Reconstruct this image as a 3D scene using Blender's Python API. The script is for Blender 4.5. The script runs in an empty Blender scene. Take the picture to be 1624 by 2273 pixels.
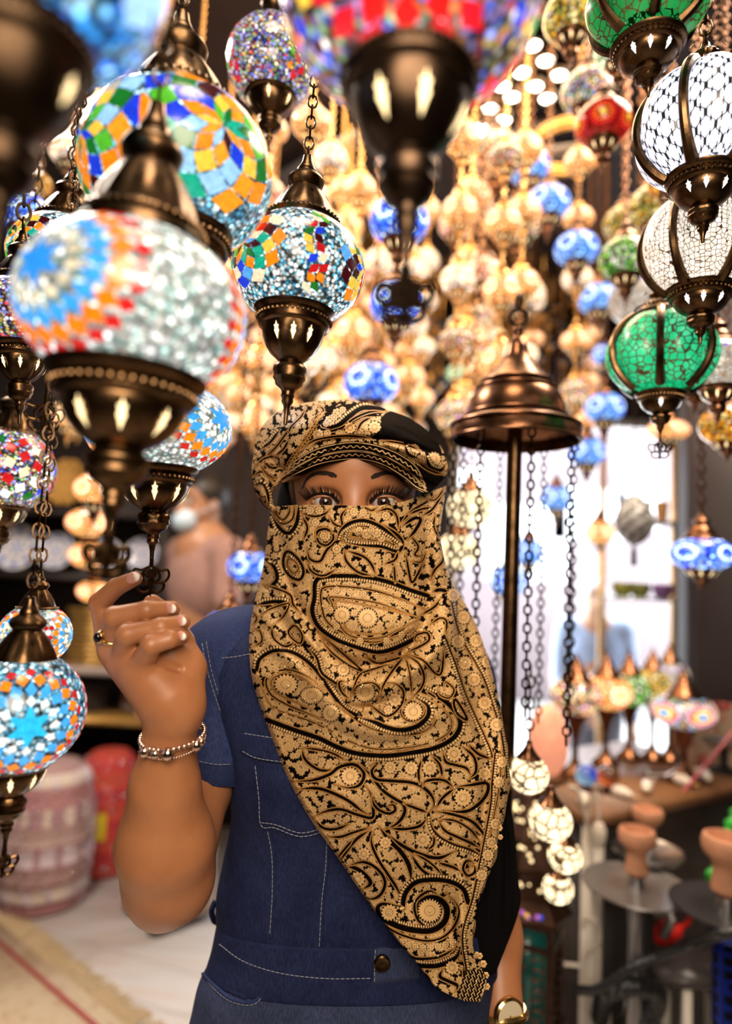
import bpy, math, random
import numpy as np
from mathutils import Vector, Matrix
from mathutils.bvhtree import BVHTree

rng = np.random.default_rng(7)
random.seed(7)
SC = bpy.context.scene
COL = SC.collection
PI = math.pi
rad = math.radians

# ---------------------------------------------------------------- camera
FPX, IW, IH = 2210.0, 1624.0, 2273.0       # FPX: pixels per metre and unit of the depth scale used below
LF = 1464.0                                # focal length of the lens in pixels (24 mm class)
DS = LF / FPX
TH, RO = rad(-4.9), rad(2.6)
CAM = np.array([0.0, 0.0, 1.5])
_f = np.array([0, math.cos(TH), -math.sin(TH)])
_u0 = np.array([0, math.sin(TH), math.cos(TH)])
_r0 = np.array([1.0, 0, 0])
CR = math.cos(RO) * _r0 + math.sin(RO) * _u0
CU = -math.sin(RO) * _r0 + math.cos(RO) * _u0
CF = _f
CM = np.stack([CR, CF, CU], axis=1)          # columns: right, forward, up


def LC(px, py, t):
    """lens-frame metres (right, depth, up) of photograph pixels at true depth t"""
    px, py, t = np.broadcast_arrays(np.asarray(px, float), np.asarray(py, float), np.asarray(t, float))
    return np.stack([(px - IW / 2) / LF * t, t, -(py - IH / 2) / LF * t], -1)


OFFW = 1.04 - 1.04 * DS


def C(px, py, d):
    """the same for the woman, whose depths are written around 1.04"""
    return LC(px, py, d - OFFW)


def toW(p):
    return CAM + np.asarray(p) @ CM.T


def W(px, py, d):
    """world point of a pixel; d in depth-scale units (true depth = d * DS)"""
    return toW(LC(px, py, d * DS))


def Wz(px, py, z):
    """point of the level plane at height z seen at a pixel"""
    v = W(px, py, 1.0) - CAM
    return CAM + v * ((z - CAM[2]) / v[2])


def Wy(px, py, y):
    v = W(px, py, 1.0) - CAM
    return CAM + v * (y / v[1])


cam = bpy.data.cameras.new('camera')
co = bpy.data.objects.new('camera', cam)
COL.objects.link(co)
cam.sensor_fit = 'VERTICAL'
cam.sensor_height = 36
cam.lens = LF / IH * 36
cam.clip_start = 0.02
co.matrix_world = Matrix(((CR[0], CU[0], -CF[0], CAM[0]), (CR[1], CU[1], -CF[1], CAM[1]),
                          (CR[2], CU[2], -CF[2], CAM[2]), (0, 0, 0, 1)))
cam.dof.use_dof = True
cam.dof.focus_distance = 0.675
cam.dof.aperture_fstop = 1.8
SC.camera = co

# ---------------------------------------------------------------- light
vs = SC.view_settings
vs.view_transform = 'Standard'
vs.look = 'None'
vs.exposure = 0.0
vs.gamma = 1.0
SC.cycles.max_bounces = 6
SC.cycles.diffuse_bounces = 3
SC.cycles.glossy_bounces = 3
SC.cycles.transparent_max_bounces = 12
SC.cycles.sample_clamp_indirect = 4.0
SC.cycles.caustics_reflective = False
SC.cycles.caustics_refractive = False

world = bpy.data.worlds.new('daylight')
SC.world = world
world.use_nodes = True
wn = world.node_tree.nodes
wn['Background'].inputs[0].default_value = (0.86, 0.93, 1.0, 1)
wn['Background'].inputs[1].default_value = 9.5


def area(name, loc, target, size, power, color, shape='DISK', size_y=None):
    l = bpy.data.lights.new(name, 'AREA')
    l.shape = shape
    l.size = size
    if size_y:
        l.size_y = size_y
    l.energy = power
    l.color = color
    o = bpy.data.objects.new(name, l)
    COL.objects.link(o)
    o.location = loc
    o.rotation_euler = (Vector(target) - Vector(loc)).to_track_quat('-Z', 'Y').to_euler()
    return o


# added lights without fixtures: key behind the camera, overhead fills for the lamps' glow
area('key_light_front', (0.04, -0.28, 1.86), (-0.02, 0.72, 1.50), 0.6, 17, (1.0, 0.84, 0.66))  # added key for face and scarf, no lamp hangs here
area('fill_light_above', (-0.05, 0.25, 2.9), (-0.02, 0.75, 1.35), 0.5, 12, (1.0, 0.80, 0.58))
area('fill_light_back', (0.2, 2.0, 3.1), (0.2, 2.2, 1.0), 1.4, 50, (1.0, 0.72, 0.42))
area('fill_light_right', (1.0, 1.3, 3.0), (1.0, 1.6, 0.6), 0.7, 44, (1.0, 0.82, 0.64))  # added fill to brighten the hookah trays and table
area('fill_light_left', (-1.1, 1.6, 3.0), (-1.2, 2.4, 0.6), 0.8, 72, (1.0, 0.88, 0.76))  # added fill to brighten the shelves and floor
area('street_daylight', (1.0, 4.5, 1.6), (0.7, 0.0, 1.2), 1.7, 60, (0.9, 0.95, 1.0), 'RECTANGLE', 2.2)


# ---------------------------------------------------------------- helpers
def tag(o, label=None, cat=None, group=None, kind=None):
    if label:
        o['label'] = label
    if cat:
        o['category'] = cat
    if group:
        o['group'] = group
    if kind:
        o['kind'] = kind
    return o


def empty(name, loc=(0, 0, 0), rot=None, label=None, cat=None, group=None, scale=1.0):
    o = bpy.data.objects.new(name, None)
    o.empty_display_size = 0.05
    COL.objects.link(o)
    m = Matrix.Identity(4) if rot is None else Matrix(np.asarray(rot).tolist()).to_4x4()
    o.matrix_world = Matrix.Translation(Vector(loc)) @ m @ Matrix.Scale(scale, 4)
    return tag(o, label, cat, group)


class MB:
    """collects shapes that become one mesh object"""

    def __init__(s):
        s.V, s.F, s.Mi, s.Cc, s.n = [], [], [], [], 0

    def add(s, V, F, mat=0, col=None):
        V = np.asarray(V, float).reshape(-1, 3)
        s.V.append(V)
        if isinstance(F, np.ndarray):
            F = F.tolist()
        n = s.n
        s.F.extend([[i + n for i in f] for f in F])
        s.Mi.extend([mat] * len(F))
        if col is None:
            c = np.zeros((len(V), 4))
        else:
            c = np.asarray(col, float)
            if c.ndim == 1:
                c = np.tile(c, (len(V), 1))
            if c.shape[1] == 3:
                c = np.concatenate([c, np.ones((len(V), 1))], 1)
        s.Cc.append(c)
        s.n += len(V)
        return s

    def tf(s, M3=None, t=None):
        for i, v in enumerate(s.V):
            if M3 is not None:
                v = v @ np.asarray(M3).T
            if t is not None:
                v = v + np.asarray(t)
            s.V[i] = v
        return s

    def mesh(s, name, mats, sharp=42, flat=False):
        V = np.concatenate(s.V) if s.V else np.zeros((0, 3))
        me = bpy.data.meshes.new(name)
        nf = len(s.F)
        tot = np.fromiter((len(f) for f in s.F), int, nf)
        me.vertices.add(len(V))
        me.vertices.foreach_set('co', V.astype(np.float32).ravel())
        lp = np.fromiter((i for f in s.F for i in f), np.int32, int(tot.sum()))
        me.loops.add(len(lp))
        me.loops.foreach_set('vertex_index', lp)
        me.polygons.add(nf)
        st = np.concatenate([[0], np.cumsum(tot)[:-1]]).astype(np.int32) if nf else np.zeros(0, np.int32)
        me.polygons.foreach_set('loop_start', st)
        me.polygons.foreach_set('material_index', np.array(s.Mi, np.int32))
        c = np.concatenate(s.Cc).astype(np.float32)
        if c.any() or name.startswith('g'):
            at = me.color_attributes.new('Col', 'FLOAT_COLOR', 'POINT')
            at.data.foreach_set('color', c.ravel())
        for m in (mats if isinstance(mats, (list, tuple)) else [mats]):
            me.materials.append(m)
        me.update(calc_edges=True)
        me.validate()
        if not flat:
            me.polygons.foreach_set('use_smooth', np.ones(len(me.polygons), bool))
            if sharp:
                me.set_sharp_from_angle(angle=rad(sharp))
        return me

    def obj(s, name, mats, parent=None, sharp=42, flat=False, loc=None, rot=None):
        return link(name, s.mesh(name, mats, sharp, flat), parent, loc, rot)


def link(name, me, parent=None, loc=None, rot=None):
    o = bpy.data.objects.new(name, me)
    COL.objects.link(o)
    if parent is not None:
        o.parent = parent
    if loc is not None:
        o.location = loc
    if rot is not None:
        o.rotation_euler = rot
    return o


def grid_faces(nu, nv, wrap_u=False):
    """vertex index = v*nu+u"""
    u = np.arange(nu if wrap_u else nu - 1)
    v = np.arange(nv - 1)
    U, Vv = np.meshgrid(u, v)
    U, Vv = U.ravel(), Vv.ravel()
    U2 = (U + 1) % nu
    return np.stack([Vv * nu + U, Vv * nu + U2, (Vv + 1) * nu + U2, (Vv + 1) * nu + U], 1)


def lathe(prof, n=32, mod=None, close=True):
    """prof: [(r,z)] bottom to top; mod(theta,z)->radius factor"""
    prof = np.array(prof, float)
    th = np.linspace(0, 2 * PI, n, endpoint=False)
    r = np.repeat(prof[:, 0][:, None], n, 1)
    z = np.repeat(prof[:, 1][:, None], n, 1)
    T = np.repeat(th[None], len(prof), 0)
    if mod is not None:
        r = r * mod(T, z)
    V = np.stack([r * np.cos(T), r * np.sin(T), z], -1).reshape(-1, 3)
    return V, grid_faces(n, len(prof), True)


def smooth_prof(pts, k=4):
    """Catmull-Rom through profile points"""
    return catmull(np.array(pts, float), k)


def catmull(P, k=6, closed=False):
    P = np.asarray(P, float)
    n = len(P)
    if n < 3:
        t = np.linspace(0, 1, k + 1)[:, None]
        return P[0] * (1 - t) + P[-1] * t
    if closed:
        Q = np.concatenate([P[-1:], P, P[:2]])
        segs = n
    else:
        Q = np.concatenate([2 * P[:1] - P[1:2], P, 2 * P[-1:] - P[-2:-1]])
        segs = n - 1
    t = np.linspace(0, 1, k, endpoint=False)[:, None]
    out = []
    for i in range(segs):
        a, b, c, d = Q[i], Q[i + 1], Q[i + 2], Q[i + 3]
        out.append(0.5 * ((2 * b) + (c - a) * t + (2 * a - 5 * b + 4 * c - d) * t ** 2 + (3 * b - a - 3 * c + d) * t ** 3))
    out = np.concatenate(out)
    if not closed:
        out = np.concatenate([out, P[-1:]])
    return out


def tube(P, r, n=8, closed=False, flat=None, cap=True):
    """tube along points; r scalar or per point; flat=(normal vec, ratio) squashes along that vec"""
    P = np.asarray(P, float)
    m = len(P)
    r = np.full(m, r) if np.isscalar(r) else np.asarray(r, float)
    if closed:
        T = np.roll(P, -1, 0) - np.roll(P, 1, 0)
    else:
        T = np.gradient(P, axis=0)
    T /= np.linalg.norm(T, axis=1)[:, None] + 1e-12
    ref = np.array([0, 0, 1.0]) if abs(T[0][2]) < 0.9 else np.array([1.0, 0, 0])
    N = np.zeros_like(P)
    nv = np.cross(T[0], ref)
    nv /= np.linalg.norm(nv)
    for i in range(m):
        nv = nv - T[i] * np.dot(nv, T[i])
        nv /= np.linalg.norm(nv) + 1e-12
        N[i] = nv
    B = np.cross(T, N)
    th = np.linspace(0, 2 * PI, n, endpoint=False)
    off = r[:, None, None] * (np.cos(th)[None, :, None] * N[:, None] + np.sin(th)[None, :, None] * B[:, None])
    if flat is not None:
        fv = np.asarray(flat[0], float)
        fv = fv / np.linalg.norm(fv)
        off = off - (1 - flat[1]) * (off @ fv)[..., None] * fv
    V = (P[:, None] + off).reshape(-1, 3)
    F = grid_faces(n, m, True).tolist()
    if closed:
        k = (m - 1) * n
        F += [[k + i, k + (i + 1) % n, (i + 1) % n, i] for i in range(n)]
    elif cap:
        F.append(list(range(n))[::-1])
        F.append([(m - 1) * n + i for i in range(n)])
    return V, F


def box(c, s, R=None):
    c, s = np.asarray(c, float), np.asarray(s, float) / 2
    V = np.array([[x, y, z] for z in (-1, 1) for y in (-1, 1) for x in (-1, 1)]) * s
    if R is not None:
        V = V @ np.asarray(R).T
    return V + c, [[0, 2, 3, 1], [4, 5, 7, 6], [0, 1, 5, 4], [2, 6, 7, 3], [0, 4, 6, 2], [1, 3, 7, 5]]


def sphere(c, r, nu=16, nv=10):
    """r scalar or 3 radii"""
    th = np.linspace(0, 2 * PI, nu, endpoint=False)
    ph = np.linspace(-PI / 2 + 1e-3, PI / 2 - 1e-3, nv)
    T, P = np.meshgrid(th, ph)
    V = np.stack([np.cos(P) * np.cos(T), np.cos(P) * np.sin(T), np.sin(P)], -1).reshape(-1, 3)
    return V * np.asarray(r) + np.asarray(c), grid_faces(nu, nv, True)


def torus(c, R, r, ax=(0, 0, 1), nu=20, nv=8):
    ax = np.asarray(ax, float)
    ax /= np.linalg.norm(ax)
    e1 = np.cross(ax, [0, 0, 1.0] if abs(ax[2]) < .9 else [1.0, 0, 0])
    e1 /= np.linalg.norm(e1)
    e2 = np.cross(ax, e1)
    t = np.linspace(0, 2 * PI, nu, endpoint=False)
    P = np.asarray(c) + R * (np.cos(t)[:, None] * e1 + np.sin(t)[:, None] * e2)
    return tube(P, r, nv, True)


def basis(axis, back):
    """rotation with local Z=axis and local Y towards 'back'"""
    z = np.asarray(axis, float)
    z = z / np.linalg.norm(z)
    y = np.asarray(back, float)
    y = y - z * np.dot(y, z)
    y /= np.linalg.norm(y)
    return np.stack([np.cross(y, z), y, z], 1)


# ---------------------------------------------------------------- materials
def lin(c):
    """sRGB 0-255 -> linear"""
    c = np.array(c, float) / 255
    return tuple(np.where(c <= 0.04045, c / 12.92, ((c + 0.055) / 1.055) ** 2.4)) + (1.0,)


class NT:
    def __init__(s, name):
        s.m = bpy.data.materials.new(name)
        s.m.use_nodes = True
        s.t = s.m.node_tree
        s.b = s.t.nodes['Principled BSDF']

    def n(s, kind, **kw):
        nd = s.t.nodes.new('ShaderNode' + kind)
        for k, v in kw.items():
            setattr(nd, k, v)
        return nd

    def l(s, a, b):
        s.t.links.new(a, b)

    def set(s, **kw):
        for k, v in kw.items():
            s.b.inputs[k.replace('_', ' ')].default_value = v
        return s

    def val(s, sock, v):
        if hasattr(v, 'is_linked') or hasattr(v, 'links'):
            s.l(v, sock)
        else:
            sock.default_value = v

    def math(s, op, a, b=None, c=None, clamp=False):
        nd = s.n('Math', operation=op, use_clamp=clamp)
        for i, v in enumerate((a, b, c)):
            if v is not None:
                s.val(nd.inputs[i], v)
        return nd.outputs[0]

    def ramp(s, fac, stops, interp='LINEAR'):
        nd = s.n('ValToRGB')
        cr = nd.color_ramp
        cr.interpolation = interp
        while len(cr.elements) < len(stops):
            cr.elements.new(0.5)
        for e, (p, c) in zip(cr.elements, stops):
            e.position = p
            e.color = c if len(c) == 4 else tuple(c) + (1,)
        s.l(fac, nd.inputs[0])
        return nd.outputs[0]

    def mix(s, fac, a, b, mode='MIX'):
        nd = s.n('Mix', data_type='RGBA', blend_type=mode)
        s.val(nd.inputs[0], fac)
        s.val(nd.inputs[6], a)
        s.val(nd.inputs[7], b)
        return nd.outputs[2]

    def coord(s, kind='Object'):
        return s.n('TexCoord').outputs[kind]

    def noise(s, co, scale, detail=3, rough=0.55):
        nd = s.n('TexNoise')
        nd.inputs['Scale'].default_value = scale
        nd.inputs['Detail'].default_value = detail
        nd.inputs['Roughness'].default_value = rough
        if co is not None:
            s.l(co, nd.inputs['Vector'])
        return nd.outputs[0]

    def bump(s, h, strength=0.3, dist=0.01):
        nd = s.n('Bump')
        nd.inputs['Strength'].default_value = strength
        nd.inputs['Distance'].default_value = dist
        s.l(h, nd.inputs['Height'])
        s.l(nd.outputs[0], s.b.inputs['Normal'])


def mat(name, col, rough=0.5, metal=0.0, noise=None, bump=0.0, spec=0.5, emit=0.0):
    """plain procedural material; noise=(scale, amount)"""
    t = NT(name)
    t.set(Roughness=rough, Metallic=metal)
    t.b.inputs['Specular IOR Level'].default_value = spec
    c = tuple(col) if len(col) == 4 else tuple(col) + (1,)
    t.b.inputs['Base Color'].default_value = c
    if noise:
        nz = t.noise(t.coord(), noise[0], 4)
        k = noise[1]
        d = tuple(x * (1 - k) for x in c[:3]) + (1,)
        e = tuple(min(1, x * (1 + k)) for x in c[:3]) + (1,)
        t.l(t.ramp(nz, [(0.3, d), (0.7, e)]), t.b.inputs['Base Color'])
        if bump:
            t.bump(nz, bump, 0.004)
    if emit:
        t.b.inputs['Emission Color'].default_value = c
        t.b.inputs['Emission Strength'].default_value = emit
    return t.m


def attr_mat(name, rough=0.6, emit=0.0, metal=0.0, basek=1.0, spec=0.5, sampling=None):
    """colour from the mesh's own colour attribute (tiles, prints, glass panels)"""
    t = NT(name)
    t.set(Roughness=rough, Metallic=metal)
    t.b.inputs['Specular IOR Level'].default_value = spec
    a = t.n('Attribute', attribute_name='Col')
    if basek == 1.0:
        t.l(a.outputs['Color'], t.b.inputs['Base Color'])
    else:
        t.l(t.mix(1.0, a.outputs['Color'], (basek, basek, basek, 1), 'MULTIPLY'), t.b.inputs['Base Color'])
    if emit:
        t.l(a.outputs['Color'], t.b.inputs['Emission Color'])
        t.b.inputs['Emission Strength'].default_value = emit
    if sampling:
        t.m.cycles.emission_sampling = sampling
    return t.m


def bead_mat(name, palette, scale, strength=1.0, tile=1.0, spark=1.6, grout=(0.05, 0.04, 0.03), sampling='AUTO'):
    """lit glass: little round beads of a palette, and flat tiles that carry their own colour (attribute alpha 1)"""
    t = NT(name)
    t.set(Roughness=0.18)
    co = t.coord()
    v = t.n('TexVoronoi', feature='F1')
    v.inputs['Scale'].default_value = scale
    v.inputs['Randomness'].default_value = 0.9
    t.l(co, v.inputs['Vector'])
    sep = t.n('SeparateColor')
    t.l(v.outputs['Color'], sep.inputs[0])
    k = len(palette)
    pal = t.ramp(sep.outputs[0], [(i / k, p) for i, p in enumerate(palette)], 'CONSTANT')
    shape = t.ramp(v.outputs['Distance'], [(0.0, (1, 1, 1)), (0.33, (0.8, 0.8, 0.8)), (0.52, (0.34, 0.34, 0.34)), (0.72, grout)])
    br = t.math('ADD', t.math('MULTIPLY', t.math('POWER', sep.outputs[1], 3.0), spark), 0.45)
    bead = t.mix(1.0, pal, shape, 'MULTIPLY')
    nd = t.n('VectorMath', operation='SCALE')
    t.l(bead, nd.inputs[0])
    t.l(br, nd.inputs['Scale'])
    a = t.n('Attribute', attribute_name='Col')
    nz = t.noise(co, scale * 0.9, 2)
    tb = t.math('MULTIPLY_ADD', nz, 0.9, 0.55)
    nt = t.n('VectorMath', operation='SCALE')
    t.l(a.outputs['Color'], nt.inputs[0])
    t.l(t.math('MULTIPLY', tb, tile), nt.inputs['Scale'])
    col = t.mix(a.outputs['Alpha'], nd.outputs[0], nt.outputs[0])
    t.l(t.mix(1.0, col, (0.35, 0.35, 0.35, 1), 'MULTIPLY'), t.b.inputs['Base Color'])
    t.l(col, t.b.inputs['Emission Color'])
    t.b.inputs['Emission Strength'].default_value = strength
    t.m.cycles.emission_sampling = sampling
    return t.m


BRONZE = mat('aged_bronze', (0.105, 0.058, 0.026), 0.30, 1.0, (60, 0.45), 0.12)
BRONZE_D = mat('dark_bronze', (0.035, 0.021, 0.012), 0.38, 1.0, (40, 0.4), 0.12)
BRASS = mat('warm_brass', (0.72, 0.42, 0.15), 0.28, 1.0, (30, 0.3))
COPPER = mat('brown_copper', (0.17, 0.078, 0.04), 0.27, 1.0, (40, 0.35))
GLOW = mat('lamp_light_opening', (1.0, 0.78, 0.42), 0.4, 0.0, emit=1.6)
GLOWW = mat('lamp_light_white_opening', (0.9, 0.95, 1.0), 0.4, 0.0, emit=1.3)
BULB = mat('bulb_light', (1.0, 0.80, 0.52), 0.4, 0.0, emit=16.0)

RED, ORG, YEL, GRN, DGR, TEA, SKY, BLU, VIO, MAR, CRM, WHT = (
    (0.62, 0.012, 0.012), (1.0, 0.27, 0.008), (1.0, 0.60, 0.06), (0.10, 0.50, 0.03), (0.01, 0.17, 0.02), (0.01, 0.42, 0.26),
    (0.10, 0.42, 0.95), (0.015, 0.05, 0.72), (0.12, 0.06, 0.55), (0.055, 0.004, 0.006), (1.0, 0.80, 0.52), (1.0, 0.95, 0.88))
# ---------------------------------------------------------------- the room
CEIL = 3.2
XL, XR, YB, YF = -2.3, 1.92, -1.3, 3.9      # left, right, behind, far wall
DX0, DX1, DZ = 0.50, 1.88, 2.45              # street opening


def planks():
    t = NT('white_marble_planks')
    co = t.coord()
    mp = t.n('Mapping')
    mp.inputs['Rotation'].default_value = (0, 0, rad(20))
    t.l(co, mp.inputs['Vector'])
    br = t.n('TexBrick')
    br.inputs['Scale'].default_value = 1.0
    br.inputs['Brick Width'].default_value = 1.2
    br.inputs['Row Height'].default_value = 0.2
    br.inputs['Mortar Size'].default_value = 0.003
    br.inputs['Color1'].default_value = (0.84, 0.80, 0.77, 1)
    br.inputs['Color2'].default_value = (0.77, 0.73, 0.71, 1)
    br.inputs['Mortar'].default_value = (0.5, 0.46, 0.43, 1)
    t.l(mp.outputs[0], br.inputs['Vector'])
    st = t.n('Mapping')
    st.inputs['Rotation'].default_value = (0, 0, rad(20))
    st.inputs['Scale'].default_value = (1.0, 7.0, 1.0)
    t.l(co, st.inputs['Vector'])
    nz = t.noise(st.outputs[0], 2.2, 6, 0.6)
    veins = t.ramp(nz, [(0.35, (0.82, 0.76, 0.72)), (0.5, (1, 1, 1)), (0.68, (0.90, 0.80, 0.72))])
    t.l(t.mix(1.0, br.outputs['Color'], veins, 'MULTIPLY'), t.b.inputs['Base Color'])
    t.set(Roughness=0.28)
    return t.m


def struct(name, m, mats):
    return tag(m.obj(name, mats, flat=True), kind='structure')


WALL = mat('dark_brown_wall_paint', (0.035, 0.022, 0.020), 0.7, noise=(3, 0.3))
CEILM = mat('dark_ceiling_paint', (0.05, 0.036, 0.036), 0.8, noise=(2, 0.3))
struct('floor', MB().add(*box(((XL + XR) / 2, (YB + YF) / 2, -0.05), (XR - XL + .2, YF - YB + .2, 0.1))), planks())
struct('ceiling', MB().add(*box(((XL + XR) / 2, (YB + YF) / 2, CEIL + .05), (XR - XL + .2, YF - YB + .2, 0.1))), CEILM)
struct('wall_left', MB().add(*box((XL - .05, (YB + YF) / 2, CEIL / 2), (0.1, YF - YB, CEIL))), WALL)
struct('wall_right', MB().add(*box((XR + .05, (YB + YF) / 2, CEIL / 2), (0.1, YF - YB, CEIL))), WALL)
struct('wall_front', MB().add(*box(((XL + XR) / 2, YB - .05, CEIL / 2), (XR - XL, 0.1, CEIL))), WALL)
bw = MB().add(*box(((XL + DX0) / 2, YF + .05, CEIL / 2), (DX0 - XL, 0.1, CEIL)))
bw.add(*box(((DX0 + DX1) / 2, YF + .05, (CEIL + DZ) / 2), (DX1 - DX0, 0.1, CEIL - DZ)))
bw.add(*box(((DX1 + XR) / 2, YF + .05, CEIL / 2), (XR - DX1, 0.1, CEIL)))
struct('wall_back', bw, WALL)
fr = MB()
for x in (DX0 + .02, DX1 - .02):
    fr.add(*box((x, YF - .02, DZ / 2), (0.05, 0.06, DZ)))
fr.add(*box(((DX0 + DX1) / 2, YF - .02, DZ - .02), (DX1 - DX0, 0.06, 0.05)))
struct('door_1', fr, mat('white_door_frame_paint', (0.6, 0.57, 0.55), 0.5))
# the sunlit street beyond the opening
struct('street', MB().add(*box((0.7, YF + 3.1, -0.22), (9, 6.0, 0.1))), mat('pale_street_paving', (0.55, 0.53, 0.5), 0.8, noise=(5, 0.1)))
fac = MB().add(*box((0.7, YF + 5.2, 2.4), (9, 0.2, 5.2)))
struct('facade', fac, mat('mauve_house_plaster', (0.24, 0.19, 0.20), 0.8, noise=(2, 0.1)))
for k, (px, y0, w, y1) in enumerate(((1040, 1040, .6, 1100), (1170, 1120, 1.1, 1290), (1310, 1085, 1.0, 1200), (1420, 1050, .6, 1180))):
    x, z1 = Wy(px, y0, YF + 5.0)[[0, 2]]
    z0 = Wy(px, y1, YF + 5.0)[2]
    m = MB().add(*box((x, YF + 5.07, (z0 + z1) / 2), (w, 0.06, z1 - z0)), 0)
    m.add(*box((x, YF + 5.06, (z0 + z1) / 2), (0.03, 0.09, z1 - z0)), 1)
    tag(m.obj('window_%d' % (k + 1), [mat('bright_window_glass', (0.92, 0.93, 0.95), 0.2), bpy.data.materials['white_door_frame_paint']], flat=True), kind='structure')
# dark pillar at the right
struct('pillar', MB().add(*box((1.36, 2.27, CEIL / 2), (0.50, 0.14, CEIL))), mat('dark_plum_pillar_paint', (0.022, 0.014, 0.016), 0.6, noise=(4, .2)))
# ceiling rails that carry the spotlights
rail = mat('grey_steel_rail', (0.20, 0.18, 0.18), 0.45, 0.6)
for k, (a, b) in enumerate(((Wz(1120, 300, CEIL - .06), Wz(1345, 225, CEIL - .06)), (Wz(1150, 350, CEIL - .06), Wz(1500, 290, CEIL - .06)), (Wz(560, 440, CEIL - .06), Wz(850, 270, CEIL - .06)))):
    struct('trim_%d' % (k + 1), MB().add(*tube(np.array([a, b]), 0.045, 4)), rail)
# ---------------------------------------------------------------- lamps
def gdir(az, el):
    return np.array([math.sin(az) * math.cos(el), -math.cos(az) * math.cos(el), math.sin(el)])


def frame(d):
    r = np.cross(np.array([0, 0, 1.0]), d)
    n = np.linalg.norm(r)
    r = np.array([1.0, 0, 0]) if n < 1e-6 else r / n
    return r, np.cross(d, r)


class Globe:
    def __init__(s, R=1.0, ob=0.8, seg=(48, 28), raise_=0.012):
        s.R, s.ob, s.m, s.k = R, ob, MB(), 1 + raise_
        s.m.add(*sphere((0, 0, 0), (R, R, R * ob), *seg), 0, (0, 0, 0, 0))

    def tile(s, d, ang, a, b, col, kite=0.0):
        """rhombus with long half axis a, short half axis b at direction d, long axis turned by ang from up"""
        r, u = frame(d)
        e1 = u * math.cos(ang) + r * math.sin(ang)
        e2 = -u * math.sin(ang) + r * math.cos(ang)
        pts = [d + e1 * a, d + e2 * b + e1 * a * kite, d - e1 * a, d - e2 * b + e1 * a * kite]
        P = []
        for q in pts + [d]:
            q = q / np.linalg.norm(q)
            P.append(q)
        P = np.array(P) * s.R * s.k * np.array([1, 1, s.ob])
        P[4] *= 1.006
        s.m.add(P, [[0, 1, 4], [1, 2, 4], [2, 3, 4], [3, 0, 4]], 0, tuple(col[:3]) + (1,))

    def ring(s, az, el, n, rho, a, b, cols, off=0.0, turn=0.0, lim=0.95, kite=0.0):
        d = gdir(az, el)
        r, u = frame(d)
        for i in range(n):
            ph = 2 * PI * (i + off) / n
            t = u * math.cos(ph) + r * math.sin(ph)
            c = d * math.cos(rho) + t * math.sin(rho)
            if abs(c[2]) > lim:
                continue
            out = t * math.cos(rho) - d * math.sin(rho)
            r2, u2 = frame(c)
            ang = math.atan2(np.dot(out, r2), np.dot(out, u2)) + turn
            s.tile(c, ang, a, b, cols[i % len(cols)] if not callable(cols) else cols(), kite)

    def rosette(s, az, el, cols, n=8, K=4, step=0.155, lim=0.9):
        for k in range(1, K + 1):
            rho = step * k
            b = math.sin(rho) * PI / n * 0.93
            s.ring(az, el, n, rho, step * 0.94, b, lambda: cols[rng.integers(len(cols))], 0.5 * (k % 2), lim=lim)

    def zig(s, az, cols, lo=-0.7, hi=0.75, step=0.15, w=0.075, amp=0.07):
        el, k = lo, 0
        while el < hi:
            sh = amp * math.sin(k * 0.9)
            for sg in (-1, 1):
                s.tile(gdir(az + sh + sg * w, el + sg * .02), rad(38) * (1 if (k // 2) % 2 else -1), 0.11, 0.068, cols[rng.integers(len(cols))])
            el += step
            k += 1

    def medallion(s, az, el, star, rings, nstar=6, sr=0.15, sa=0.15, sb=0.075):
        s.ring(az, el, nstar, sr, sa, sb, [star], 0.0, kite=-0.3)
        for (n, rho, a, b, col, off) in rings:
            s.ring(az, el, n, rho, a, b, col if isinstance(col, list) else [col], off)


def fluted(n, amt, z0, z1):
    def f(T, z):
        w = np.clip((z - z0) / (z1 - z0), 0, 1)
        return 1 - amt * np.sin(w * PI) * (1 - np.abs(np.sin(T * n / 2)))
    return f


def window_star(prof, az, zc, h, w, R):
    """ornate pointed opening set flush on a turned cup"""
    prof = np.array(prof)
    shape = [(0, 1), (.28, .55), (.75, .5), (.5, .15), (.75, -.1), (.5, -.35), (.35, -.55), (0, -1), (-.35, -.55), (-.5, -.35), (-.75, -.1), (-.5, .15), (-.75, .5), (-.28, .55)]
    V = []
    for sx, sz in shape + [(0, 0)]:
        z = zc + sz * h
        o = np.argsort(prof[:, 1])
        r = np.interp(z, prof[o, 1], prof[o, 0]) * 1.012 + 0.008 * R
        a = az + sx * w / r
        V.append([r * math.sin(a), -r * math.cos(a), z])
    n = len(shape)
    return np.array(V), [[i, n, (i + 1) % n] for i in range(n)]


CAPP = [(.60, .62), (.61, .66), (.58, .70), (.55, .72), (.57, .76), (.55, .80), (.50, .82), (.49, .88), (.44, 1.0), (.36, 1.13), (.27, 1.25), (.23, 1.29),
        (.22, 1.31), (.27, 1.37), (.285, 1.43), (.25, 1.49), (.17, 1.54), (.15, 1.57), (.155, 1.60), (.12, 1.66), (.085, 1.74), (.07, 1.84), (.001, 1.86)]
CUPP = [(.001, -2.42), (.03, -2.40), (.035, -2.25), (.055, -2.12), (.09, -2.06), (.085, -2.0), (.105, -1.97), (.095, -1.92), (.115, -1.87), (.15, -1.84), (.20, -1.80), (.215, -1.74), (.245, -1.70),
        (.235, -1.64), (.255, -1.59), (.25, -1.53), (.20, -1.48), (.19, -1.44), (.23, -1.40), (.33, -1.32), (.415, -1.20), (.465, -1.07), (.485, -.97), (.485, -.93),
        (.53, -.91), (.55, -.87), (.54, -.83), (.56, -.78), (.54, -.74), (.575, -.71), (.62, -.66), (.635, -.60), (.62, -.58), (.57, -.57)]


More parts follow.
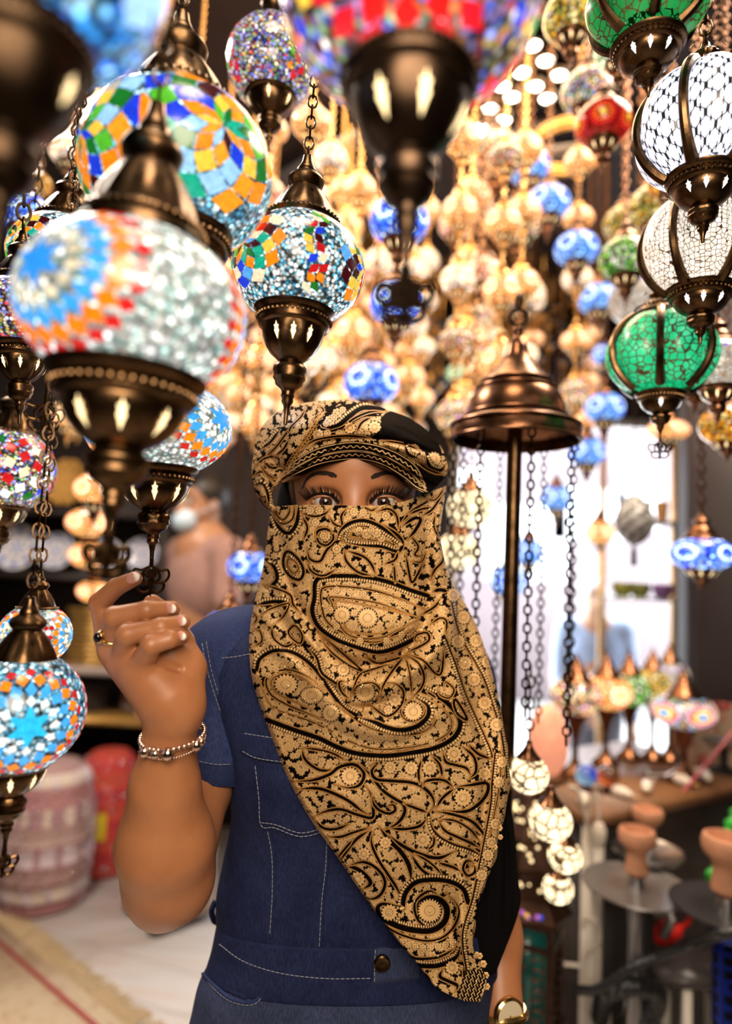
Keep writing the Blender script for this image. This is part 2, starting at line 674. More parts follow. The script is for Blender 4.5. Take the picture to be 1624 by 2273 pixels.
def beads_ring(m, r, z, n, rr, mat_i=0):
    for i in range(n):
        a = 2 * PI * i / n
        m.add(*sphere((r * math.cos(a), r * math.sin(a), z), rr, 6, 4), mat_i)


def make_cap(R, sx=1.0, n=48, fl=10, beads=44, top=1.0):
    P = [(r * R * sx, (.62 + (z - .62) * top) * R) for r, z in CAPP]
    m = MB().add(*lathe(P, n, fluted(fl, .10, .82 * R, 1.25 * R)))
    if beads:
        beads_ring(m, .565 * R * sx, .775 * R, beads, .028 * R)
        # dark pierced slots round the shoulder
        for i in range(6):
            a = 2 * PI * i / 6 + .3
            m.add(*window_star([(r * R * sx, z * R) for r, z in CAPP[8:12]], a, 1.16 * R, .05 * R, .05 * R, R), 2)
    return m


def make_cup(R, sx=1.0, n=48, fl=8, beads=46, azs=(-.72, -.02, .72, 1.6, 3.14, -1.6), wh=.125, zc=-1.10, flut=.13, kind='star', drop=1.0):
    zf = lambda z: (-.57 + (z + .57) * drop)
    P = [(r * R * sx, zf(z) * R) for r, z in CUPP]
    m = MB().add(*lathe(P, n, fluted(fl, flut, -1.35 * R, -.92 * R)))
    if beads:
        beads_ring(m, .56 * R * sx, zf(-.80) * R, beads, .026 * R)
    for a in azs:
        m.add(*window_star(P, a, zf(zc) * R, wh * R, .052 * R, R), 1)
    return m


def chain_mb(L, link_l=0.028, wire=0.0022, nu=8, nv=5, ax=(0, 0, 1)):
    """a hanging chain along +z from 0 to L as one part"""
    m = MB()
    n = max(2, int(round(L / (link_l * 0.78))))
    pitch = L / n
    for i in range(n):
        t = np.linspace(0, 2 * PI, nu, endpoint=False)
        x = .33 * link_l * np.cos(t)
        z = .5 * link_l * np.sin(t) + (i + .5) * pitch
        P = np.stack([x, 0 * x, z], 1) if i % 2 else np.stack([0 * x, x, z], 1)
        m.add(*tube(P, wire, nv, True))
    return m


def filigree(s, wire):
    """flat openwork crown finial: hearts and petals of bronze wire; hangs from z=0"""
    m = MB()

    def c(pts, w=1.0, closed=False, mirror=True):
        for sg in ((1, -1) if mirror else (1,)):
            P = catmull(np.array([(sg * x * s, 0, z * s) for x, z in pts]), 6, closed)
            m.add(*tube(P, wire * w, 6, closed))
    c([(0, .05), (0, -.3)], 1.6, mirror=False)
    c([(0, -.28), (.20, -.45), (.36, -.68), (.33, -.92), (.18, -1.05), (.02, -.80)], 1.1)
    c([(.14, -.36), (.42, -.50), (.70, -.46), (.78, -.72), (.62, -.98), (.30, -1.04)])
    c([(.30, -1.04), (.56, -1.10), (.52, -1.36), (.28, -1.50), (.06, -1.40)])
    c([(.02, -.80), (.06, -1.0), (.02, -1.40), (0, -1.62)], .9)
    c([(0, -.46), (.14, -.62), (.10, -.74), (0, -.66)], 1.4)
    return m


LAMPS = []


def lamp_axes(cx, cy, d, tilt):
    cen = W(cx, cy, d)
    axis = np.array([0, 0, 1.0]) + math.tan(rad(tilt)) * CR
    return cen, basis(axis, cen - CAM)


def mosaic_lamp(label, cx, cy, r, d, tilt=0, ob=.8, design=None, glass=None, metal=None, capk={}, cupk={}, fin=None, finpx=60,
                turn=0, group=None, cat='lamp', chain=True, cap=True, seg=(48, 28), name='hanging_mosaic_lamp', bulb=False):
    cen, B = lamp_axes(cx, cy, d, tilt)
    R = r / FPX * d
    metal = metal or BRONZE
    drop = cupk.get('drop', 1.0)
    zt = (-.57 + (-2.42 + .57) * drop) * R
    root = empty(name, cen + B[:, 2] * zt, B, label, cat, group)
    up = (0, 0, -zt)
    g = Globe(R, ob, seg)
    if design:
        design(g)
    o = g.m.obj('glass_globe', glass, root, sharp=0, loc=up, rot=(0, 0, rad(turn)))
    if cap:
        make_cap(R, **capk).obj('cap', [metal, GLOW, BRONZE_D], root, loc=up)
    make_cup(R, **cupk).obj('cup', [metal, GLOW], root, loc=up)
    if fin:
        f = filigree(finpx / FPX * d, .0014 if d > .8 else .0026)
        f.obj('filigree_finial', metal, root, loc=(0, 0, .01 * R))
    if chain:
        ztop = 1.80 * capk.get('top', 1.0) * R
        L = (CEIL - (cen + B[:, 2] * ztop)[2]) / B[2, 2]
        chain_mb(L, .014 if d < 1.0 else .02, .0011 if d < 1.0 else .0017).obj('chain', metal, root, loc=(0, 0, -zt + ztop))
    LAMPS.append(root)
    return root


AQUA = [(.75, .95, 1), (.9, 1, 1), (.02, .12, .2), (.25, .7, .85), (1, .95, .85), (.1, .4, .6), (.6, .9, 1), (1, 1, 1)]
MULTI = [(.12, .15, .75), (.9, .85, .8), (.5, .45, .9), (.75, .55, .12), (.6, .05, .06), (.25, .3, .8), (.2, .5, .2), (.95, .8, .5)]
CLEAR = [(1, 1, .96), (.8, .97, .9), (1, .95, .88), (.55, .8, .76), (1, 1, 1)]
BLUEB = [(.05, .35, .9), (.2, .6, 1), (.02, .15, .7), (.5, .85, 1), (.03, .3, .85)]
B_AQUA = bead_mat('aqua_bead_glass', AQUA, 300, 1.8, .55)
B_CLEAR = bead_mat('clear_bead_glass', CLEAR, 240, 1.55, .70, grout=(.22, .24, .21))
B_MULTI = bead_mat('many_coloured_bead_glass', MULTI, 300, 1.6, .7)
B_BIG = bead_mat('bright_many_coloured_bead_glass', [(.12, .18, .8), (.55, .35, .75), (.8, .6, .2), (.55, .1, .12), (.35, .55, .3), (.3, .35, .85), (.8, .75, .7), (.75, .3, .1)], 175, 1.5, .9, spark=1.8)
B_BLUE = bead_mat('blue_bead_glass', BLUEB, 200, 2.2, .8)
B_SKY = bead_mat('sky_blue_bead_glass', [(.15, .5, .75), (.5, .85, 1), (.08, .3, .5), (.8, .95, 1), (.25, .6, .8)], 260, 1.5, .68)

MIXC = [ORG, YEL, GRN, DGR, BLU, MAR, SKY, TEA, RED, CRM, ORG, YEL, MAR]


def d_big(g):
    for az in (-.86, 1.80, 3.1):
        g.medallion(az, .05, (.03, .30, .85), [(14, .37, .07, .06, [CRM, (.75, .62, .4)], 0), (20, .56, .12, .085, (.05, .38, .92), .0), (22, .73, .12, .10, (1, .22, .006), .5),
                                               (24, .88, .085, .085, (.62, .015, .012), 0)], sr=.14, sa=.17, sb=.085)


def d_flower(g):
    for az in (.42, -1.15, 2.4):
        g.rosette(az, .0, [ORG, ORG, YEL, GRN, BLU, MAR, TEA, (.35, .65, 1), (1, .35, .02), DGR], 10, 5, .15)


def d_centre(g):
    for az in (-.92, 1.32, 3.0):
        g.rosette(az, .02, MIXC, 10, 5, .122)
    for az in (.24, -2.0):
        g.zig(az, MIXC)


def d_redcols(g):
    for az in (-1.15, -.75 + 1.5, 2.2, -2.4):
        for k in range(9):
            el = -.72 + k * .17
            g.tile(gdir(az + (.09 if k % 2 else -.09), el), rad(28 if k % 2 else -28), .13, .085, (.62, .015, .03))
        for k in range(5):
            g.tile(gdir(az - .28, -.6 + k * .3), .2, .09, .06, [ORG, GRN, YEL][k % 3])


def d_redwhite(g):
    for az in (-.35, .2, .75, 1.3, 2.2, -1.2):
        for k in range(8):
            g.tile(gdir(az + (.14 if k % 2 else -.14), -.66 + k * .18), rad(20 if k % 2 else -20), .15, .12, [RED, RED, CRM, YEL, DGR, RED, WHT, BLU][rng.integers(8)])


def d_star(g):
    for az in (.16, 2.2, -2.0):
        g.medallion(az, -.02, (.03, .55, .95), [(12, .38, .09, .07, (.95, .95, .9), 0), (16, .56, .13, .085, (.06, .42, .95), 0), (18, .73, .11, .10, (1, .25, .01), .5), (18, .86, .08, .085, (.6, .02, .02), 0)], sr=.16, sa=.2, sb=.09)


def d_petal(g):
    for az in (-.05, 2.6):
        for rr, n, col in ((.16, 6, (.9, .01, .01)), (.45, 12, (.85, .008, .008)), (.66, 16, (.7, .01, .02))):
            g.ring(az, -.52, n, rr, .15, .10, [col], lim=.99)
    for az in (1.2, -1.3):
        g.ring(az, -.2, 12, .4, .1, .07, [GRN, YEL, BLU, RED])


SMOKY = mat('smoky_bronze', (.05, .030, .018), .34, 1.0, (40, .4), .1)
# --- foreground mosaic lamps
mosaic_lamp('large blurred white beaded lamp with an orange and blue star, nearest on the left', 298, 694, 243, .66, 2.0, .77, d_big, B_CLEAR, capk=dict(top=1.15, sx=1.0), cupk=dict(drop=.80, sx=1.12, flut=.03, zc=-1.15), fin=True, finpx=56)
mosaic_lamp('blue beaded lamp with orange, green and blue diamond flower, behind the large white lamp', 395, 384, 206, .84, -2.5, .86, d_flower, B_SKY, turn=0)
mosaic_lamp('sharp aqua beaded mosaic lamp with multicoloured diamonds hanging right above the turban', 662, 600, 145, .97, 1.6, .84, d_centre, B_AQUA, cupk=dict(azs=(-.55, 0, .55, 1.6, 3.1, -1.6)), seg=(64, 40))
mosaic_lamp('red diamond lamp with blue and white beads at the top, left of the biggest lamp', 603, 142, 98, 1.45, -1.5, .98, d_redcols, B_MULTI, cupk=dict(drop=.80, sx=1.08, azs=(-.1, .9, -1.4, 2.5)), capk=dict(top=1.0))
mosaic_lamp('huge blurred lamp with red petals and rainbow beads hanging at top centre', 912, -25, 290, .58, -1.2, .86, d_petal, B_BIG, metal=SMOKY, cupk=dict(drop=.90, sx=.92, flut=.05, azs=(-.5, .28, 1.3, 2.5), zc=-1.18, wh=.13), fin=True, finpx=76)
mosaic_lamp('very dark out of focus bronze lamp with blue globe filling the top left corner', 62, -110, 300, .46, 1, .86, lambda g: g.rosette(1.0, .1, [ORG, GRN, (.3, .5, .95), MAR], 7, 3, .2), B_BLUE, metal=BRONZE_D, cupk=dict(drop=1.02, sx=.96, flut=.03, azs=(.9,)))
mosaic_lamp('small lamp with fluted cap half hidden behind the large white lamp at left', 138, 575, 112, 1.2, 1.5, .84, d_centre, B_AQUA, cupk=dict(drop=1.2), fin=True, finpx=52)
mosaic_lamp('tiny bead mosaic lamp cut by the left edge beside the large white lamp', 48, 705, 108, 1.02, -4.0, .80, d_redcols, B_MULTI, turn=30, cupk=dict(drop=.9))
mosaic_lamp('red and white diamond lamp with blue beads at the left edge, mid height', 12, 1042, 104, 1.27, 1.0, .92, d_redwhite, B_MULTI, cupk=dict(drop=.8))
HELD = mosaic_lamp('white, orange and blue star lamp whose filigree finial the woman holds', 352, 948, 158, .965, -1.2, .70, lambda g: [g.medallion(a, .1, (.04, .35, .9), [(14, .36, .08, .07, (.95, .92, .85), 0), (18, .54, .12, .085, (.06, .42, .95), 0), (20, .70, .11, .10, (1, .27, .01), .5), (20, .84, .08, .085, (.62, .015, .01), 0)]) for a in (.95, -1.2, 3.0)],
                   B_CLEAR, cupk=dict(drop=.70, sx=.92), fin=True, finpx=48)
mosaic_lamp('turquoise and orange star mosaic lamp glowing at the left edge, lower left', 42, 1580, 138, .86, 1.0, .98, d_star, B_SKY, cupk=dict(drop=.85), fin=True, finpx=36)
mosaic_lamp('small orange and blue mosaic lamp half behind the lamp cap at left, beside stacked frames', 78, 1408, 76, .94, 0, .9, lambda g: [g.medallion(a, 0, SKY, [(12, .36, .1, .07, CRM, 0), (14, .56, .13, .09, (.06, .4, .95), 0), (16, .74, .12, .11, ORG, .5), (16, .9, .09, .09, RED, 0)]) for a in (1.3, -.6)], B_CLEAR, cupk=dict(drop=.6))


# --- openwork metal lanterns with frosted glass, on the right
def fret_mat(name, col, scale, strength, width=0.06, rnd=1.0, hot=0.0):
    t = NT(name)
    v = t.n('TexVoronoi', feature='DISTANCE_TO_EDGE')
    v.inputs['Scale'].default_value = scale
    v.inputs['Randomness'].default_value = rnd
    co = t.coord()
    t.l(co, v.inputs['Vector'])
    ln = t.ramp(v.outputs['Distance'], [(width, (0, 0, 0)), (width * 1.7, (1, 1, 1))])
    nz = t.noise(co, scale * .35, 2)
    sh = t.ramp(nz, [(.3, tuple(c * .7 for c in col)), (.55, col), (.75, tuple(min(1.5, c * 1.25 + hot) for c in col))])
    em = t.mix(1.0, sh, ln, 'MULTIPLY')
    t.l(em, t.b.inputs['Emission Color'])
    t.b.inputs['Emission Strength'].default_value = strength
    t.l(t.mix(ln, (.10, .05, .02, 1), tuple(c * .5 for c in col) + (1,)), t.b.inputs['Base Color'])
    t.set(Roughness=0.3)
    return t.m


F_GREEN = fret_mat('green_fretwork_glass', (.012, .50, .20), 108, 1.1, .050, .75, .12)
F_DGREEN = fret_mat('deep_green_fretwork_glass', (.01, .24, .05), 120, 1.0, .04, 1.0, .03)
F_CREAM = fret_mat('cream_honeycomb_fretwork_glass', (1.0, .86, .72), 190, 1.15, .045, .45)
F_LAT = attr_mat('white_lattice_fretwork_glass', .3, 1.0, basek=.5)


def gore(R, a0, a1, ob, bulge, nu=16, nv=20, lo=-.95, hi=.95, shrink=.0):
    u = np.linspace(0, 1, nu)
    v = np.linspace(lo, hi, nv)
    U, Vv = np.meshgrid(u, v)
    A = a0 + (a1 - a0) * (shrink + (1 - 2 * shrink) * U)
    rr = 1 - bulge + bulge * np.sin(U * PI) ** .6
    X = np.stack([np.sin(A) * np.cos(Vv) * rr, -np.cos(A) * np.cos(Vv) * rr, np.sin(Vv) * ob], -1) * R
    return X.reshape(-1, 3), grid_faces(nu, nv), U.ravel(), Vv.ravel()


def lattice_col(U, Vv, base=(.80, .83, 1.0), cols=3.5, rows=2.6):
    x = U * cols
    y = Vv * rows / 1.0
    lines = np.zeros_like(U)
    for off, sh in ((0, 0), (.5, .5)):
        fx = (x + off) % 1 - .5
        b = .25 + .21 * np.clip(1.5 * np.cos(2 * PI * (y + sh)), -1, 1)
        lines = np.maximum(lines, (np.abs(np.abs(fx) - b) < .040) * 1.0)
    fx = (x % .5) - .25
    fy = (y * 2) % 1 - .5
    lines = np.maximum(lines, ((np.abs(fx) < .022) & (np.abs(fy) < .3)) * 1.0)
    lines = np.maximum(lines, (np.hypot(fx, fy * .35) < .055) * 1.0)
    w = np.exp(-((U - .55) ** 2 / .02 + (Vv + .15) ** 2 / .06)) * .25
    return np.array(base)[None] * (1 - lines * .985)[:, None] * (1 + 0 * w)[:, None]


def ottoman(label, cx, cy, r, d, tilt, glass, az0, n=6, ob=.8, lattice=False, fin=None, finpx=34, top=1.0, drop=.62, sx=.62, capsx=.75, win=(-.5, .1, .8, 2.5)):
    cen, B = lamp_axes(cx, cy, d, tilt)
    R = r / FPX * d
    zt = (-.57 + (-2.42 + .57) * drop) * R - .18 * R
    root = empty('openwork_glass_lantern', cen + B[:, 2] * zt, B, label, 'lantern', None)
    for k in range(n):
        a0, a1 = az0 + 2 * PI * k / n, az0 + 2 * PI * (k + 1) / n
        if lattice:
            front = abs(((a0 + a1) / 2 + PI) % (2 * PI) - PI) < 1.6
            X, F, U, Vv = gore(R, a0, a1, ob, .22, 110 if front else 30, 150 if front else 40)
            MB().add(X, F, 0, lattice_col(U, Vv)).obj('glass_panel', glass, root, sharp=0, loc=(0, 0, -zt))
        else:
            X, F, U, Vv = gore(R, a0, a1, ob, .22)
            MB().add(X, F).obj('glass_panel', glass, root, sharp=0, loc=(0, 0, -zt))
        v = np.linspace(-1.0, 1.0, 26)
        P = np.stack([np.sin(a0) * np.cos(v), -np.cos(a0) * np.cos(v), np.sin(v) * ob * 1.03], -1) * R * 0.96
        MB().add(*tube(P, R * (.068 + .045 * np.abs(np.sin(v)) ** 3), 8, flat=((math.cos(a0), math.sin(a0), 0), 1.0))).obj('rib', BRONZE, root, loc=(0, 0, -zt))
    m = make_cap(R, sx=capsx, n=40, beads=40, top=.55 * top)
    m.tf(t=(0, 0, .08 * R)).obj('cap', [BRONZE, GLOW, BRONZE_D], root, loc=(0, 0, -zt))
    m = make_cup(R, sx=sx, n=40, beads=40, drop=drop, flut=.05, azs=win, wh=.08, zc=-1.1)
    m.tf(t=(0, 0, -.18 * R)).obj('cup', [BRONZE, GLOWW], root, loc=(0, 0, -zt))
    if fin:
        filigree(finpx / FPX * d, .0012).obj('filigree_finial', BRONZE, root)
    ztop = (.62 + (1.80 - .62) * .55 * top + .05) * R
    L = (CEIL - (cen + B[:, 2] * ztop)[2]) / B[2, 2]
    chain_mb(L, .018, .0015).obj('chain', BRONZE, root, loc=(0, 0, -zt + ztop))
    return root


ottoman('dark green fretwork lantern cut by the top edge at upper right', 1436, 8, 132, .94, -1, F_DGREEN, .2, ob=.72, drop=.5, sx=.95)
ottoman('blue-white lattice lantern with bronze ribs at the upper right edge', 1562, 286, 148, 1.02, .6, F_LAT, -.28, ob=.92, lattice=True, drop=.56, sx=.85)
ottoman('cream white honeycomb lantern right below the blue-white lattice lantern', 1556, 548, 130, 1.19, .6, F_CREAM, -.45, ob=.94, drop=.52, sx=.9)
ottoman('bright green honeycomb lantern with filigree finial below the cream lantern', 1467, 786, 118, 1.37, .4, F_GREEN, -.02, ob=.82, fin=True, finpx=30, drop=.46, sx=.72, capsx=.85, win=(.02, 1.5, 3.0, -1.5))
# ---------------------------------------------------------------- lamps deeper in the shop
def bgmat(name, pal, s=1.5, scale=13, spark=2.2, grout=(.07, .03, .008)):
    return bead_mat(name, pal, scale, s, 1.0, spark=spark, grout=grout, sampling='FRONT')


AMB = [(1, .38, .07), (1, .55, .18), (1, .26, .03), (1, .72, .36), (.85, .17, .04), (1, .48, .11)]
KIND = {
    'amber': bgmat('amber_mosaic_glass', AMB, 2.6),
    'cream': bgmat('cream_mosaic_glass', [(1, .75, .5), (1, .85, .66), (1, .6, .35), (1, .9, .8)], 2.3, 11),
    'confetti': bgmat('gold_confetti_mosaic_glass', [(1, .6, .2), (1, .75, .4), (.7, .1, .1), (1, .5, .1), (.2, .4, .25), (.6, .3, .5), (1, .8, .5)], 1.9, 9),
    'rose': bgmat('rose_mosaic_glass', [(1, .55, .4), (.85, .16, .12), (1, .75, .6), (1, .6, .3)], 1.9, 9),
    'mint': bgmat('mint_mosaic_glass', [(.5, .85, .45), (1, .8, .5), (.3, .7, .35), (.9, .95, .7)], 2.0, 10),
    'blue': bgmat('pale_blue_mosaic_glass', [(.12, .32, .95), (.3, .62, 1), (.6, .85, 1), (.06, .2, .85), (.2, .5, 1)], 2.2, 8, 1.6, (.04, .15, .5)),
    'cobalt': bgmat('cobalt_mosaic_glass', [(.03, .08, .85), (.1, .3, 1), (.02, .04, .6), (.45, .75, 1), (.8, .95, 1)], 2.3, 8, 2.0, (.02, .05, .4)),
    'red': bgmat('red_mosaic_glass', [(.85, .02, .02), (.7, .01, .015), (1, .05, .03), (.8, .03, .02)], 1.0, 16, .6, (.4, .006, .006)),
    'green': bgmat('green_mosaic_glass', [(.05, .4, .02), (.35, .75, .1), (.6, .9, .4), (.02, .2, .02), (1, .95, .8)], 1.9, 7, 1.0),
    'yellow': bgmat('yellow_mosaic_glass', [(1, .55, .03), (1, .75, .2), (.9, .4, .02), (1, .85, .4), (.3, .3, .05)], 1.8, 7, 1.0),
    'white': bgmat('white_mosaic_glass', [(1, .9, .78), (1, .8, .65), (.95, .95, .9), (1, .85, .7)], 1.5, 14, .6, (.5, .4, .3)),
    'tricolour': bgmat('bright_patchwork_mosaic_glass', [(1, .3, .3), (.2, .4, .9), (1, .8, .5), (.4, .8, .3), (1, .6, .2), (1, .9, .8)], 1.8, 9, 1.0),
    'orange': bgmat('orange_mosaic_glass', [(1, .35, .01), (1, .5, .03), (1, .25, .01), (1, .7, .2)], 1.8, 9, 1.0),
}
_mc = {}


def cached(key, fn):
    if key not in _mc:
        _mc[key] = fn()
    return _mc[key]


def spots(kind):
    def f(g):
        if kind == 'red':
            for a in (0, 1.1, -1.1, 2.4):
                g.medallion(a, -.22, YEL, [(14, .28, .07, .06, (1, .18, .02), 0), (18, .42, .07, .06, (.9, .03, .02), 0)], sr=.08, sa=.08, sb=.06)
        elif kind in ('blue', 'cobalt'):
            for a in (-.5, .9, 2.2, -2):
                g.medallion(a, .05, (.02, .06, .6), [(14, .36, .09, .08, (.75, .92, 1), 0), (18, .56, .09, .085, (.05, .16, .85), 0)])
        elif kind in ('amber', 'rose', 'cream'):
            for a in (-.7, .6, 2.0, -2.2):
                g.medallion(a, 0, (1, .5, .2), [(12, .36, .09, .08, (1, .85, .6), 0), (16, .56, .09, .08, (.9, .25, .1) if kind != 'cream' else (1, .6, .3), 0)])
        elif kind == 'white':
            g.ring(0, 1.2, 20, .75, .09, .09, [(.15, .08, .5)], lim=.99)
        elif kind == 'discs':
            for a in (-.62, .62, 1.9, 3.1, -1.9):
                g.medallion(a, 0, (.1, .4, .9), [(12, .26, .08, .07, (1, .75, .25), 0), (16, .40, .09, .07, (.95, .1, .03), 0), (20, .52, .05, .06, (.8, .6, .9), 0)], sr=.08, sa=.09, sb=.06)
    return f


def bg_meshes(kind, ob, metal, shape='std'):
    def mk_globe():
        g = Globe(1.0, ob, (28, 16), .02)
        spots(kind)(g)
        return g.m.mesh('globe_' + kind, KIND.get(kind, KIND['white']), sharp=0)
    G = cached((kind, ob), mk_globe)
    Cp = cached(('cap', metal.name), lambda: make_cap(1.0, n=22, fl=8, beads=0, top=.8).mesh('cap', [metal, GLOW]))
    Cu = cached(('cup', metal.name, shape), lambda: make_cup(1.0, n=22, fl=8, beads=0, drop=.72 if shape == 'std' else .45, zc=-1.12).mesh('cup', [metal, GLOW]))
    return G, Cp, Cu


HOR = lambda px: 1262 - (px - IW / 2) * math.tan(RO)
COLUMNS = []   # (x, y, radius) of everything that hangs, so that nothing hangs through anything else


def bg_lamp(kind, cen, R, label, group=None, ob=.82, metal=None, to=None, cap=True, cup=True, cat='lamp', shape='std', capz=0.0, chain=True):
    metal = metal or COPPER
    G, Cp, Cu = bg_meshes(kind, ob, metal, shape)
    B = basis((0, 0, 1), np.asarray(cen) - CAM)
    zb = -.57 + (-2.42 + .57) * (.72 if shape == 'std' else .45)
    root = empty('hanging_mosaic_lamp', np.asarray(cen) + np.array([0, 0, zb * R]), B, label, cat, group, scale=R)
    link('glass_globe', G, root, (0, 0, -zb))
    dz = .62 * ob / .82 - .62
    if cap:
        link('cap', Cp, root, (0, 0, -zb + dz))
    if cup:
        link('cup', Cu, root, (0, 0, -zb - dz))
    zt = (.62 + 1.18 * .8 + dz)
    top = (to if to is not None else CEIL)
    L = (top - (cen[2] + zt * R)) / R
    if L > .1 and chain:
        L = round(L, 1)
        ch = cached(('chain', L, metal.name), lambda: chain_mb(L, .34, .035, 6, 4).mesh('chain', metal))
        link('chain', ch, root, (0, 0, -zb + zt))
    return root


def px_lamp(kind, px, py, r, d, label, **k):
    cen = W(px, py, d)
    COLUMNS.append((cen[0], cen[1], r / FPX * d))
    return bg_lamp(kind, cen, r / FPX * d, label, **k)


px_lamp('red', 1338, 275, 60, 2.0, 'red glass lamp with an orange disc at upper right', metal=COPPER)
px_lamp('tricolour', 1302, 205, 56, 2.25, 'many coloured patchwork lamp just above the red lamp')
px_lamp('yellow', 1268, 40, 62, 1.9, 'yellow mosaic lamp at the top edge, right of the spotlights')
px_lamp('mint', 1372, 108, 52, 1.75, 'pale green and white lamp below the yellow lamp at the top right')
px_lamp('blue', 1176, 372, 45, 3.0, 'pale blue lamp highest of the blue lamps right of the middle')
px_lamp('blue', 1216, 452, 47, 2.8, 'pale blue lamp just below and right of the highest blue one')
px_lamp('blue', 1279, 553, 47, 2.7, 'pale blue lamp level with the green mosaic lamp')
px_lamp('blue', 1326, 664, 42, 3.1, 'pale blue lamp left of the beige lamp with a purple patch')
px_lamp('blue', 1341, 906, 42, 3.2, 'pale blue lamp in front of the white awning')
px_lamp('blue', 1302, 1004, 40, 3.4, 'pale blue lamp beside the right rim of the lantern canopy')
px_lamp('blue', 1345, 788, 30, 3.7, 'small blue lamp left of the bright green lantern')
px_lamp('blue', 1234, 1107, 36, 3.9, 'blue lamp hanging in the bright street opening behind the canopy chains')
px_lamp('blue', 1172, 1225, 36, 4.05, 'blue lamp low in the bright opening, right of the canopy pole')
px_lamp('blue', 1128, 1290, 40, 3.75, 'lower blue lamp directly behind the canopy pole')
px_lamp('cobalt', 886, 492, 64, 2.1, 'cobalt blue lamp behind the tip of the huge central lamp')
px_lamp('cobalt', 879, 676, 58, 2.3, 'cobalt blue lamp under the filigree finial of the huge central lamp')
px_lamp('cobalt', 823, 852, 60, 2.5, 'cobalt blue lamp just above the turban')
px_lamp('green', 1388, 575, 58, 2.1, 'green and white mosaic lamp left of the cream lantern')
px_lamp('yellow', 1385, 497, 46, 2.6, 'yellow and green spotted lamp behind the cap of the green mosaic lamp')
px_lamp('yellow', 1452, 462, 58, 2.35, 'yellow lamp with a violet line, left of the cream lantern top')
px_lamp('orange', 1492, 402, 52, 1.9, 'orange lamp behind the tip of the blue-white lantern')
px_lamp('white', 1422, 668, 70, 2.75, 'beige beaded lamp with a purple patch above the green lantern', ob=.8)
px_lamp('confetti', 1100, 345, 56, 3.35, 'gold confetti lamp below the spotlights, left of the highest blue lamp')
px_lamp('confetti', 1150, 490, 56, 3.2, 'gold confetti lamp left of the second blue lamp')
px_lamp('cream', 1155, 655, 52, 3.45, 'bright cream lamp above the tip of the lantern canopy')
px_lamp('rose', 1072, 606, 42, 2.6, 'cream lamp with a red flower, right of the filigree finial')
px_lamp('rose', 1012, 500, 38, 3.3, 'rose lamp to the right of the huge lamp tip')
px_lamp('white', 1592, 812, 72, 1.5, 'white mosaic lamp with blue lines at the right edge, beside the green lantern')
px_lamp('orange', 1612, 945, 58, 1.78, 'orange and yellow mosaic lamp at the right edge below the white one', shape='short')
px_lamp('amber', 1540, 805, 62, 1.75, 'amber lamp with a long brown cup, half hidden by the green lantern')
px_lamp('cobalt', 1556, 1230, 66, 2.05, 'flat blue disc lamp hanging by the dark wall at right', ob=.62, shape='short')
px_lamp('amber', 1330, 1182, 34, 3.95, 'small amber lamp hanging before the bright opening', shape='short')
px_lamp('amber', 1482, 955, 44, 2.9, 'wide amber lamp behind the finial of the green lantern', ob=.55, shape='short')
px_lamp('cobalt', 553, 1258, 48, 2.3, 'blue and white lamp just left of the veil, upper of two')
px_lamp('cobalt', 508, 1392, 52, 2.15, 'blue and white lamp above the denim shoulder, lower of two')
px_lamp('cobalt', 50, 470, 54, 1.7, 'violet blue mosaic lamp at the left edge beneath the dark corner lamp')
px_lamp('orange', 84, 408, 30, 2.3, 'small orange lamp above the violet blue one at left')
px_lamp('cream', 152, 335, 40, 2.4, 'cream lamp beside the chain at upper left')
px_lamp('amber', 212, 1085, 46, 2.2, 'amber lamp below the large clear lamp, left of the held one')

# strings of three amber balls in front of the plate shelf
for k, (x, y, r, lab) in enumerate(((195, 1160, 46, 'topmost ball of the amber lamp string in front of the plate shelf'), (196, 1232, 42, 'middle ball of the amber lamp string in front of the plate shelf'),
                                    (208, 1312, 36, 'lowest ball of the amber lamp string in front of the plate shelf'))):
    zc = W(x, y, 2.6)[2]
    px_lamp('amber', x, y, r, 2.6, lab, ob=.72, cup=False, cap=True, to=None if k == 0 else prev, group='ball lamps of one string')
    prev = zc - .5 * r / FPX * 2.6

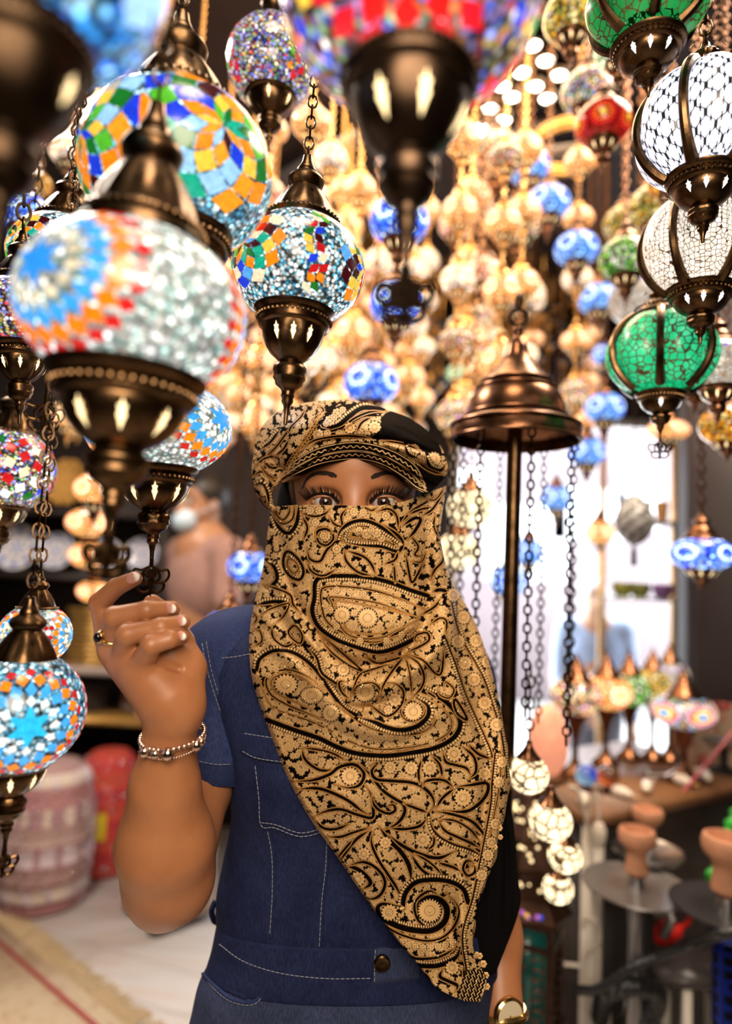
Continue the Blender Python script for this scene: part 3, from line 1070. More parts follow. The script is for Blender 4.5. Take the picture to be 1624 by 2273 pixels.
# the crowd of gold lamps in the middle of the shop: columns that hang free of each other
KL = {'amber': 'small amber mosaic lamp in the crowded golden middle of the shop', 'cream': 'small cream lamp glowing in the crowded golden middle of the shop',
      'confetti': 'small gold confetti lamp in the crowded golden middle of the shop', 'rose': 'small rose coloured lamp in the crowded golden middle of the shop',
      'mint': 'small mint green lamp in the crowded golden middle of the shop'}
kinds = ['amber'] * 12 + ['cream'] * 6 + ['confetti'] * 3 + ['rose'] * 3 + ['mint']
tries = 0
n_crowd = 0
while tries < 30000 and n_crowd < 232:
    tries += 1
    t = rng.uniform(1.45, 3.5)
    left = rng.random() < .16
    px = rng.uniform(150, 540) if left else rng.uniform(530, 1340)
    p = toW(LC(px, 800, t))
    R = rng.uniform(.038, .058)
    if p[1] > YF - .12 or p[0] > XR - .12:
        continue
    if any(math.hypot(p[0] - c[0], p[1] - c[1]) < (R + c[2]) * .95 + .010 for c in COLUMNS):
        continue
    COLUMNS.append((p[0], p[1], R))
    hy = HOR(px)
    lo = 1.5 + (hy - (1010 if left else (930 if px > 960 else 985))) / LF * t
    hi = min(2.9, 1.5 + (hy - 260) / LF * t)
    z = lo + rng.uniform(0, .22)
    zs = []
    while z < hi:
        zs.append(z)
        z += R * rng.uniform(3.4, 4.4) if rng.random() < .88 else .40
    zs = zs[::-1]
    for i, zc in enumerate(zs):
        kd = kinds[rng.integers(len(kinds))]
        bg_lamp(kd, np.array([p[0], p[1], zc]), R, KL[kd], 'gold lamps crowding the middle of the shop: ' + kd, metal=BRASS,
                to=None if i == 0 else zs[i - 1] - R * 1.75, ob=(.82, .7, .95)[rng.integers(3)])
        n_crowd += 1

# the farthest, uncountable little lamps behind them, one mass
far = [MB(), MB(), MB()]
pv, pf = lathe([(r, z) for r, z in CUPP[::3]] + [(.57, -.57)], 10)
cv, cf = lathe([(r, z) for r, z in CAPP[::3]], 10)
sv, sf = sphere((0, 0, 0), (1, 1, .85), 14, 9)
mm = MB()
for i in range(230):
    t = rng.uniform(3.05, 3.75)
    px = rng.uniform(540, 1330)
    R = rng.uniform(.028, .044)
    p = toW(LC(px, 800, t))
    p[1] = min(p[1], YF - .1)
    if any(math.hypot(p[0] - c[0], p[1] - c[1]) < R + c[2] * .6 for c in COLUMNS if c[1] > 2.6):
        continue
    z = 1.5 + (HOR(px) - rng.uniform(330, 900)) / LF * t
    z = min(z, 2.95)
    q = np.array([p[0], p[1], z])
    mm.add(sv * R + q, sf, int(rng.integers(3)))
    mm.add(pv * R * np.array([1, 1, .72]) + q, pf, 3)
    mm.add(cv * R + q, cf, 3)
    mm.add(*tube(np.array([q + [0, 0, 1.7 * R], [q[0], q[1], CEIL - .004]]), .0035, 5), 3)
tag(mm.obj('distant_gold_lamps', [KIND['amber'], KIND['cream'], KIND['confetti'], BRASS], sharp=0), 'mass of tiny distant gold lamps at the far end of the shop', 'lamps', kind='stuff')

# spotlights on the ceiling
for k, (x, y) in enumerate(((1182, 102), (1211, 136), (1240, 168), (1158, 162), (1187, 193), (1136, 217), (1087, 242), (1117, 268), (1114, 192), (1214, 220), (1070, 296), (1066, 285))):
    c = Wz(x, y, CEIL - .12)
    root = empty('ceiling_spotlight', c, None, 'bright round ceiling spotlight in the cluster right of the huge lamp', 'spotlight', 'spotlights on the dark ceiling')
    hs = cached('spot_housing', lambda: MB().add(*lathe([(.001, .119), (.008, .118), (.008, .05), (.024, .04), (.027, .0), (.024, -.002), (.022, .006)], 18)).mesh('housing', BRONZE_D))
    ln_ = cached('spot_lens', lambda: MB().add(*lathe([(.001, -.006), (.011, -.005), (.023, .003)], 18)).mesh('lens', mat('spotlight_lens', (1, .86, .68), .3, emit=14)))
    link('housing', hs, root)
    link('lens', ln_, root)

# brass ring chandelier below the spotlights
c = W(1262, 338, 3.5)
root = empty('ring_chandelier', c, None, 'brass ring chandelier hanging left of the red lamp', 'chandelier')
R = 84 / FPX * 3.5
m = MB()
for dz, rr in ((0, .006), (.018, .009), (.036, .006)):
    m.add(*torus((0, 0, dz), R, rr, nu=48))
m.add(*lathe([(R, 0), (R - .002, .018), (R, .036)], 48)).obj('ring', BRASS, root)
for a in (0.4, 2.5, 4.6):
    P = np.array([(R * math.cos(a), R * math.sin(a), .036), (.02 * math.cos(a), .02 * math.sin(a), .40)])
    MB().add(*tube(P, .004, 6)).obj('hanger', BRASS, root)
MB().add(*tube(np.array([(0, 0, .38), (0, 0, CEIL - c[2])]), .008, 8)).obj('stem', BRASS, root)

# the canopy stand with chains
D = 1.60
k = D / FPX
top = W(1149, 720, D)
ax = np.array([0, 0, 1.0])
root = empty('canopy_lamp_stand', np.array([top[0], top[1], 0]), basis(ax, top - CAM), 'bronze canopy lamp stand with bell shaped top, pole and hanging chains right of the woman', 'lamp stand')
prof = [(.001, 0), (8, -4), (12, -14), (9, -24), (10, -32), (20, -44), (24, -58), (26, -70), (40, -92), (58, -112), (70, -126), (76, -132), (74, -138), (88, -152), (100, -172), (106, -192),
        (108, -206), (104, -210), (116, -218), (132, -226), (138, -234), (138, -262), (134, -264), (131, -236), (100, -214), (60, -150), (.001, -90)]
H = top[2]
MB().add(*lathe([(r * k, z * k + H) for r, z in prof], 64, lambda T, z: 1 + .004 * np.sin(T * 40) * (z < H - 228 * k))).obj('canopy', COPPER, root)
for zz, rr in ((-134, 76), (-150, 88), (-208, 107), (-232, 139), (-262, 139)):
    MB().add(*torus((0, 0, zz * k + H), rr * k, 3.2 * k, nu=56)).obj('canopy_ring', COPPER, root)
MB().add(*lathe([(.012, 0), (.012, H - 140 * k)], 16)).obj('pole', BRONZE, root)
MB().add(*lathe([(.001, 0), (.14, 0), (.14, .012), (.05, .03), (.02, .06), (.013, .1)], 32)).obj('base', BRONZE, root)
MB().add(*torus((0, 0, H + .012), .013, .003, (0, 1, 0))).add(*torus((0, 0, H + .036), .013, .003, (1, .3, 0))).obj('hanging_ring', BRONZE_D, root)
for i in range(8):
    a = 2 * PI * i / 8 + .25
    L = (620 if i % 2 else 560) * k
    chain_mb(L, .016, .0016, 7, 4).obj('chain', BRONZE_D, root, loc=(132 * k * math.cos(a), 132 * k * math.sin(a), H - 262 * k - L))

F_WARM = fret_mat('warm_white_fretwork_glass', (1.0, .80, .48), 52, 1.9, .05, .7, .3)


def net_lamp(px, py, r, d, label, to, group=None, ob=.92):
    cen = W(px, py, d)
    R = r / FPX * d
    root = empty('fretwork_globe_lamp', cen - np.array([0, 0, R]), basis((0, 0, 1), cen - CAM), label, 'lamp', group)
    MB().add(*sphere((0, 0, R), (R, R, R * ob), 32, 20)).obj('glass_globe', F_WARM, root, sharp=0)
    MB().add(*lathe([(.6 * R, 1.70 * R), (.62 * R, 1.78 * R), (.5 * R, 1.9 * R), (.3 * R, 2.15 * R), (.16 * R, 2.4 * R), (.15 * R, 2.6 * R), (.001, 2.65 * R)], 28)).obj('cap', COPPER, root)
    MB().add(*lathe([(.001, -.1 * R), (.16 * R, .0), (.3 * R, .10 * R), (.42 * R, .20 * R)], 24)).obj('bottom_cup', COPPER, root)
    if to:
        L = max(.02, to - cen[2] - 1.6 * R)
        chain_mb(L, .02, .0018).obj('chain', COPPER, root, loc=(0, 0, 2.6 * R))
    return root


net_lamp(1172, 1718, 45, 1.5, 'warm white fretwork lamp nearest the scarf, top of the four stepping down beside it', W(1160, 1480, 1.5)[2])
net_lamp(1222, 1822, 47, 1.58, 'second warm white fretwork lamp of the four stepping down beside the scarf', None)
net_lamp(1254, 1900, 38, 1.68, 'third warm white fretwork lamp, behind the pierced Moroccan lantern', None)
net_lamp(1238, 1972, 34, 1.74, 'lowest warm white fretwork lamp, mostly hidden by the pierced Moroccan lantern', None)
net_lamp(1043, 1128, 50, 2.05, 'warm fretwork lamp with dark cap right of the veil, under the canopy rim', CEIL)
net_lamp(1017, 1222, 46, 2.2, 'lower warm fretwork lamp peeping out right of the veil', None)
# ---------------------------------------------------------------- distance-field bodies
def surface_nets(F, xs, ys, zs):
    s = F < 0
    c = s[:-1, :-1, :-1].astype(np.int8)
    for i in (0, 1):
        for j in (0, 1):
            for k in (0, 1):
                if i + j + k:
                    c = c + s[i:s.shape[0] - 1 + i, j:s.shape[1] - 1 + j, k:s.shape[2] - 1 + k]
    act = (c > 0) & (c < 8)
    I, J, K = np.nonzero(act)
    idx = np.full(act.shape, -1, np.int32)
    idx[I, J, K] = np.arange(len(I))
    P = np.zeros((len(I), 3))
    cnt = np.zeros(len(I))
    corners = [(i, j, k) for i in (0, 1) for j in (0, 1) for k in (0, 1)]
    vals = {q: F[I + q[0], J + q[1], K + q[2]].astype(float) for q in corners}
    for a in corners:
        for ax in range(3):
            if a[ax] == 0:
                b = list(a)
                b[ax] = 1
                b = tuple(b)
                va, vb = vals[a], vals[b]
                m = (va < 0) != (vb < 0)
                t = np.where(m, va / np.where(m, va - vb, 1), 0)
                pa = np.stack([xs[I + a[0]], ys[J + a[1]], zs[K + a[2]]], 1)
                pb = np.stack([xs[I + b[0]], ys[J + b[1]], zs[K + b[2]]], 1)
                P += np.where(m[:, None], pa + (pb - pa) * t[:, None], 0)
                cnt += m
    P /= np.maximum(cnt, 1)[:, None]
    quads = []
    for ax in range(3):
        n = [0, 1, 2]
        u, v = [q for q in n if q != ax]
        sl_a = [slice(1, -1)] * 3
        sl_b = [slice(1, -1)] * 3
        sl_a[ax] = slice(0, -1)
        sl_b[ax] = slice(1, None)
        A, Bv = s[tuple(sl_a)], s[tuple(sl_b)]
        ii = np.stack(np.nonzero(A != Bv), 1)
        fl = A[tuple(ii.T)]
        off = np.ones(3, int)
        off[ax] = 0
        ii = ii + off
        e = np.zeros((4, 3), int)
        e[1, u] = 1
        e[2, u] = e[2, v] = 1
        e[3, v] = 1
        base = ii.copy()
        base[:, u] -= 1
        base[:, v] -= 1
        q = np.stack([idx[tuple((base + e[w]).T)] for w in range(4)], 1)
        flip = fl if ax != 1 else ~fl
        q = np.where(flip[:, None], q, q[:, ::-1])
        quads.append(q)
    return P, np.concatenate(quads)


class SDF:
    def __init__(s, xs, ys, zs, big=.05):
        s.xs, s.ys, s.zs = xs, ys, zs
        s.F = np.full((len(xs), len(ys), len(zs)), big, np.float32)

    def _sub(s, lo, hi):
        r = []
        for a, l, h in zip((s.xs, s.ys, s.zs), lo, hi):
            i0, i1 = np.searchsorted(a, l), np.searchsorted(a, h)
            if i1 <= i0:
                return None, None
            r.append(slice(max(0, i0 - 1), i1 + 1))
        X = s.xs[r[0]][:, None, None]
        Y = s.ys[r[1]][None, :, None]
        Z = s.zs[r[2]][None, None, :]
        return tuple(r), (X, Y, Z)

    def comb(s, r, f, k, op):
        a = s.F[r]
        if op == 'sub':
            f = -f
            h = np.maximum(k - np.abs(a - f), 0) / max(k, 1e-9)
            s.F[r] = np.maximum(a, f) + h * h * k * .25
        else:
            h = np.maximum(k - np.abs(a - f), 0) / max(k, 1e-9)
            s.F[r] = np.minimum(a, f) - h * h * k * .25

    def cap(s, a, b, ra, rb, k=.005, op='add'):
        a, b = np.asarray(a, float), np.asarray(b, float)
        m = max(ra, rb) + .03 + k
        r, g = s._sub(np.minimum(a, b) - m, np.maximum(a, b) + m)
        if r is None:
            return s
        ba = b - a
        L = float(ba @ ba) + 1e-12
        t = np.clip(((g[0] - a[0]) * ba[0] + (g[1] - a[1]) * ba[1] + (g[2] - a[2]) * ba[2]) / L, 0, 1)
        d = np.sqrt((g[0] - a[0] - t * ba[0]) ** 2 + (g[1] - a[1] - t * ba[1]) ** 2 + (g[2] - a[2] - t * ba[2]) ** 2) - (ra + (rb - ra) * t)
        s.comb(r, d.astype(np.float32), k, op)
        return s

    def chain(s, pts, rs, k=.005, k2=.004):
        for i in range(len(pts) - 1):
            s.cap(pts[i], pts[i + 1], rs[i], rs[i + 1], k if i == 0 else k2)
        return s

    def ell(s, c, R, k=.005, op='add'):
        c, R = np.asarray(c, float), np.asarray(R, float)
        r, g = s._sub(c - R - .03 - k, c + R + .03 + k)
        if r is None:
            return s
        q = [(g[i] - c[i]) for i in range(3)]
        k0 = np.sqrt(sum((q[i] / R[i]) ** 2 for i in range(3)))
        k1 = np.sqrt(sum((q[i] / R[i] ** 2) ** 2 for i in range(3))) + 1e-9
        s.comb(r, (k0 * (k0 - 1) / k1).astype(np.float32), k, op)
        return s

    def mesh(s):
        return surface_nets(s.F, s.xs, s.ys, s.zs)


def axis_grid(parts):
    """[(start, end, step)...] contiguous"""
    out = []
    for a, b, h in parts:
        n = max(2, int(round((b - a) / h)))
        out.append(np.linspace(a, b, n, endpoint=False))
    return np.concatenate(out + [[parts[-1][1]]])


# ---------------------------------------------------------------- the woman
UPL = np.array([CR[2], CF[2], CU[2]])          # world up written in the lens frame
EYE = C(786, 1113, 1.04)                       # midpoint of her eyes
ROOT_W = toW(EYE - UPL * 1.0)
ROOT_W = np.array([ROOT_W[0], toW(EYE + np.array([0, .10, 0]))[1], 0.0])
WOMAN = empty('person', ROOT_W, None, 'woman in gold and black paisley headscarf and denim jumpsuit, fingers on a lamp finial', 'person')


def wadd(m, name, mats, sharp=42, parent=None):
    """mesh given in the lens frame becomes a child of the woman"""
    m.tf(CM, CAM - ROOT_W)
    return m.obj(name, mats, parent or WOMAN, sharp=sharp)


def skin_mat(name, base, deep):
    t = NT(name)
    co = t.coord()
    nz = t.noise(co, 26, 5, .6)
    t.l(t.ramp(nz, [(.3, deep), (.7, base)]), t.b.inputs['Base Color'])
    n2 = t.noise(co, 900, 3)
    t.bump(n2, .10, .001)
    t.set(Roughness=.42)
    t.b.inputs['Subsurface Weight'].default_value = .12
    t.b.inputs['Subsurface Radius'].default_value = (1, .4, .2)
    t.b.inputs['Subsurface Scale'].default_value = .006
    return t.m


SKIN = skin_mat('warm_brown_skin', (.43, .175, .074, 1), (.35, .133, .052, 1))
S = SDF(axis_grid([(-.30, -.272, .004), (-.272, -.155, .00115), (-.155, -.08, .0035), (-.08, .058, .00125), (.058, .26, .004)]),
        axis_grid([(.88 - OFFW, .912 - OFFW, .004), (.912 - OFFW, 1.095 - OFFW, .00125), (1.095 - OFFW, 1.33 - OFFW, .0055)]),
        axis_grid([(-1.70, -.60, .008), (-.60, -.225, .0035), (-.225, .065, .0012), (.065, .16, .004)]))
E = EYE
e = lambda x, y, z: E + np.array([x, y, z])
# head and face
S.ell(e(0, .086, .028), (.073, .090, .074), .01)
S.ell(e(0, .060, -.03), (.063, .064, .085), .02)
S.cap(e(-.040, .016, .018), e(.040, .016, .018), .0125, .0125, .012)
S.ell(e(0, .030, .050), (.058, .040, .050), .02)
for sx in (-1, 1):
    S.ell(e(sx * .042, .030, -.034), (.026, .026, .026), .018)
    S.ell(e(sx * .0312, .0005, -.001), (.0225, .013, .0125), .010, 'sub')
S.cap(e(0, .007, .014), e(0, -.017, -.040), .0095, .0110, .014)
S.ell(e(0, -.016, -.044), (.0155, .013, .011), .008)
for sx in (-1, 1):
    S.ell(e(sx * .013, -.006, -.046), (.0085, .011, .008), .005)
    S.cap(e(sx * .006, -.012, -.0535), e(sx * .009, -.009, -.053), .0028, .0028, .002, 'sub')
S.cap(e(-.02, .004, -.074), e(.02, .004, -.074), .008, .008, .01)     # lips
S.cap(e(-.018, .006, -.084), e(.018, .006, -.084), .009, .009, .008)
S.cap(e(-.022, -.006, -.0785), e(.022, -.006, -.0785), .0012, .0012, .002, 'sub')
S.ell(e(0, .012, -.108), (.022, .022, .018), .02)
for sx in (-1, 1):                                                     # ears
    S.ell(e(sx * .073, .095, -.012), (.009, .018, .030), .006)
EYEC = [e(sx * .0308, .0135, -.0005) for sx in (-1, 1)]
RE = .0122
for c in EYEC:
    S.ell(c, (RE + .0022,) * 3, .004)
for sx, c in zip((-1, 1), EYEC):                                       # almond openings between the lids
    r, g = S._sub(c - np.array([.03, .03, .02]), c + np.array([.03, .0, .02]))
    X, Y, Z = g
    tilt = sx * (X - c[0]) * .10
    zz = Z - c[2] - tilt
    R1, R2 = .0258, .0255
    hw = .0152
    c1 = -math.sqrt(R1 ** 2 - hw ** 2)
    c2 = math.sqrt(R2 ** 2 - hw ** 2)
    f = np.maximum(np.sqrt((X - c[0]) ** 2 + (zz - c1) ** 2) - R1, np.sqrt((X - c[0]) ** 2 + (zz - c2) ** 2) - R2)
    f = np.maximum(f, Y - (c[1] - .002))
    S.comb(r, (f + 0 * X + 0 * Z).astype(np.float32), .0012, 'sub')
    # lid crease
    a = np.linspace(-.014, .014, 7)
    pts = [c + np.array([x, -.0175 + 14 * x * x, .0098 - 22 * x * x + sx * x * .1]) for x in a]
    for p, q in zip(pts[:-1], pts[1:]):
        S.cap(p, q, .0010, .0010, .0022, 'sub')
# neck, trunk, legs
S.cap(e(0, .09, -.09), e(0, .115, -.21), .052, .058, .02)
TR = lambda px, py, d: C(px, py, d)
S.ell(TR(785, 1560, 1.175), (.145, .085, .17), .03)
S.ell(TR(785, 1850, 1.19), (.135, .080, .20), .04)
S.ell(TR(765, 2180, 1.22), (.150, .090, .16), .04)
S.cap(TR(520, 1485, 1.165), TR(1000, 1495, 1.175), .036, .036, .03)
FEET = []
for sx in (-1, 1):
    hip = TR(770 + sx * 150, 2260, 1.225)
    down = (toW(hip)[2] - .07)
    knee = hip - UPL * down * .5 + np.array([0, -.005, 0])
    ank = hip - UPL * down
    S.chain([hip, knee, ank], [.075, .052, .038], .03, .01)
    S.cap(ank - UPL * .03, ank - UPL * .038 + np.array([sx * .02, -.15, 0]), .034, .026, .02)
    FEET.append((hip, knee, ank))
# her right arm (left in the picture), raised
SH, EL = C(497, 1478, 1.15), C(374, 1946, 1.005)
S.chain([SH, C(430, 1745, 1.105), EL], [.050, .0415, .0410], .03, .012)
S.chain([EL, C(367, 1870, .994), C(366, 1745, .980), C(377, 1630, .971), C(386, 1570, .968)], [.0450, .0460, .0322, .0232, .0240], .008, .008)
S.cap(C(352, 2006, 1.0), C(372, 1972, 1.0), .018, .028, .02)
Hz = lambda zx, zy, d: C(190 + zx * .2112, 1240 + zy * .2112, d)
WR = Hz(925, 1580, .968)
S.cap(WR, Hz(560, 1190, .955), .024, .017, .012)
S.cap(WR, Hz(420, 1080, .964), .022, .016, .012)
S.cap(WR, Hz(310, 960, .974), .020, .015, .012)
S.cap(WR, Hz(260, 830, .988), .020, .014, .012)
S.cap(Hz(960, 1500, .972), Hz(1020, 1180, .982), .021, .0225, .014)    # ball of the thumb
S.cap(Hz(840, 1420, .958), Hz(640, 1200, .952), .022, .018, .012)      # heel of the hand
HF = SDF(S.xs, S.ys, S.zs) if False else S
FING = dict(
    pinky=([Hz(560, 1170, .950), Hz(690, 905, .930), Hz(880, 850, .936), Hz(1010, 825, .952)], [.0115, .0092, .0080, .0068]),
    ring=([Hz(400, 1060, .962), Hz(440, 800, .940), Hz(790, 720, .942), Hz(1015, 668, .960)], [.0120, .0100, .0086, .0072]),
    middle=([Hz(290, 930, .974), Hz(300, 620, .954), Hz(640, 545, .952), Hz(905, 528, .966)], [.0120, .0103, .0090, .0076]),
    index=([Hz(240, 800, .990), Hz(150, 465, .988), Hz(320, 300, .980), Hz(515, 212, .970)], [.0115, .0100, .0086, .0070]),
    thumb=([Hz(1040, 1130, .986), Hz(1010, 880, .994), Hz(870, 620, .990), Hz(700, 470, .980)], [.0165, .0125, .0112, .0086]))
for nm, (p, r) in FING.items():
    S.cap(p[0], p[1], r[0], r[1], .006 if nm != 'thumb' else .010)
    S.cap(p[1], p[2], r[1], r[2], .0022)
    S.cap(p[2], p[3], r[2], r[3], .0022)
S.ell(Hz(760, 1010, .968), (.026, .014, .024), .010)
# palm creases
for a, b in (((800, 1040), (1110, 1200)), ((790, 1080), (980, 1160))):
    S.cap(Hz(a[0], a[1], .945), Hz(b[0], b[1], .958), .0028, .0022, .005, 'sub')
# her left arm (right in the picture), hanging
SH2 = C(1000, 1505, 1.18)
WR2 = C(1108, 2235, 1.12)
S.chain([SH2, C(1052, 1740, 1.20), C(1085, 1960, 1.19), C(1100, 2080, 1.165), WR2], [.042, .036, .034, .031, .0255], .03, .012)
S.cap(WR2, WR2 + np.array([-.005, .012, -.075]), .024, .024, .012)
for i, (dx, dy, L) in enumerate(((-.020, -.012, .07), (-.008, .0, .08), (.004, .010, .075), (.016, .018, .06))):
    b = WR2 + np.array([dx, dy + .012, -.085])
    S.chain([b, b + np.array([-.002, .004, -L * .5]), b + np.array([-.006, .016, -L])], [.009, .008, .0065], .004, .002)
b = WR2 + np.array([-.022, -.01, -.04])
S.chain([b, b + np.array([-.014, -.01, -.03]), b + np.array([-.012, -.012, -.06])], [.012, .0095, .0075], .006, .002)
BV, BF = S.mesh()
BODY_BVH = BVHTree.FromPolygons([tuple(v) for v in toW(BV)], BF.tolist())
wadd(MB().add(BV, BF), 'body', SKIN, sharp=0)
del S


def hit(bvh, px, py, lift=0.0):
    """point of a surface seen at a photograph pixel, lifted towards the lens; lens-frame"""
    dv = W(px, py, 1.0) - CAM
    dv /= np.linalg.norm(dv)
    h = bvh.ray_cast(Vector(CAM), Vector(dv))
    if h[0] is None:
        return None
    p = np.array(h[0]) - dv * lift
    return (p - CAM) @ CM


def on(bvh, pts, lift=0.0, k=5, fallback=None):
    out = []
    for q in catmull(np.array(pts, float), k):
        p = hit(bvh, q[0], q[1], lift)
        if p is not None:
            if out and abs(p[1] - out[-1][1]) > .04:
                continue
            out.append(p)
    return np.array(out)


# eyes
t = attr_mat('eye_surface', .08)
for sx, c in zip((-1, 1), EYEC):
    V, F = sphere((0, 0, 0), RE, 40, 40)
    V = np.stack([V[:, 0], -V[:, 2], V[:, 1]], 1)               # pole towards the lens
    look = -c / np.linalg.norm(c)
    ang = np.degrees(np.arccos(np.clip((V / RE) @ look, -1, 1)))
    colr = np.tile(np.array([.46, .40, .37]), (len(V), 1))
    colr[ang < 34] = (.035, .014, .008)
    colr[ang < 30] = (.040, .016, .008)
    colr[ang < 13] = (.004, .003, .003)
    V = V * (1 + .05 * np.clip(1 - ang / 33, 0, 1) ** .5)[:, None]
    wadd(MB().add(V + c, F, 0, colr), 'eyeball', t, sharp=0)
HAIR = mat('black_hair', (.012, .008, .006), .45)
LASH = mat('dark_lash', (.008, .005, .004), .5)
LIDS = {-1: [(680, 1108), (694, 1099), (716, 1095.5), (736, 1101), (751, 1115)], 1: [(822, 1115), (836, 1101), (856, 1095.5), (878, 1099), (894, 1107)]}
for sx, pts in LIDS.items():
    m = MB()
    P = on(BODY_BVH, pts, .0008, 8)
    Pc = [p for p in P]
    m.add(*tube(P, .0016, 6))
    for i in range(34):
        f = i / 33
        q = catmull(np.array(pts, float), 10)
        q = q[int(f * (len(q) - 1))]
        p = hit(BODY_BVH, q[0], q[1], .001)
        if p is None:
            continue
        o = (f if sx > 0 else 1 - f)                               # 0 inner corner, 1 outer corner
        L = (.0035 + .0065 * math.sin(min(1, o * 1.15) * PI * .62)) * rng.uniform(.8, 1.1)
        sd = sx * (-.35 + 1.25 * o) + rng.uniform(-.12, .12)
        d1 = np.array([sd * .55, -.9, .15])
        d2 = np.array([sd * .9, -.45, .9])
        m.add(*tube(np.array([p, p + d1 * L * .45, p + d1 * L * .55 + d2 * L * .55, p + d1 * L * .5 + d2 * L * .95]), [.0006, .00055, .0004, .0001], 4))
    wadd(m, 'eyelashes', LASH)
BROWM = mat('soft_brown_black_brow', (.022, .012, .008), .6)
BROWS = {-1: [(673, 1079), (680, 1065), (694, 1054), (712, 1050), (730, 1052), (748, 1058)], 1: [(824, 1061), (842, 1053), (860, 1050), (878, 1053), (892, 1063), (900, 1076)]}
for sx, pts in BROWS.items():
    m = MB()
    q = catmull(np.array(pts, float), 12)
    for i in range(380):
        f = rng.random()
        b = q[int(f * (len(q) - 1))]
        tn = q[min(len(q) - 1, int(f * (len(q) - 1)) + 1)] - q[max(0, int(f * (len(q) - 1)) - 1)]
        tn = tn / (np.linalg.norm(tn) + 1e-9)
        o = f if sx > 0 else 1 - f
        th = 5.6 * (1 - .75 * o) * (1 if o > .06 else .6)
        off = rng.uniform(-1, 1) * th
        a = b + np.array([-tn[1], tn[0]]) * off
        dr = tn * (sx) * 7 + np.array([0, -4 * (1 - o) if off > -2 else 0])
        pa, pb = hit(BODY_BVH, a[0], a[1], .0006), hit(BODY_BVH, a[0] + dr[0], a[1] + dr[1], .0010)
        if pa is None or pb is None or np.linalg.norm(pa - pb) > .02:
            continue
        m.add(*tube(np.array([pa, (pa + pb) / 2 + np.array([0, -.0004, 0]), pb]), [.00042, .0004, .0001], 4))
    wadd(m, 'eyebrow', BROWM)
m = MB()
m.add(*sphere(e(0, .098, .022), (.0795, .082, .095), 40, 24))
wadd(m, 'hair', HAIR, sharp=0)

# nails
NAIL = attr_mat('french_manicure_nail', .15)
for nm, (zx, zy, hw, hl, ang) in dict(index=(492, 208, .0052, .0088, 20), middle=(880, 522, .0052, .0078, -4), ring=(992, 655, .005, .0072, -2), pinky=(1000, 812, .0042, .0058, -10)).items():
    c = hit(BODY_BVH, 190 + zx * .2112, 1240 + zy * .2112, 0)
    if c is None:
        continue
    V, F = sphere((0, 0, 0), 1, 16, 10)
    cl = np.where((V[:, 0] > .55)[:, None], np.array([[.85, .80, .76]]), np.array([[.62, .30, .24]]))
    V = V * np.array([hl, .0022, hw])
    a = rad(ang)
    R = np.array([[math.cos(a), 0, -math.sin(a)], [0, 1, 0], [math.sin(a), 0, math.cos(a)]])
    yaw = rad(-24)
    Ry = np.array([[math.cos(yaw), -math.sin(yaw), 0], [math.sin(yaw), math.cos(yaw), 0], [0, 0, 1]])
    wadd(MB().add(V @ (R @ Ry).T + c + np.array([0, .0002, 0]), F, 0, cl), 'fingernail', NAIL, sharp=0)

# ring on the middle finger
GOLD = mat('polished_gold', (.80, .50, .18), .2, 1.0)
p0, p1 = FING['middle'][0][0], FING['middle'][0][1]
rc = p0 + (p1 - p0) * .42
m = MB().add(*torus(rc, .0118, .0021, p1 - p0, 36, 10), 0)
hd = rc + np.array([-.0085, -.0105, 0.0])
m.add(*sphere(hd, (.0052, .0045, .0058), 18, 12), 0)
m.add(*sphere(hd + np.array([-.001, -.0028, 0]), (.0040, .003, .0046), 18, 12), 1)
wadd(m, 'ring', [GOLD, mat('black_onyx', (.004, .004, .004), .1)])

# charm bracelet
SILV = mat('rose_silver', (.80, .58, .46), .18, 1.0)
wc, wax = C(383, 1630, .970), C(378, 1600, .970) - C(383, 1660, .974)
wax = wax / np.linalg.norm(wax)
e1 = np.cross(wax, [0, 1.0, 0])
e1 /= np.linalg.norm(e1)
e2 = np.cross(wax, e1)
br = MB()
Rb = .0292


def band(a, R, lift):
    return wc + e1 * R * math.cos(a) + e2 * R * math.sin(a) + wax * lift


for i in range(40):
    br.add(*sphere(band(2 * PI * i / 40, Rb, 0), .0023, 10, 7))
for i in range(84):
    a = 2 * PI * i / 84
    br.add(*sphere(band(a, Rb + .0005, -.0055 - .003 * (e2[1] * math.sin(a) < 0) * abs(math.sin(a))), .0011, 6, 5))
BR = wadd(br, 'charm_bracelet', SILV, sharp=0)
frontp = [band(a, Rb + .002, -.003) for a in np.linspace(0, 2 * PI, 240)]
frontp = [q for q in frontp if q[1] < wc[1] - .002]
for (px, r) in ((321, .0048), (344, .0040), (372, .0056), (436, .0050), (446, .0034)):
    c = min(frontp, key=lambda q: abs(q[0] / q[1] * LF + IW / 2 - px))
    m = MB().add(*sphere(c, (r, r, r * 1.1), 16, 12))
    for i in range(8):
        a = 2 * PI * i / 8
        m.add(*sphere(c + r * .95 * np.array([math.cos(a), -.35, math.sin(a)]), r * .22, 6, 5))
    m.tf(CM, CAM - ROOT_W)
    m.obj('charm', SILV, BR)

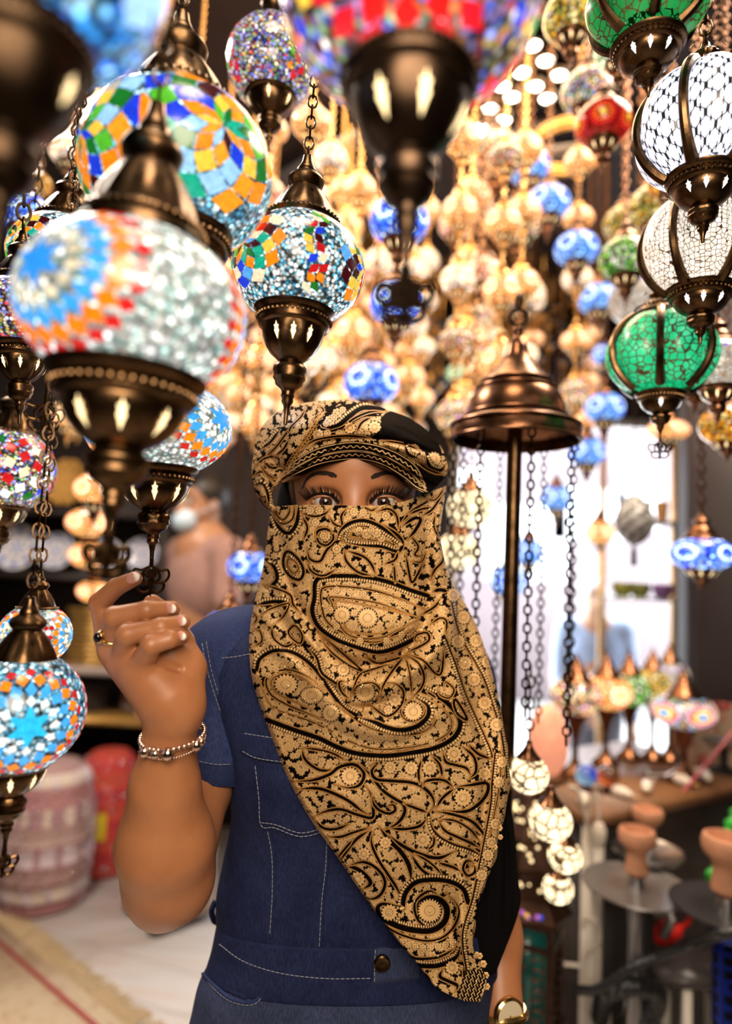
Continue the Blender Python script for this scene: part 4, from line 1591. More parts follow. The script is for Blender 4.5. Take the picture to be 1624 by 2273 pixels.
# wrist watch at the bottom edge
c = C(1128, 2252, 1.098)
ax = np.array([.35, -.9, .15])
ax /= np.linalg.norm(ax)
B = basis(ax, (0, 0, 1))
m = MB().add(*lathe([(.001, -.004), (.017, -.004), (.0185, -.002), (.0185, .003), (.016, .005), (.0155, .004)], 40))
m.tf(B, c)
WT = wadd(m, 'wristwatch', GOLD)
m = MB().add(*lathe([(.001, .0042), (.0155, .0042)], 40)).tf(B, c)
m.tf(CM, CAM - ROOT_W)
m.obj('dial', mat('cream_dial', (.75, .62, .42), .3), WT)
m = MB().add(*torus(WR2 + np.array([0, 0, -.004]), .0285, .0055, (0, .25, 1), 40, 8))
m.tf(CM, CAM - ROOT_W)
m.obj('strap', GOLD, WT)
# ---------------------------------------------------------------- denim jumpsuit
def denim(name, a, b, rough=.75):
    t = NT(name)
    co = t.coord()
    nz = t.noise(co, 9, 4, .6)
    base = t.ramp(nz, [(.32, a), (.72, b)])
    mp = t.n('Mapping')
    mp.inputs['Scale'].default_value = (420, 420, 70)
    t.l(co, mp.inputs['Vector'])
    fine = t.noise(mp.outputs[0], 2.0, 2)
    thr = t.ramp(fine, [(.35, (.72, .72, .74)), (.7, (1.35, 1.32, 1.28))])
    t.l(t.mix(1.0, base, thr, 'MULTIPLY'), t.b.inputs['Base Color'])
    t.set(Roughness=rough)
    t.b.inputs['Specular IOR Level'].default_value = .08
    t.b.inputs['Sheen Weight'].default_value = .0
    w = t.n('TexWave')
    w.inputs['Scale'].default_value = 900
    t.l(co, w.inputs['Vector'])
    t.bump(fine, .25, .0012)
    return t.m


DENIM = denim('dark_blue_denim', (.009, .013, .045, 1), (.026, .036, .098, 1))
DENIM_L = denim('washed_blue_denim', (.016, .025, .080, 1), (.036, .053, .145, 1))
DENIM_T = denim('faded_trouser_denim', (.026, .034, .076, 1), (.058, .073, .145, 1))
THREAD = mat('pale_stitching_thread', (.24, .25, .30), .8)


def loft(rows, n=96, ex=2.35, vk=5, tilt=0.0):
    """rows: (py, left px, right px, depth, half depth, front bulge) -> horizontal rings of cloth, lens-frame"""
    R = np.array(rows, float)
    R = catmull(R, vk)
    th = np.linspace(0, 2 * PI, n, endpoint=False)
    ct, st = np.cos(th), np.sin(th)
    cx = np.sign(ct) * np.abs(ct) ** (2 / ex)
    sy = np.sign(st) * np.abs(st) ** (2 / ex)
    ey = np.array([0, math.cos(TH), math.sin(TH) - tilt])
    V = []
    for py, l, r, d, h, b in R:
        c = C((l + r) / 2, py, d)
        w = (r - l) / 2 / LF * (d - OFFW)
        P = c + np.outer(cx * w, [1.0, 0, 0]) + np.outer(sy * h * np.where(st < 0, 1 + b, 1), ey)
        V.append(P)
    return np.concatenate(V), grid_faces(n, len(R), True)


dg = lambda py: 1.16 - (py - 1420) / FPX * 1.15 * .030
BOD = [(1375, 590, 940, dg(1372), .050, 0), (1392, 500, 1000, dg(1395), .062, 0), (1425, 455, 1040, dg(1425), .078, 0), (1480, 425, 1065, dg(1480), .092, 0), (1560, 465, 1082, dg(1560), .104, .05),
       (1650, 506, 1080, dg(1650), .106, .12), (1740, 516, 1075, dg(1740), .104, .12), (1810, 517, 1068, dg(1810), .102, .04), (1900, 499, 1072, dg(1900), .098, 0), (1980, 484, 1080, dg(1980), .097, 0), (2062, 486, 1086, dg(2062), .098, 0)]
V, F = loft(BOD)
BOD_BVH = BVHTree.FromPolygons([tuple(v) for v in toW(V)], F.tolist())
JUMP = wadd(MB().add(V, F), 'jumpsuit_bodice', DENIM, sharp=0)
V, F = loft([(2040, 487, 1089, dg(2050), .1005, 0), (2050, 484, 1092, dg(2050), .1025, 0), (2100, 474, 1096, dg(2100), .105, 0), (2140, 462, 1100, dg(2140), .108, 0), (2150, 462, 1098, dg(2150), .106, 0)], tilt=.22)
BAND_BVH = BVHTree.FromPolygons([tuple(v) for v in toW(V)], F.tolist())
WAIST = wadd(MB().add(V, F), 'waistband', DENIM, sharp=0)
V, F = loft([(2125, 470, 1092, dg(2130), .103, 0), (2170, 447, 1092, dg(2170), .110, 0), (2230, 433, 1088, dg(2230), .114, 0), (2290, 422, 1090, dg(2290), .113, 0), (2370, 430, 1084, dg(2370), .100, 0), (2410, 470, 1050, dg(2410), .080, 0), (2425, 560, 960, dg(2425), .04, 0)], tilt=.22)
TRO_BVH = BVHTree.FromPolygons([tuple(v) for v in toW(V)], F.tolist())
tm = MB().add(V, F)
for sx, (hip, knee, ank) in zip((-1, 1), FEET):
    tm.add(*tube(np.array([hip + UPL * .02, hip * .5 + knee * .5, knee, ank + UPL * .02]), [.094, .076, .062, .055], 24))
wadd(tm, 'trousers', DENIM_T, sharp=0)
sh = MB()
for sx, (hip, knee, ank) in zip((-1, 1), FEET):
    sh.add(*tube(np.array([ank + UPL * .02 + np.array([0, .02, 0]), ank - UPL * .03 + np.array([sx * .008, -.06, 0]), ank - UPL * .035 + np.array([sx * .02, -.17, -.0])]), [.043, .042, .03], 16))
wadd(sh, 'shoes', mat('white_shoe_leather', (.6, .58, .55), .5))
# sleeves
def sleeve(pts, rs, name):
    P, r = catmull(np.array(pts), 6), catmull(np.array(rs)[:, None] * [1, 1, 1], 6)[:, 0]
    return tube(P, r, 36, cap=False)


V, F = sleeve([C(640, 1445, 1.16), C(560, 1440, 1.155), C(497, 1478, 1.15), C(462, 1560, 1.138), C(450, 1660, 1.12), C(440, 1742, 1.106)], [.052, .054, .0615, .057, .0505, .0462], 'sleeve')
SL_BVH = BVHTree.FromPolygons([tuple(v) for v in toW(V)], F)
SLV = wadd(MB().add(V, F), 'sleeve', DENIM_L, sharp=0)
P = [C(446, 1694, 1.115), C(440, 1742, 1.1065)]
m = MB().add(*tube(np.array([P[0], P[0] * .93 + P[1] * .07, P[1]]), [.0485, .0498, .0480], 36, cap=False))
m.tf(CM, CAM - ROOT_W)
m.obj('cuff', DENIM, SLV, sharp=0)
V, F = sleeve([C(900, 1440, 1.175), C(960, 1455, 1.175), C(1003, 1502, 1.18), C(1030, 1610, 1.19), C(1054, 1745, 1.20)], [.048, .050, .052, .046, .041], 'sleeve')
SLR = wadd(MB().add(V, F), 'sleeve', DENIM_L, sharp=0)


def stitch(bvhs, pts, name, parent, lift=.0012, r=.00055, dash=.0042, gap=.0012, k=10):
    """a line of thread dashes lying on the cloth"""
    P = None
    for b in (bvhs if isinstance(bvhs, list) else [bvhs]):
        P = on(b, pts, lift, k)
        if len(P) > 2:
            break
    if P is None or len(P) < 3:
        return
    s = np.concatenate([[0], np.cumsum(np.linalg.norm(np.diff(P, axis=0), axis=1))])
    m = MB()
    t = 0
    while t + dash < s[-1]:
        q = np.stack([[np.interp(x, s, P[:, i]) for i in range(3)] for x in (t, t + dash / 2, t + dash)])
        m.add(*tube(q, [r * .7, r, r * .7], 5))
        t += dash + gap
    m.tf(CM, CAM - ROOT_W)
    m.obj(name, THREAD, parent)


def welt(bvh, pts, name, parent, m_, r=.0016, lift=.0004, k=8):
    P = on(bvh, pts, lift, k)
    if len(P) < 3:
        return
    m = MB().add(*tube(P, r, 8))
    m.tf(CM, CAM - ROOT_W)
    return m.obj(name, m_, parent)


def flatpatch(bvh, poly, name, parent, m_, lift=.0022, n=14, rows=14):
    """a cloth panel laid over the garment: poly = (top edge pts, bottom edge pts), left to right"""
    T, Bm = [catmull(np.array(p, float), 8) for p in poly]
    rs = lambda A: np.stack([np.interp(np.linspace(0, 1, n), np.linspace(0, 1, len(A)), A[:, i]) for i in (0, 1)], 1)
    T, Bm = rs(T), rs(Bm)
    G = []
    ok = True
    for j in range(rows):
        f = j / (rows - 1)
        for i in range(n):
            q = T[i] * (1 - f) + Bm[i] * f
            edge = i in (0, n - 1) or j in (0, rows - 1)
            p = hit(bvh, q[0], q[1], .0002 if edge else lift)
            if p is None:
                p = G[-1] if G else C(q[0], q[1], 1.08)
            G.append(p)
    m = MB().add(np.array(G), grid_faces(n, rows))
    m.tf(CM, CAM - ROOT_W)
    return m.obj(name, m_, parent, sharp=0)


PK = flatpatch(BOD_BVH, ([(543, 1700), (620, 1712), (700, 1722), (790, 1728)], [(577, 1836), (610, 1842), (668, 1862), (790, 1838)]), 'chest_pocket', JUMP, DENIM)
FL = flatpatch(BOD_BVH, ([(532, 1626), (600, 1634), (700, 1645), (790, 1650)], [(532, 1672), (570, 1688), (640, 1698), (790, 1706)]), 'pocket_flap', JUMP, DENIM, lift=.004)
stitch(BOD_BVH, [(542, 1628), (600, 1637), (640, 1642)], 'flap_stitching', JUMP, .0055)
stitch(BOD_BVH, [(538, 1668), (570, 1683), (640, 1693), (680, 1697)], 'flap_stitching', JUMP, .0055)
stitch(BOD_BVH, [(566, 1700), (574, 1770), (579, 1832), (610, 1838), (668, 1857), (730, 1842)], 'pocket_stitching', JUMP, .0036)
stitch(BOD_BVH, [(580, 1826), (612, 1831), (668, 1849), (728, 1834)], 'pocket_stitching', JUMP, .0036)
stitch(BOD_BVH, [(594, 1846), (603, 1900), (604, 1980), (598, 2082)], 'seam_stitching', JUMP)
stitch(BOD_BVH, [(725, 1868), (722, 1930), (714, 2000), (708, 2105)], 'seam_stitching', JUMP)
welt(BOD_BVH, [(598, 1846), (607, 1900), (608, 1980), (602, 2082)], 'seam', JUMP, DENIM)
welt(BOD_BVH, [(729, 1868), (726, 1930), (718, 2000), (712, 2105)], 'seam', JUMP, DENIM)
stitch(BAND_BVH, [(492, 2048), (560, 2086), (640, 2108), (740, 2116), (815, 2114)], 'waistband_stitching', WAIST)
stitch(BAND_BVH, [(486, 2096), (540, 2134), (620, 2160), (720, 2172), (822, 2172)], 'waistband_stitching', WAIST)
for seg in ([(458, 1424), (470, 1490), (492, 1560), (520, 1625)], [(448, 1428), (461, 1492), (483, 1562), (511, 1630)]):
    stitch([SL_BVH], seg, 'armhole_stitching', SLV, .0014)
welt(SL_BVH, [(463, 1424), (475, 1490), (497, 1560), (524, 1622)], 'armhole_seam', SLV, DENIM_L, .0022)
stitch(BOD_BVH, [(474, 1462), (520, 1458), (560, 1450)], 'yoke_stitching', JUMP, .003)
stitch(SL_BVH, [(442, 1690), (480, 1697), (516, 1696)], 'cuff_stitching', SLV, .004)
# jeans pockets
stitch(TRO_BVH, [(452, 2166), (470, 2190), (510, 2222), (560, 2230), (590, 2200), (598, 2160)], 'pocket_stitching', WAIST, .0014)
welt(TRO_BVH, [(450, 2162), (472, 2184), (512, 2216), (560, 2224), (588, 2196), (594, 2158)], 'pocket_edge', WAIST, DENIM_L, .0020)
flatpatch(TRO_BVH, ([(490, 2126), (515, 2156), (551, 2178)], [(482, 2180), (510, 2206), (548, 2222)]), 'coin_pocket', WAIST, DENIM)
stitch(TRO_BVH, [(492, 2130), (515, 2158), (550, 2176)], 'coin_pocket_stitching', WAIST, .0036)
stitch(TRO_BVH, [(826, 2182), (830, 2220), (832, 2262)], 'fly_stitching', WAIST, .0014)
stitch(TRO_BVH, [(818, 2182), (818, 2225), (826, 2268)], 'fly_stitching', WAIST, .0014)
welt(BAND_BVH, [(487, 2043), (560, 2081), (640, 2103), (740, 2111), (830, 2110), (900, 2104)], 'waistband_edge', WAIST, DENIM_T, .0020, k=10)
welt(TRO_BVH, [(464, 2112), (480, 2128), (540, 2150), (620, 2172), (720, 2184), (826, 2184), (920, 2176)], 'waistband_edge', WAIST, DENIM_T, .0022, k=10)
# placket and button
flatpatch(BAND_BVH, ([(828, 2098), (860, 2098), (930, 2094)], [(826, 2186), (860, 2182), (930, 2172)]), 'placket_tab', WAIST, DENIM_T, lift=.0055)
stitch(BAND_BVH, [(833, 2104), (831, 2140), (831, 2182)], 'placket_stitching', WAIST, .0065)
bp = hit(BAND_BVH, 848, 2140, .009)
if bp is not None:
    B = basis((0.1, -1, 0), (0, 0, 1))
    m = MB().add(*lathe([(.0085, -.003), (.0088, .0005), (.0075, .0018), (.005, .001), (.001, .0012)], 28)).tf(B, bp)
    m.tf(CM, CAM - ROOT_W)
    m.obj('button', BRONZE, WAIST)
# belt loop standing off at the hip
lp = np.array([C(478, 2000, 1.17), C(470, 2020, 1.165), C(474, 2040, 1.165), C(486, 2048, 1.17)])
m = MB().add(*tube(catmull(lp, 6), .0035, 8, flat=((0, 1, 0), 1.6)))
m.tf(CM, CAM - ROOT_W)
m.obj('belt_loop', DENIM, WAIST)

# ---------------------------------------------------------------- embroidered headscarf: its pattern, drawn as curves
KX, X0, Y0, CW, CH = 1.5, 535, 868, 640, 1384
NXC, NYC = int(CW * KX), int(CH * KX)
GOLDC = np.array([.66, .40, .165])
GOLDD = np.array([.50, .24, .062])
BLK = np.array([.0035, .0025, .0022])


def floral(nx, ny, seed, sc=1.0, off=1.9):
    """close set little flowers with dark gaps between; value 0 gap .. 1 thread"""
    r = np.random.default_rng(seed)
    yy, xx = np.mgrid[0:ny, 0:nx].astype(np.float32)
    best = np.full((ny, nx), -9, np.float32)
    edge = np.zeros((ny, nx), np.float32)
    cell = 19 * sc
    for gy in np.arange(0, ny + cell, cell):
        for gx in np.arange(0, nx + cell, cell):
            cx, cy = gx + r.uniform(-.5, .5) * cell, gy + r.uniform(-.5, .5) * cell
            R = cell * r.uniform(.42, .72)
            np_ = r.integers(5, 10)
            x0, x1 = int(max(0, cx - R * 1.3)), int(min(nx, cx + R * 1.3))
            y0, y1 = int(max(0, cy - R * 1.3)), int(min(ny, cy + R * 1.3))
            if x1 <= x0 or y1 <= y0:
                continue
            dx, dy = xx[y0:y1, x0:x1] - cx, yy[y0:y1, x0:x1] - cy
            d = np.hypot(dx, dy)
            an = np.arctan2(dy, dx)
            pet = R * (.80 + .20 * np.cos(np_ * an + r.uniform(0, 6)))
            f = (pet - d) / R
            b = best[y0:y1, x0:x1]
            up = f > b
            tone = .82 + .18 * np.cos(np_ * an) * (d > R * .3) - .25 * (np.abs(d - R * .28) < 1.3)
            edge[y0:y1, x0:x1] = np.where(up, tone, edge[y0:y1, x0:x1])
            best[y0:y1, x0:x1] = np.maximum(b, f)
    return np.clip(best * 9 + off, 0, 1), edge


gap, tone = floral(NXC, NYC, 3)
_n = np.random.default_rng(5).normal(0, .07, (NYC, NXC))
canvas = GOLDC * (tone * (1 + _n))[..., None] * gap[..., None] + BLK * (1 - gap[..., None])
height = (gap * .6).astype(np.float32)


def ctrans(pts, org, k):
    return (np.array(pts, float) * k + np.array(org) - np.array([X0, Y0])) * KX


def pdist(P, pad):
    """distance and arc position of every canvas pixel near a polyline"""
    lo = np.floor(P.min(0) - pad).astype(int)
    hi = np.ceil(P.max(0) + pad).astype(int)
    x0, y0 = max(0, lo[0]), max(0, lo[1])
    x1, y1 = min(NXC, hi[0]), min(NYC, hi[1])
    if x1 <= x0 or y1 <= y0:
        return None
    yy, xx = np.mgrid[y0:y1, x0:x1].astype(np.float32)
    best = np.full(xx.shape, 1e9, np.float32)
    arc = np.zeros(xx.shape, np.float32)
    side = np.zeros(xx.shape, np.float32)
    s = 0.0
    for a, b in zip(P[:-1], P[1:]):
        v = b - a
        L = math.hypot(*v) + 1e-9
        t = np.clip(((xx - a[0]) * v[0] + (yy - a[1]) * v[1]) / L ** 2, 0, 1)
        d = np.hypot(xx - a[0] - t * v[0], yy - a[1] - t * v[1])
        u = d < best
        best = np.where(u, d, best)
        arc = np.where(u, s + t * L, arc)
        side = np.where(u, np.sign((xx - a[0]) * v[1] - (yy - a[1]) * v[0]), side)
        s += L
    return (slice(y0, y1), slice(x0, x1)), best, arc, side, s


def put(sl, w, col, h):
    w = np.clip(w, 0, 1)[..., None]
    canvas[sl] = canvas[sl] * (1 - w) + np.asarray(col) * w
    height[sl] = height[sl] * (1 - w[..., 0]) + h * w[..., 0]


def stroke(pts, w, org, k, teeth=0, gold=True, taper=True, cord=1.0, closed=False):
    """black stroke w px wide with golden cords beside it; teeth: +1/-1 a beaded comb on that side"""
    P = catmull(ctrans(pts, org, k), 6, closed)
    if closed:
        P = np.concatenate([P, P[:1]])
    w = w * KX * 1.3
    r = pdist(P, w + 16 * KX)
    if r is None:
        return
    sl, d, arc, side, L = r
    tp = np.clip(np.minimum(arc, L - arc) / (L * .22 + 1e-6), .18, 1) if (taper and not closed) else 1.0
    hw = w * .5 * tp
    cw = 2.0 * KX * cord
    if gold:
        put(sl, (hw + cw + .8 * KX - d) * 1.0, BLK * 3, .35)
        put(sl, (hw + cw - d) * 1.2, GOLDD * (1 + .25 * np.sin(arc[..., None] * 2.1)), 1.0)
    if teeth:
        tl = 6.2 * KX
        zone = (side == teeth) & (d > hw) & (d < hw + tl + 2)
        ph = (arc % (6.0 * KX)) / (6.0 * KX) - .5
        bx = ph * 6.0 * KX
        dy = d - hw - tl * .45
        bead = 1.0 - np.sqrt((bx / (2.35 * KX)) ** 2 + (np.where(dy < 0, dy / (tl * .40), dy / (tl * .75))) ** 2)
        put(sl, zone * 1.0, BLK, .1)
        put(sl, zone * np.clip(bead * 4, 0, 1), GOLDC * 1.05, 1.0)
    put(sl, (hw - d) * 1.0 + .5, BLK, 0.0)


def flower(c, R, org, k, n=16, squash=1.0):
    P = ctrans([c], org, k)[0]
    R = R * k * KX
    x0, x1 = int(max(0, P[0] - R * 1.3)), int(min(NXC, P[0] + R * 1.3))
    y0, y1 = int(max(0, P[1] - R * 1.3)), int(min(NYC, P[1] + R * 1.3))
    if x1 <= x0 or y1 <= y0:
        return
    yy, xx = np.mgrid[y0:y1, x0:x1].astype(np.float32)
    dx, dy = xx - P[0], (yy - P[1]) / squash
    d, a = np.hypot(dx, dy), np.arctan2(dy, dx)
    sl = (slice(y0, y1), slice(x0, x1))
    put(sl, (R * 1.05 - d), BLK, .1)
    rp = R * (.92 + .09 * np.cos(n * a))
    put(sl, (rp - d), GOLDC * (.98 - .22 * (np.cos(n * a) < -.75) * (d > R * .42))[..., None], .9)
    put(sl, (1.4 - np.abs(d - R * .42)) * .8, BLK * 8, .5)
    put(sl, (1.2 - np.abs(d - R * .22)) * .5, GOLDD * .6, .8)
    put(sl, (2.2 - d), np.array([.75, .5, .22]), 1.4)


Z3, K3 = (540, 1180), 600 / 1624
Z4, K4 = (600, 1650), 560 / 1624
Z1, K1 = (540, 870), 480 / 1624
s3 = lambda p, w=4, **q: stroke(p, w, Z3, K3, **q)
s4 = lambda p, w=4, **q: stroke(p, w, Z4, K4, **q)
s1 = lambda p, w=3, **q: stroke(p, w, Z1, K1, **q)
# large eye shaped paisley under the chin
s3([(1110, 385), (1000, 350), (880, 305), (750, 275), (600, 265), (470, 275), (430, 310), (425, 400), (412, 480), (450, 570), (540, 640), (660, 690), (800, 725), (900, 705), (1010, 655), (1060, 610)], 7, teeth=1, taper=False)
s3([(1090, 465), (900, 390), (760, 350), (600, 330), (490, 335), (465, 370), (470, 450), (500, 540), (600, 610), (760, 665), (900, 635), (1020, 585)], 3)
s3([(1060, 520), (950, 480), (800, 428), (620, 400), (520, 395), (530, 430), (560, 520), (610, 605), (690, 640), (820, 640), (930, 590), (1050, 530)], 2.5)
s3([(1020, 505), (900, 478), (760, 446), (600, 420), (550, 425), (600, 540), (640, 600), (800, 615), (900, 570)], 1.2)
flower((745, 520), 62, Z3, K3, 22)
flower((592, 500), 52, Z3, K3, 18)
for x, y in ((640, 362), (720, 372), (800, 385), (880, 408), (960, 438), (560, 350), (520, 470), (560, 570), (700, 655), (860, 655), (950, 620)):
    flower((x, y), 22, Z3, K3, 8)
# long paisley across the chest
s3([(80, 830), (100, 765), (180, 718), (280, 722), (370, 770), (450, 850), (520, 955), (600, 1060), (680, 1105)], 6, teeth=-1 * -1, taper=False)
s3([(140, 1130), (300, 1190), (450, 1240), (560, 1292), (680, 1332), (850, 1346), (1000, 1330), (1150, 1300), (1260, 1240), (1302, 1160), (1275, 1085), (1190, 1005), (1080, 958)], 8, teeth=-1, taper=False)
s3([(90, 870), (130, 985), (180, 1060), (280, 1100), (400, 1140), (520, 1195), (640, 1262), (800, 1308), (1000, 1296), (1150, 1258), (1238, 1200), (1245, 1120), (1170, 1040), (1090, 1000)], 2.5)
s3([(480, 960), (400, 880), (280, 832), (180, 848), (135, 900), (165, 980), (260, 1040), (380, 1090), (500, 1140)], 3)
s3([(450, 955), (380, 895), (270, 856), (200, 868), (165, 910), (200, 970), (300, 1020), (420, 1070)], 1.5)
flower((255, 918), 72, Z3, K3, 18, .85)
flower((410, 985), 70, Z3, K3, 26, .75)
flower((525, 1090), 55, Z3, K3, 18)
s3([(560, 1030), (650, 1110), (760, 1180), (900, 1215), (1040, 1215), (1130, 1170), (1150, 1110)], 2.5)
s3([(690, 1115), (790, 1145), (850, 1172), (950, 1192), (1050, 1165), (1108, 1105), (1105, 1045), (1040, 1000)], 8, teeth=-1)
s3([(1000, 1010), (950, 1050), (950, 1105), (1000, 1140), (1070, 1120), (1092, 1070), (1060, 1020)], 2.5)
flower((1020, 1080), 58, Z3, K3, 20)
for x in range(8):
    flower((700 + x * 62, 1262 - 20 * math.sin(x * .5)), 22, Z3, K3, 8)
    flower((190 + x * 60, 1085 + x * 22), 20, Z3, K3, 8)
    flower((150 + x * 45, 800 + (x - 3) ** 2 * 7), 20, Z3, K3, 8)
# veil over the face
s3([(80, 440), (180, 422), (300, 432)], 6, teeth=1)
s3([(95, 512), (150, 470), (250, 435), (275, 440), (240, 510), (180, 560)], 3)
s3([(170, 565), (180, 640), (250, 690), (320, 660)], 4)
s3([(270, 600), (310, 565), (352, 620), (340, 672), (290, 640)], 3.5, closed=True)
s3([(390, 700), (440, 760), (470, 850), (550, 910), (610, 960)], 4, teeth=1)
s3([(440, 600), (560, 700), (650, 780), (712, 835), (630, 800), (520, 715), (440, 600)], 3.5)
s3([(730, 745), (800, 790), (900, 770), (980, 740)], 4)
s3([(640, 1010), (660, 950), (700, 860), (800, 820), (900, 790)], 3.5)
flower((600, 830), 40, Z3, K3, 14)
flower((730, 965), 62, Z3, K3, 22)
s3([(640, 1010), (590, 965), (575, 905), (620, 900)], 4)
s3([(650, 985), (690, 925), (780, 910), (825, 960), (800, 1000)], 3.5)
s3([(970, 740), (1050, 790), (1085, 870), (1070, 935), (1010, 1005)], 4)
s3([(970, 740), (900, 830), (845, 915), (822, 985)], 4)
s3([(970, 740), (1000, 860), (1012, 985)], 3)
s3([(980, 735), (1080, 775), (1150, 850), (1190, 845), (1205, 700)], 4)
s3([(970, 730), (1060, 690), (1115, 650), (1100, 608), (1045, 620), (1030, 655), (1060, 655)], 4)
s3([(850, 930), (905, 912), (960, 960), (945, 1045), (865, 1110), (770, 1050), (715, 1040)], 4)
flower((910, 1010), 44, Z3, K3, 9)
flower((870, 1070), 30, Z3, K3, 9)
s3([(1140, 360), (1180, 350), (1230, 360)], 7)
s3([(1070, 500), (1150, 450), (1185, 400)], 4)
s3([(1120, 560), (1180, 520), (1220, 540), (1215, 620)], 3.5)
s3([(590, 60), (700, 82), (830, 92), (930, 120), (955, 60), (900, 0), (800, -45), (690, -62), (620, -20), (592, 60)], 5, teeth=1)
s3([(640, 30), (760, 50), (860, 60), (905, 80), (860, 10), (760, -25), (670, -25), (640, 30)], 2)
flower((740, 15), 34, Z3, K3, 12)
flower((830, 40), 26, Z3, K3, 12)
s3([(930, 120), (910, 170), (850, 195)], 4)
s3([(605, 110), (620, 180), (690, 245), (780, 268)], 4.5)
s3([(620, 115), (720, 150), (770, 200), (795, 262)], 4.5)
s3([(382, 100), (400, 165), (460, 178), (500, 112), (560, 55), (595, 40)], 4.5)
s3([(440, -5), (450, 60), (500, 82), (540, 40), (520, -5), (470, -25)], 4, closed=True)
flower((490, 25), 36, Z3, K3, 12)
flower((560, 105), 30, Z3, K3, 12)
s3([(380, 180), (410, 240), (480, 265), (560, 225)], 4)
s3([(250, 130), (238, 200), (275, 265), (335, 290), (362, 245), (340, 180), (285, 125)], 4.5, teeth=1, closed=True)
s3([(270, 165), (265, 210), (300, 250), (330, 225), (310, 180)], 2, closed=True)
s3([(140, 180), (185, 215), (200, 290), (140, 345)], 6, teeth=1)
s3([(120, 320), (190, 340), (280, 380), (300, 440), (350, 490)], 4)
s3([(905, 200), (912, 310)], 3.5)
s3([(975, 125), (990, 220), (1012, 305), (1050, 250), (1085, 175)], 4)
s3([(1000, 20), (1050, 90), (1030, 140), (1080, 150)], 3.5)
s3([(1010, 180), (1070, 180), (1100, 120)], 2.5)
s3([(1150, 60), (1190, 90), (1200, 170), (1150, 230), (1120, 290)], 4)
s3([(60, 590), (100, 600), (110, 660), (60, 690)], 3)
s3([(50, 480), (80, 520), (60, 560)], 3)
# first row of the veil, just under the eyes
s1([(245, 830), (250, 920), (300, 960), (345, 900), (340, 835)], 3)
s1([(225, 890), (240, 950), (300, 990), (370, 950), (385, 835)], 3)
s1([(215, 925), (270, 1020), (340, 1060), (400, 980), (415, 835)], 6, teeth=-1)
s1([(440, 930), (480, 1020), (450, 1110)], 4)
s1([(430, 905), (530, 935), (610, 915), (650, 880)], 4)
s1([(640, 930), (680, 990), (740, 1010), (735, 930), (780, 870)], 4)
s1([(700, 1110), (730, 1040), (800, 985), (900, 965), (1010, 1000), (1110, 1070), (1180, 1130)], 6, teeth=-1)
s1([(550, 1090), (560, 1045), (620, 1030), (670, 1060)], 5)
s1([(1000, 900), (1090, 880), (1150, 930), (1165, 1040)], 4)
s1([(1190, 1010), (1280, 950), (1330, 960), (1290, 1040), (1230, 1110)], 6)
s1([(1180, 990), (1270, 890), (1370, 830), (1450, 770)], 4)
s1([(1240, 920), (1340, 880), (1430, 870)], 4)
s1([(1340, 930), (1420, 880), (1500, 760)], 4)
s1([(1440, 920), (1430, 1010), (1470, 1100)], 3.5)
s1([(1360, 800), (1440, 810), (1510, 720)], 3)
s1([(900, 860), (960, 890), (1000, 870)], 3)
for x, y, r in ((500, 890, 34), (570, 890, 34), (830, 900, 36), (900, 905, 32), (1000, 1060, 40), (870, 1040, 30), (960, 1040, 30), (1070, 930, 36), (600, 1080, 32), (540, 980, 34), (1390, 1000, 36)):
    flower((x, y), r, Z1, K1, 9)
# right border hanging from behind the fold
s3([(1245, 400), (1280, 560), (1330, 680), (1400, 800), (1450, 900), (1500, 1050), (1545, 1200), (1575, 1400), (1580, 1480)], 2.5, teeth=1, taper=False)
s3([(1215, 640), (1280, 810), (1330, 960), (1390, 1100), (1450, 1230), (1492, 1340), (1500, 1480)], 2.5, teeth=-1, taper=False)
for x, y in ((1262, 380), (1322, 515), (1398, 655), (1470, 780), (1385, 890), (1450, 1030), (1520, 1160), (1290, 660), (1330, 790)):
    flower((x, y), 44, Z3, K3, 14)
s3([(1170, 930), (1180, 980), (1235, 1000), (1265, 950), (1215, 905), (1205, 950)], 3)
s3([(1275, 1010), (1322, 1080), (1342, 1130), (1290, 1100), (1265, 1040)], 4.5, closed=True)
s3([(1160, 1000), (1100, 960)], 4)
# lower drape
s4([(205, 30), (215, 90), (260, 140), (330, 175), (410, 168)], 5)
s4([(205, 30), (300, 40), (400, 65), (490, 115)], 4)
s4([(130, 245), (270, 238), (380, 200), (440, 155), (520, 135), (580, 160), (602, 212), (570, 270), (500, 287), (410, 265)], 6)
flower((512, 212), 60, Z4, K4, 16)
s4([(170, 295), (300, 290), (400, 320), (500, 370), (580, 430), (640, 465)], 6)
s4([(610, 268), (650, 340), (662, 430), (650, 480), (560, 460), (450, 425), (350, 440), (270, 478)], 5.5)
s4([(285, 490), (340, 545), (420, 552), (510, 518)], 5)
s4([(570, 130), (640, 200), (720, 300), (800, 358), (852, 390), (862, 450), (810, 520), (715, 562)], 6)
s4([(655, 335), (665, 390), (700, 430), (760, 452), (802, 432), (792, 398), (762, 402), (772, 422)], 5)
s4([(640, 145), (690, 125), (652, 178), (680, 230), (780, 242), (900, 252), (980, 282), (1040, 342), (1052, 400), (1020, 445)], 6)
s4([(980, 278), (1000, 245), (1070, 233), (1130, 245), (1182, 290)], 5)
s4([(1180, 282), (1280, 270), (1392, 258), (1390, 330), (1330, 400), (1250, 440), (1110, 432)], 6)
s4([(1068, 415), (1110, 350), (1185, 290)], 5)
flower((1240, 352), 58, Z4, K4, 14)
s4([(960, 262), (953, 180), (972, 105)], 4.5)
s4([(1040, 80), (1090, 140), (1107, 222)], 4.5)
flower((905, 160), 46, Z4, K4, 12)
flower((770, 155), 42, Z4, K4, 12)
flower((1025, 160), 50, Z4, K4, 12)
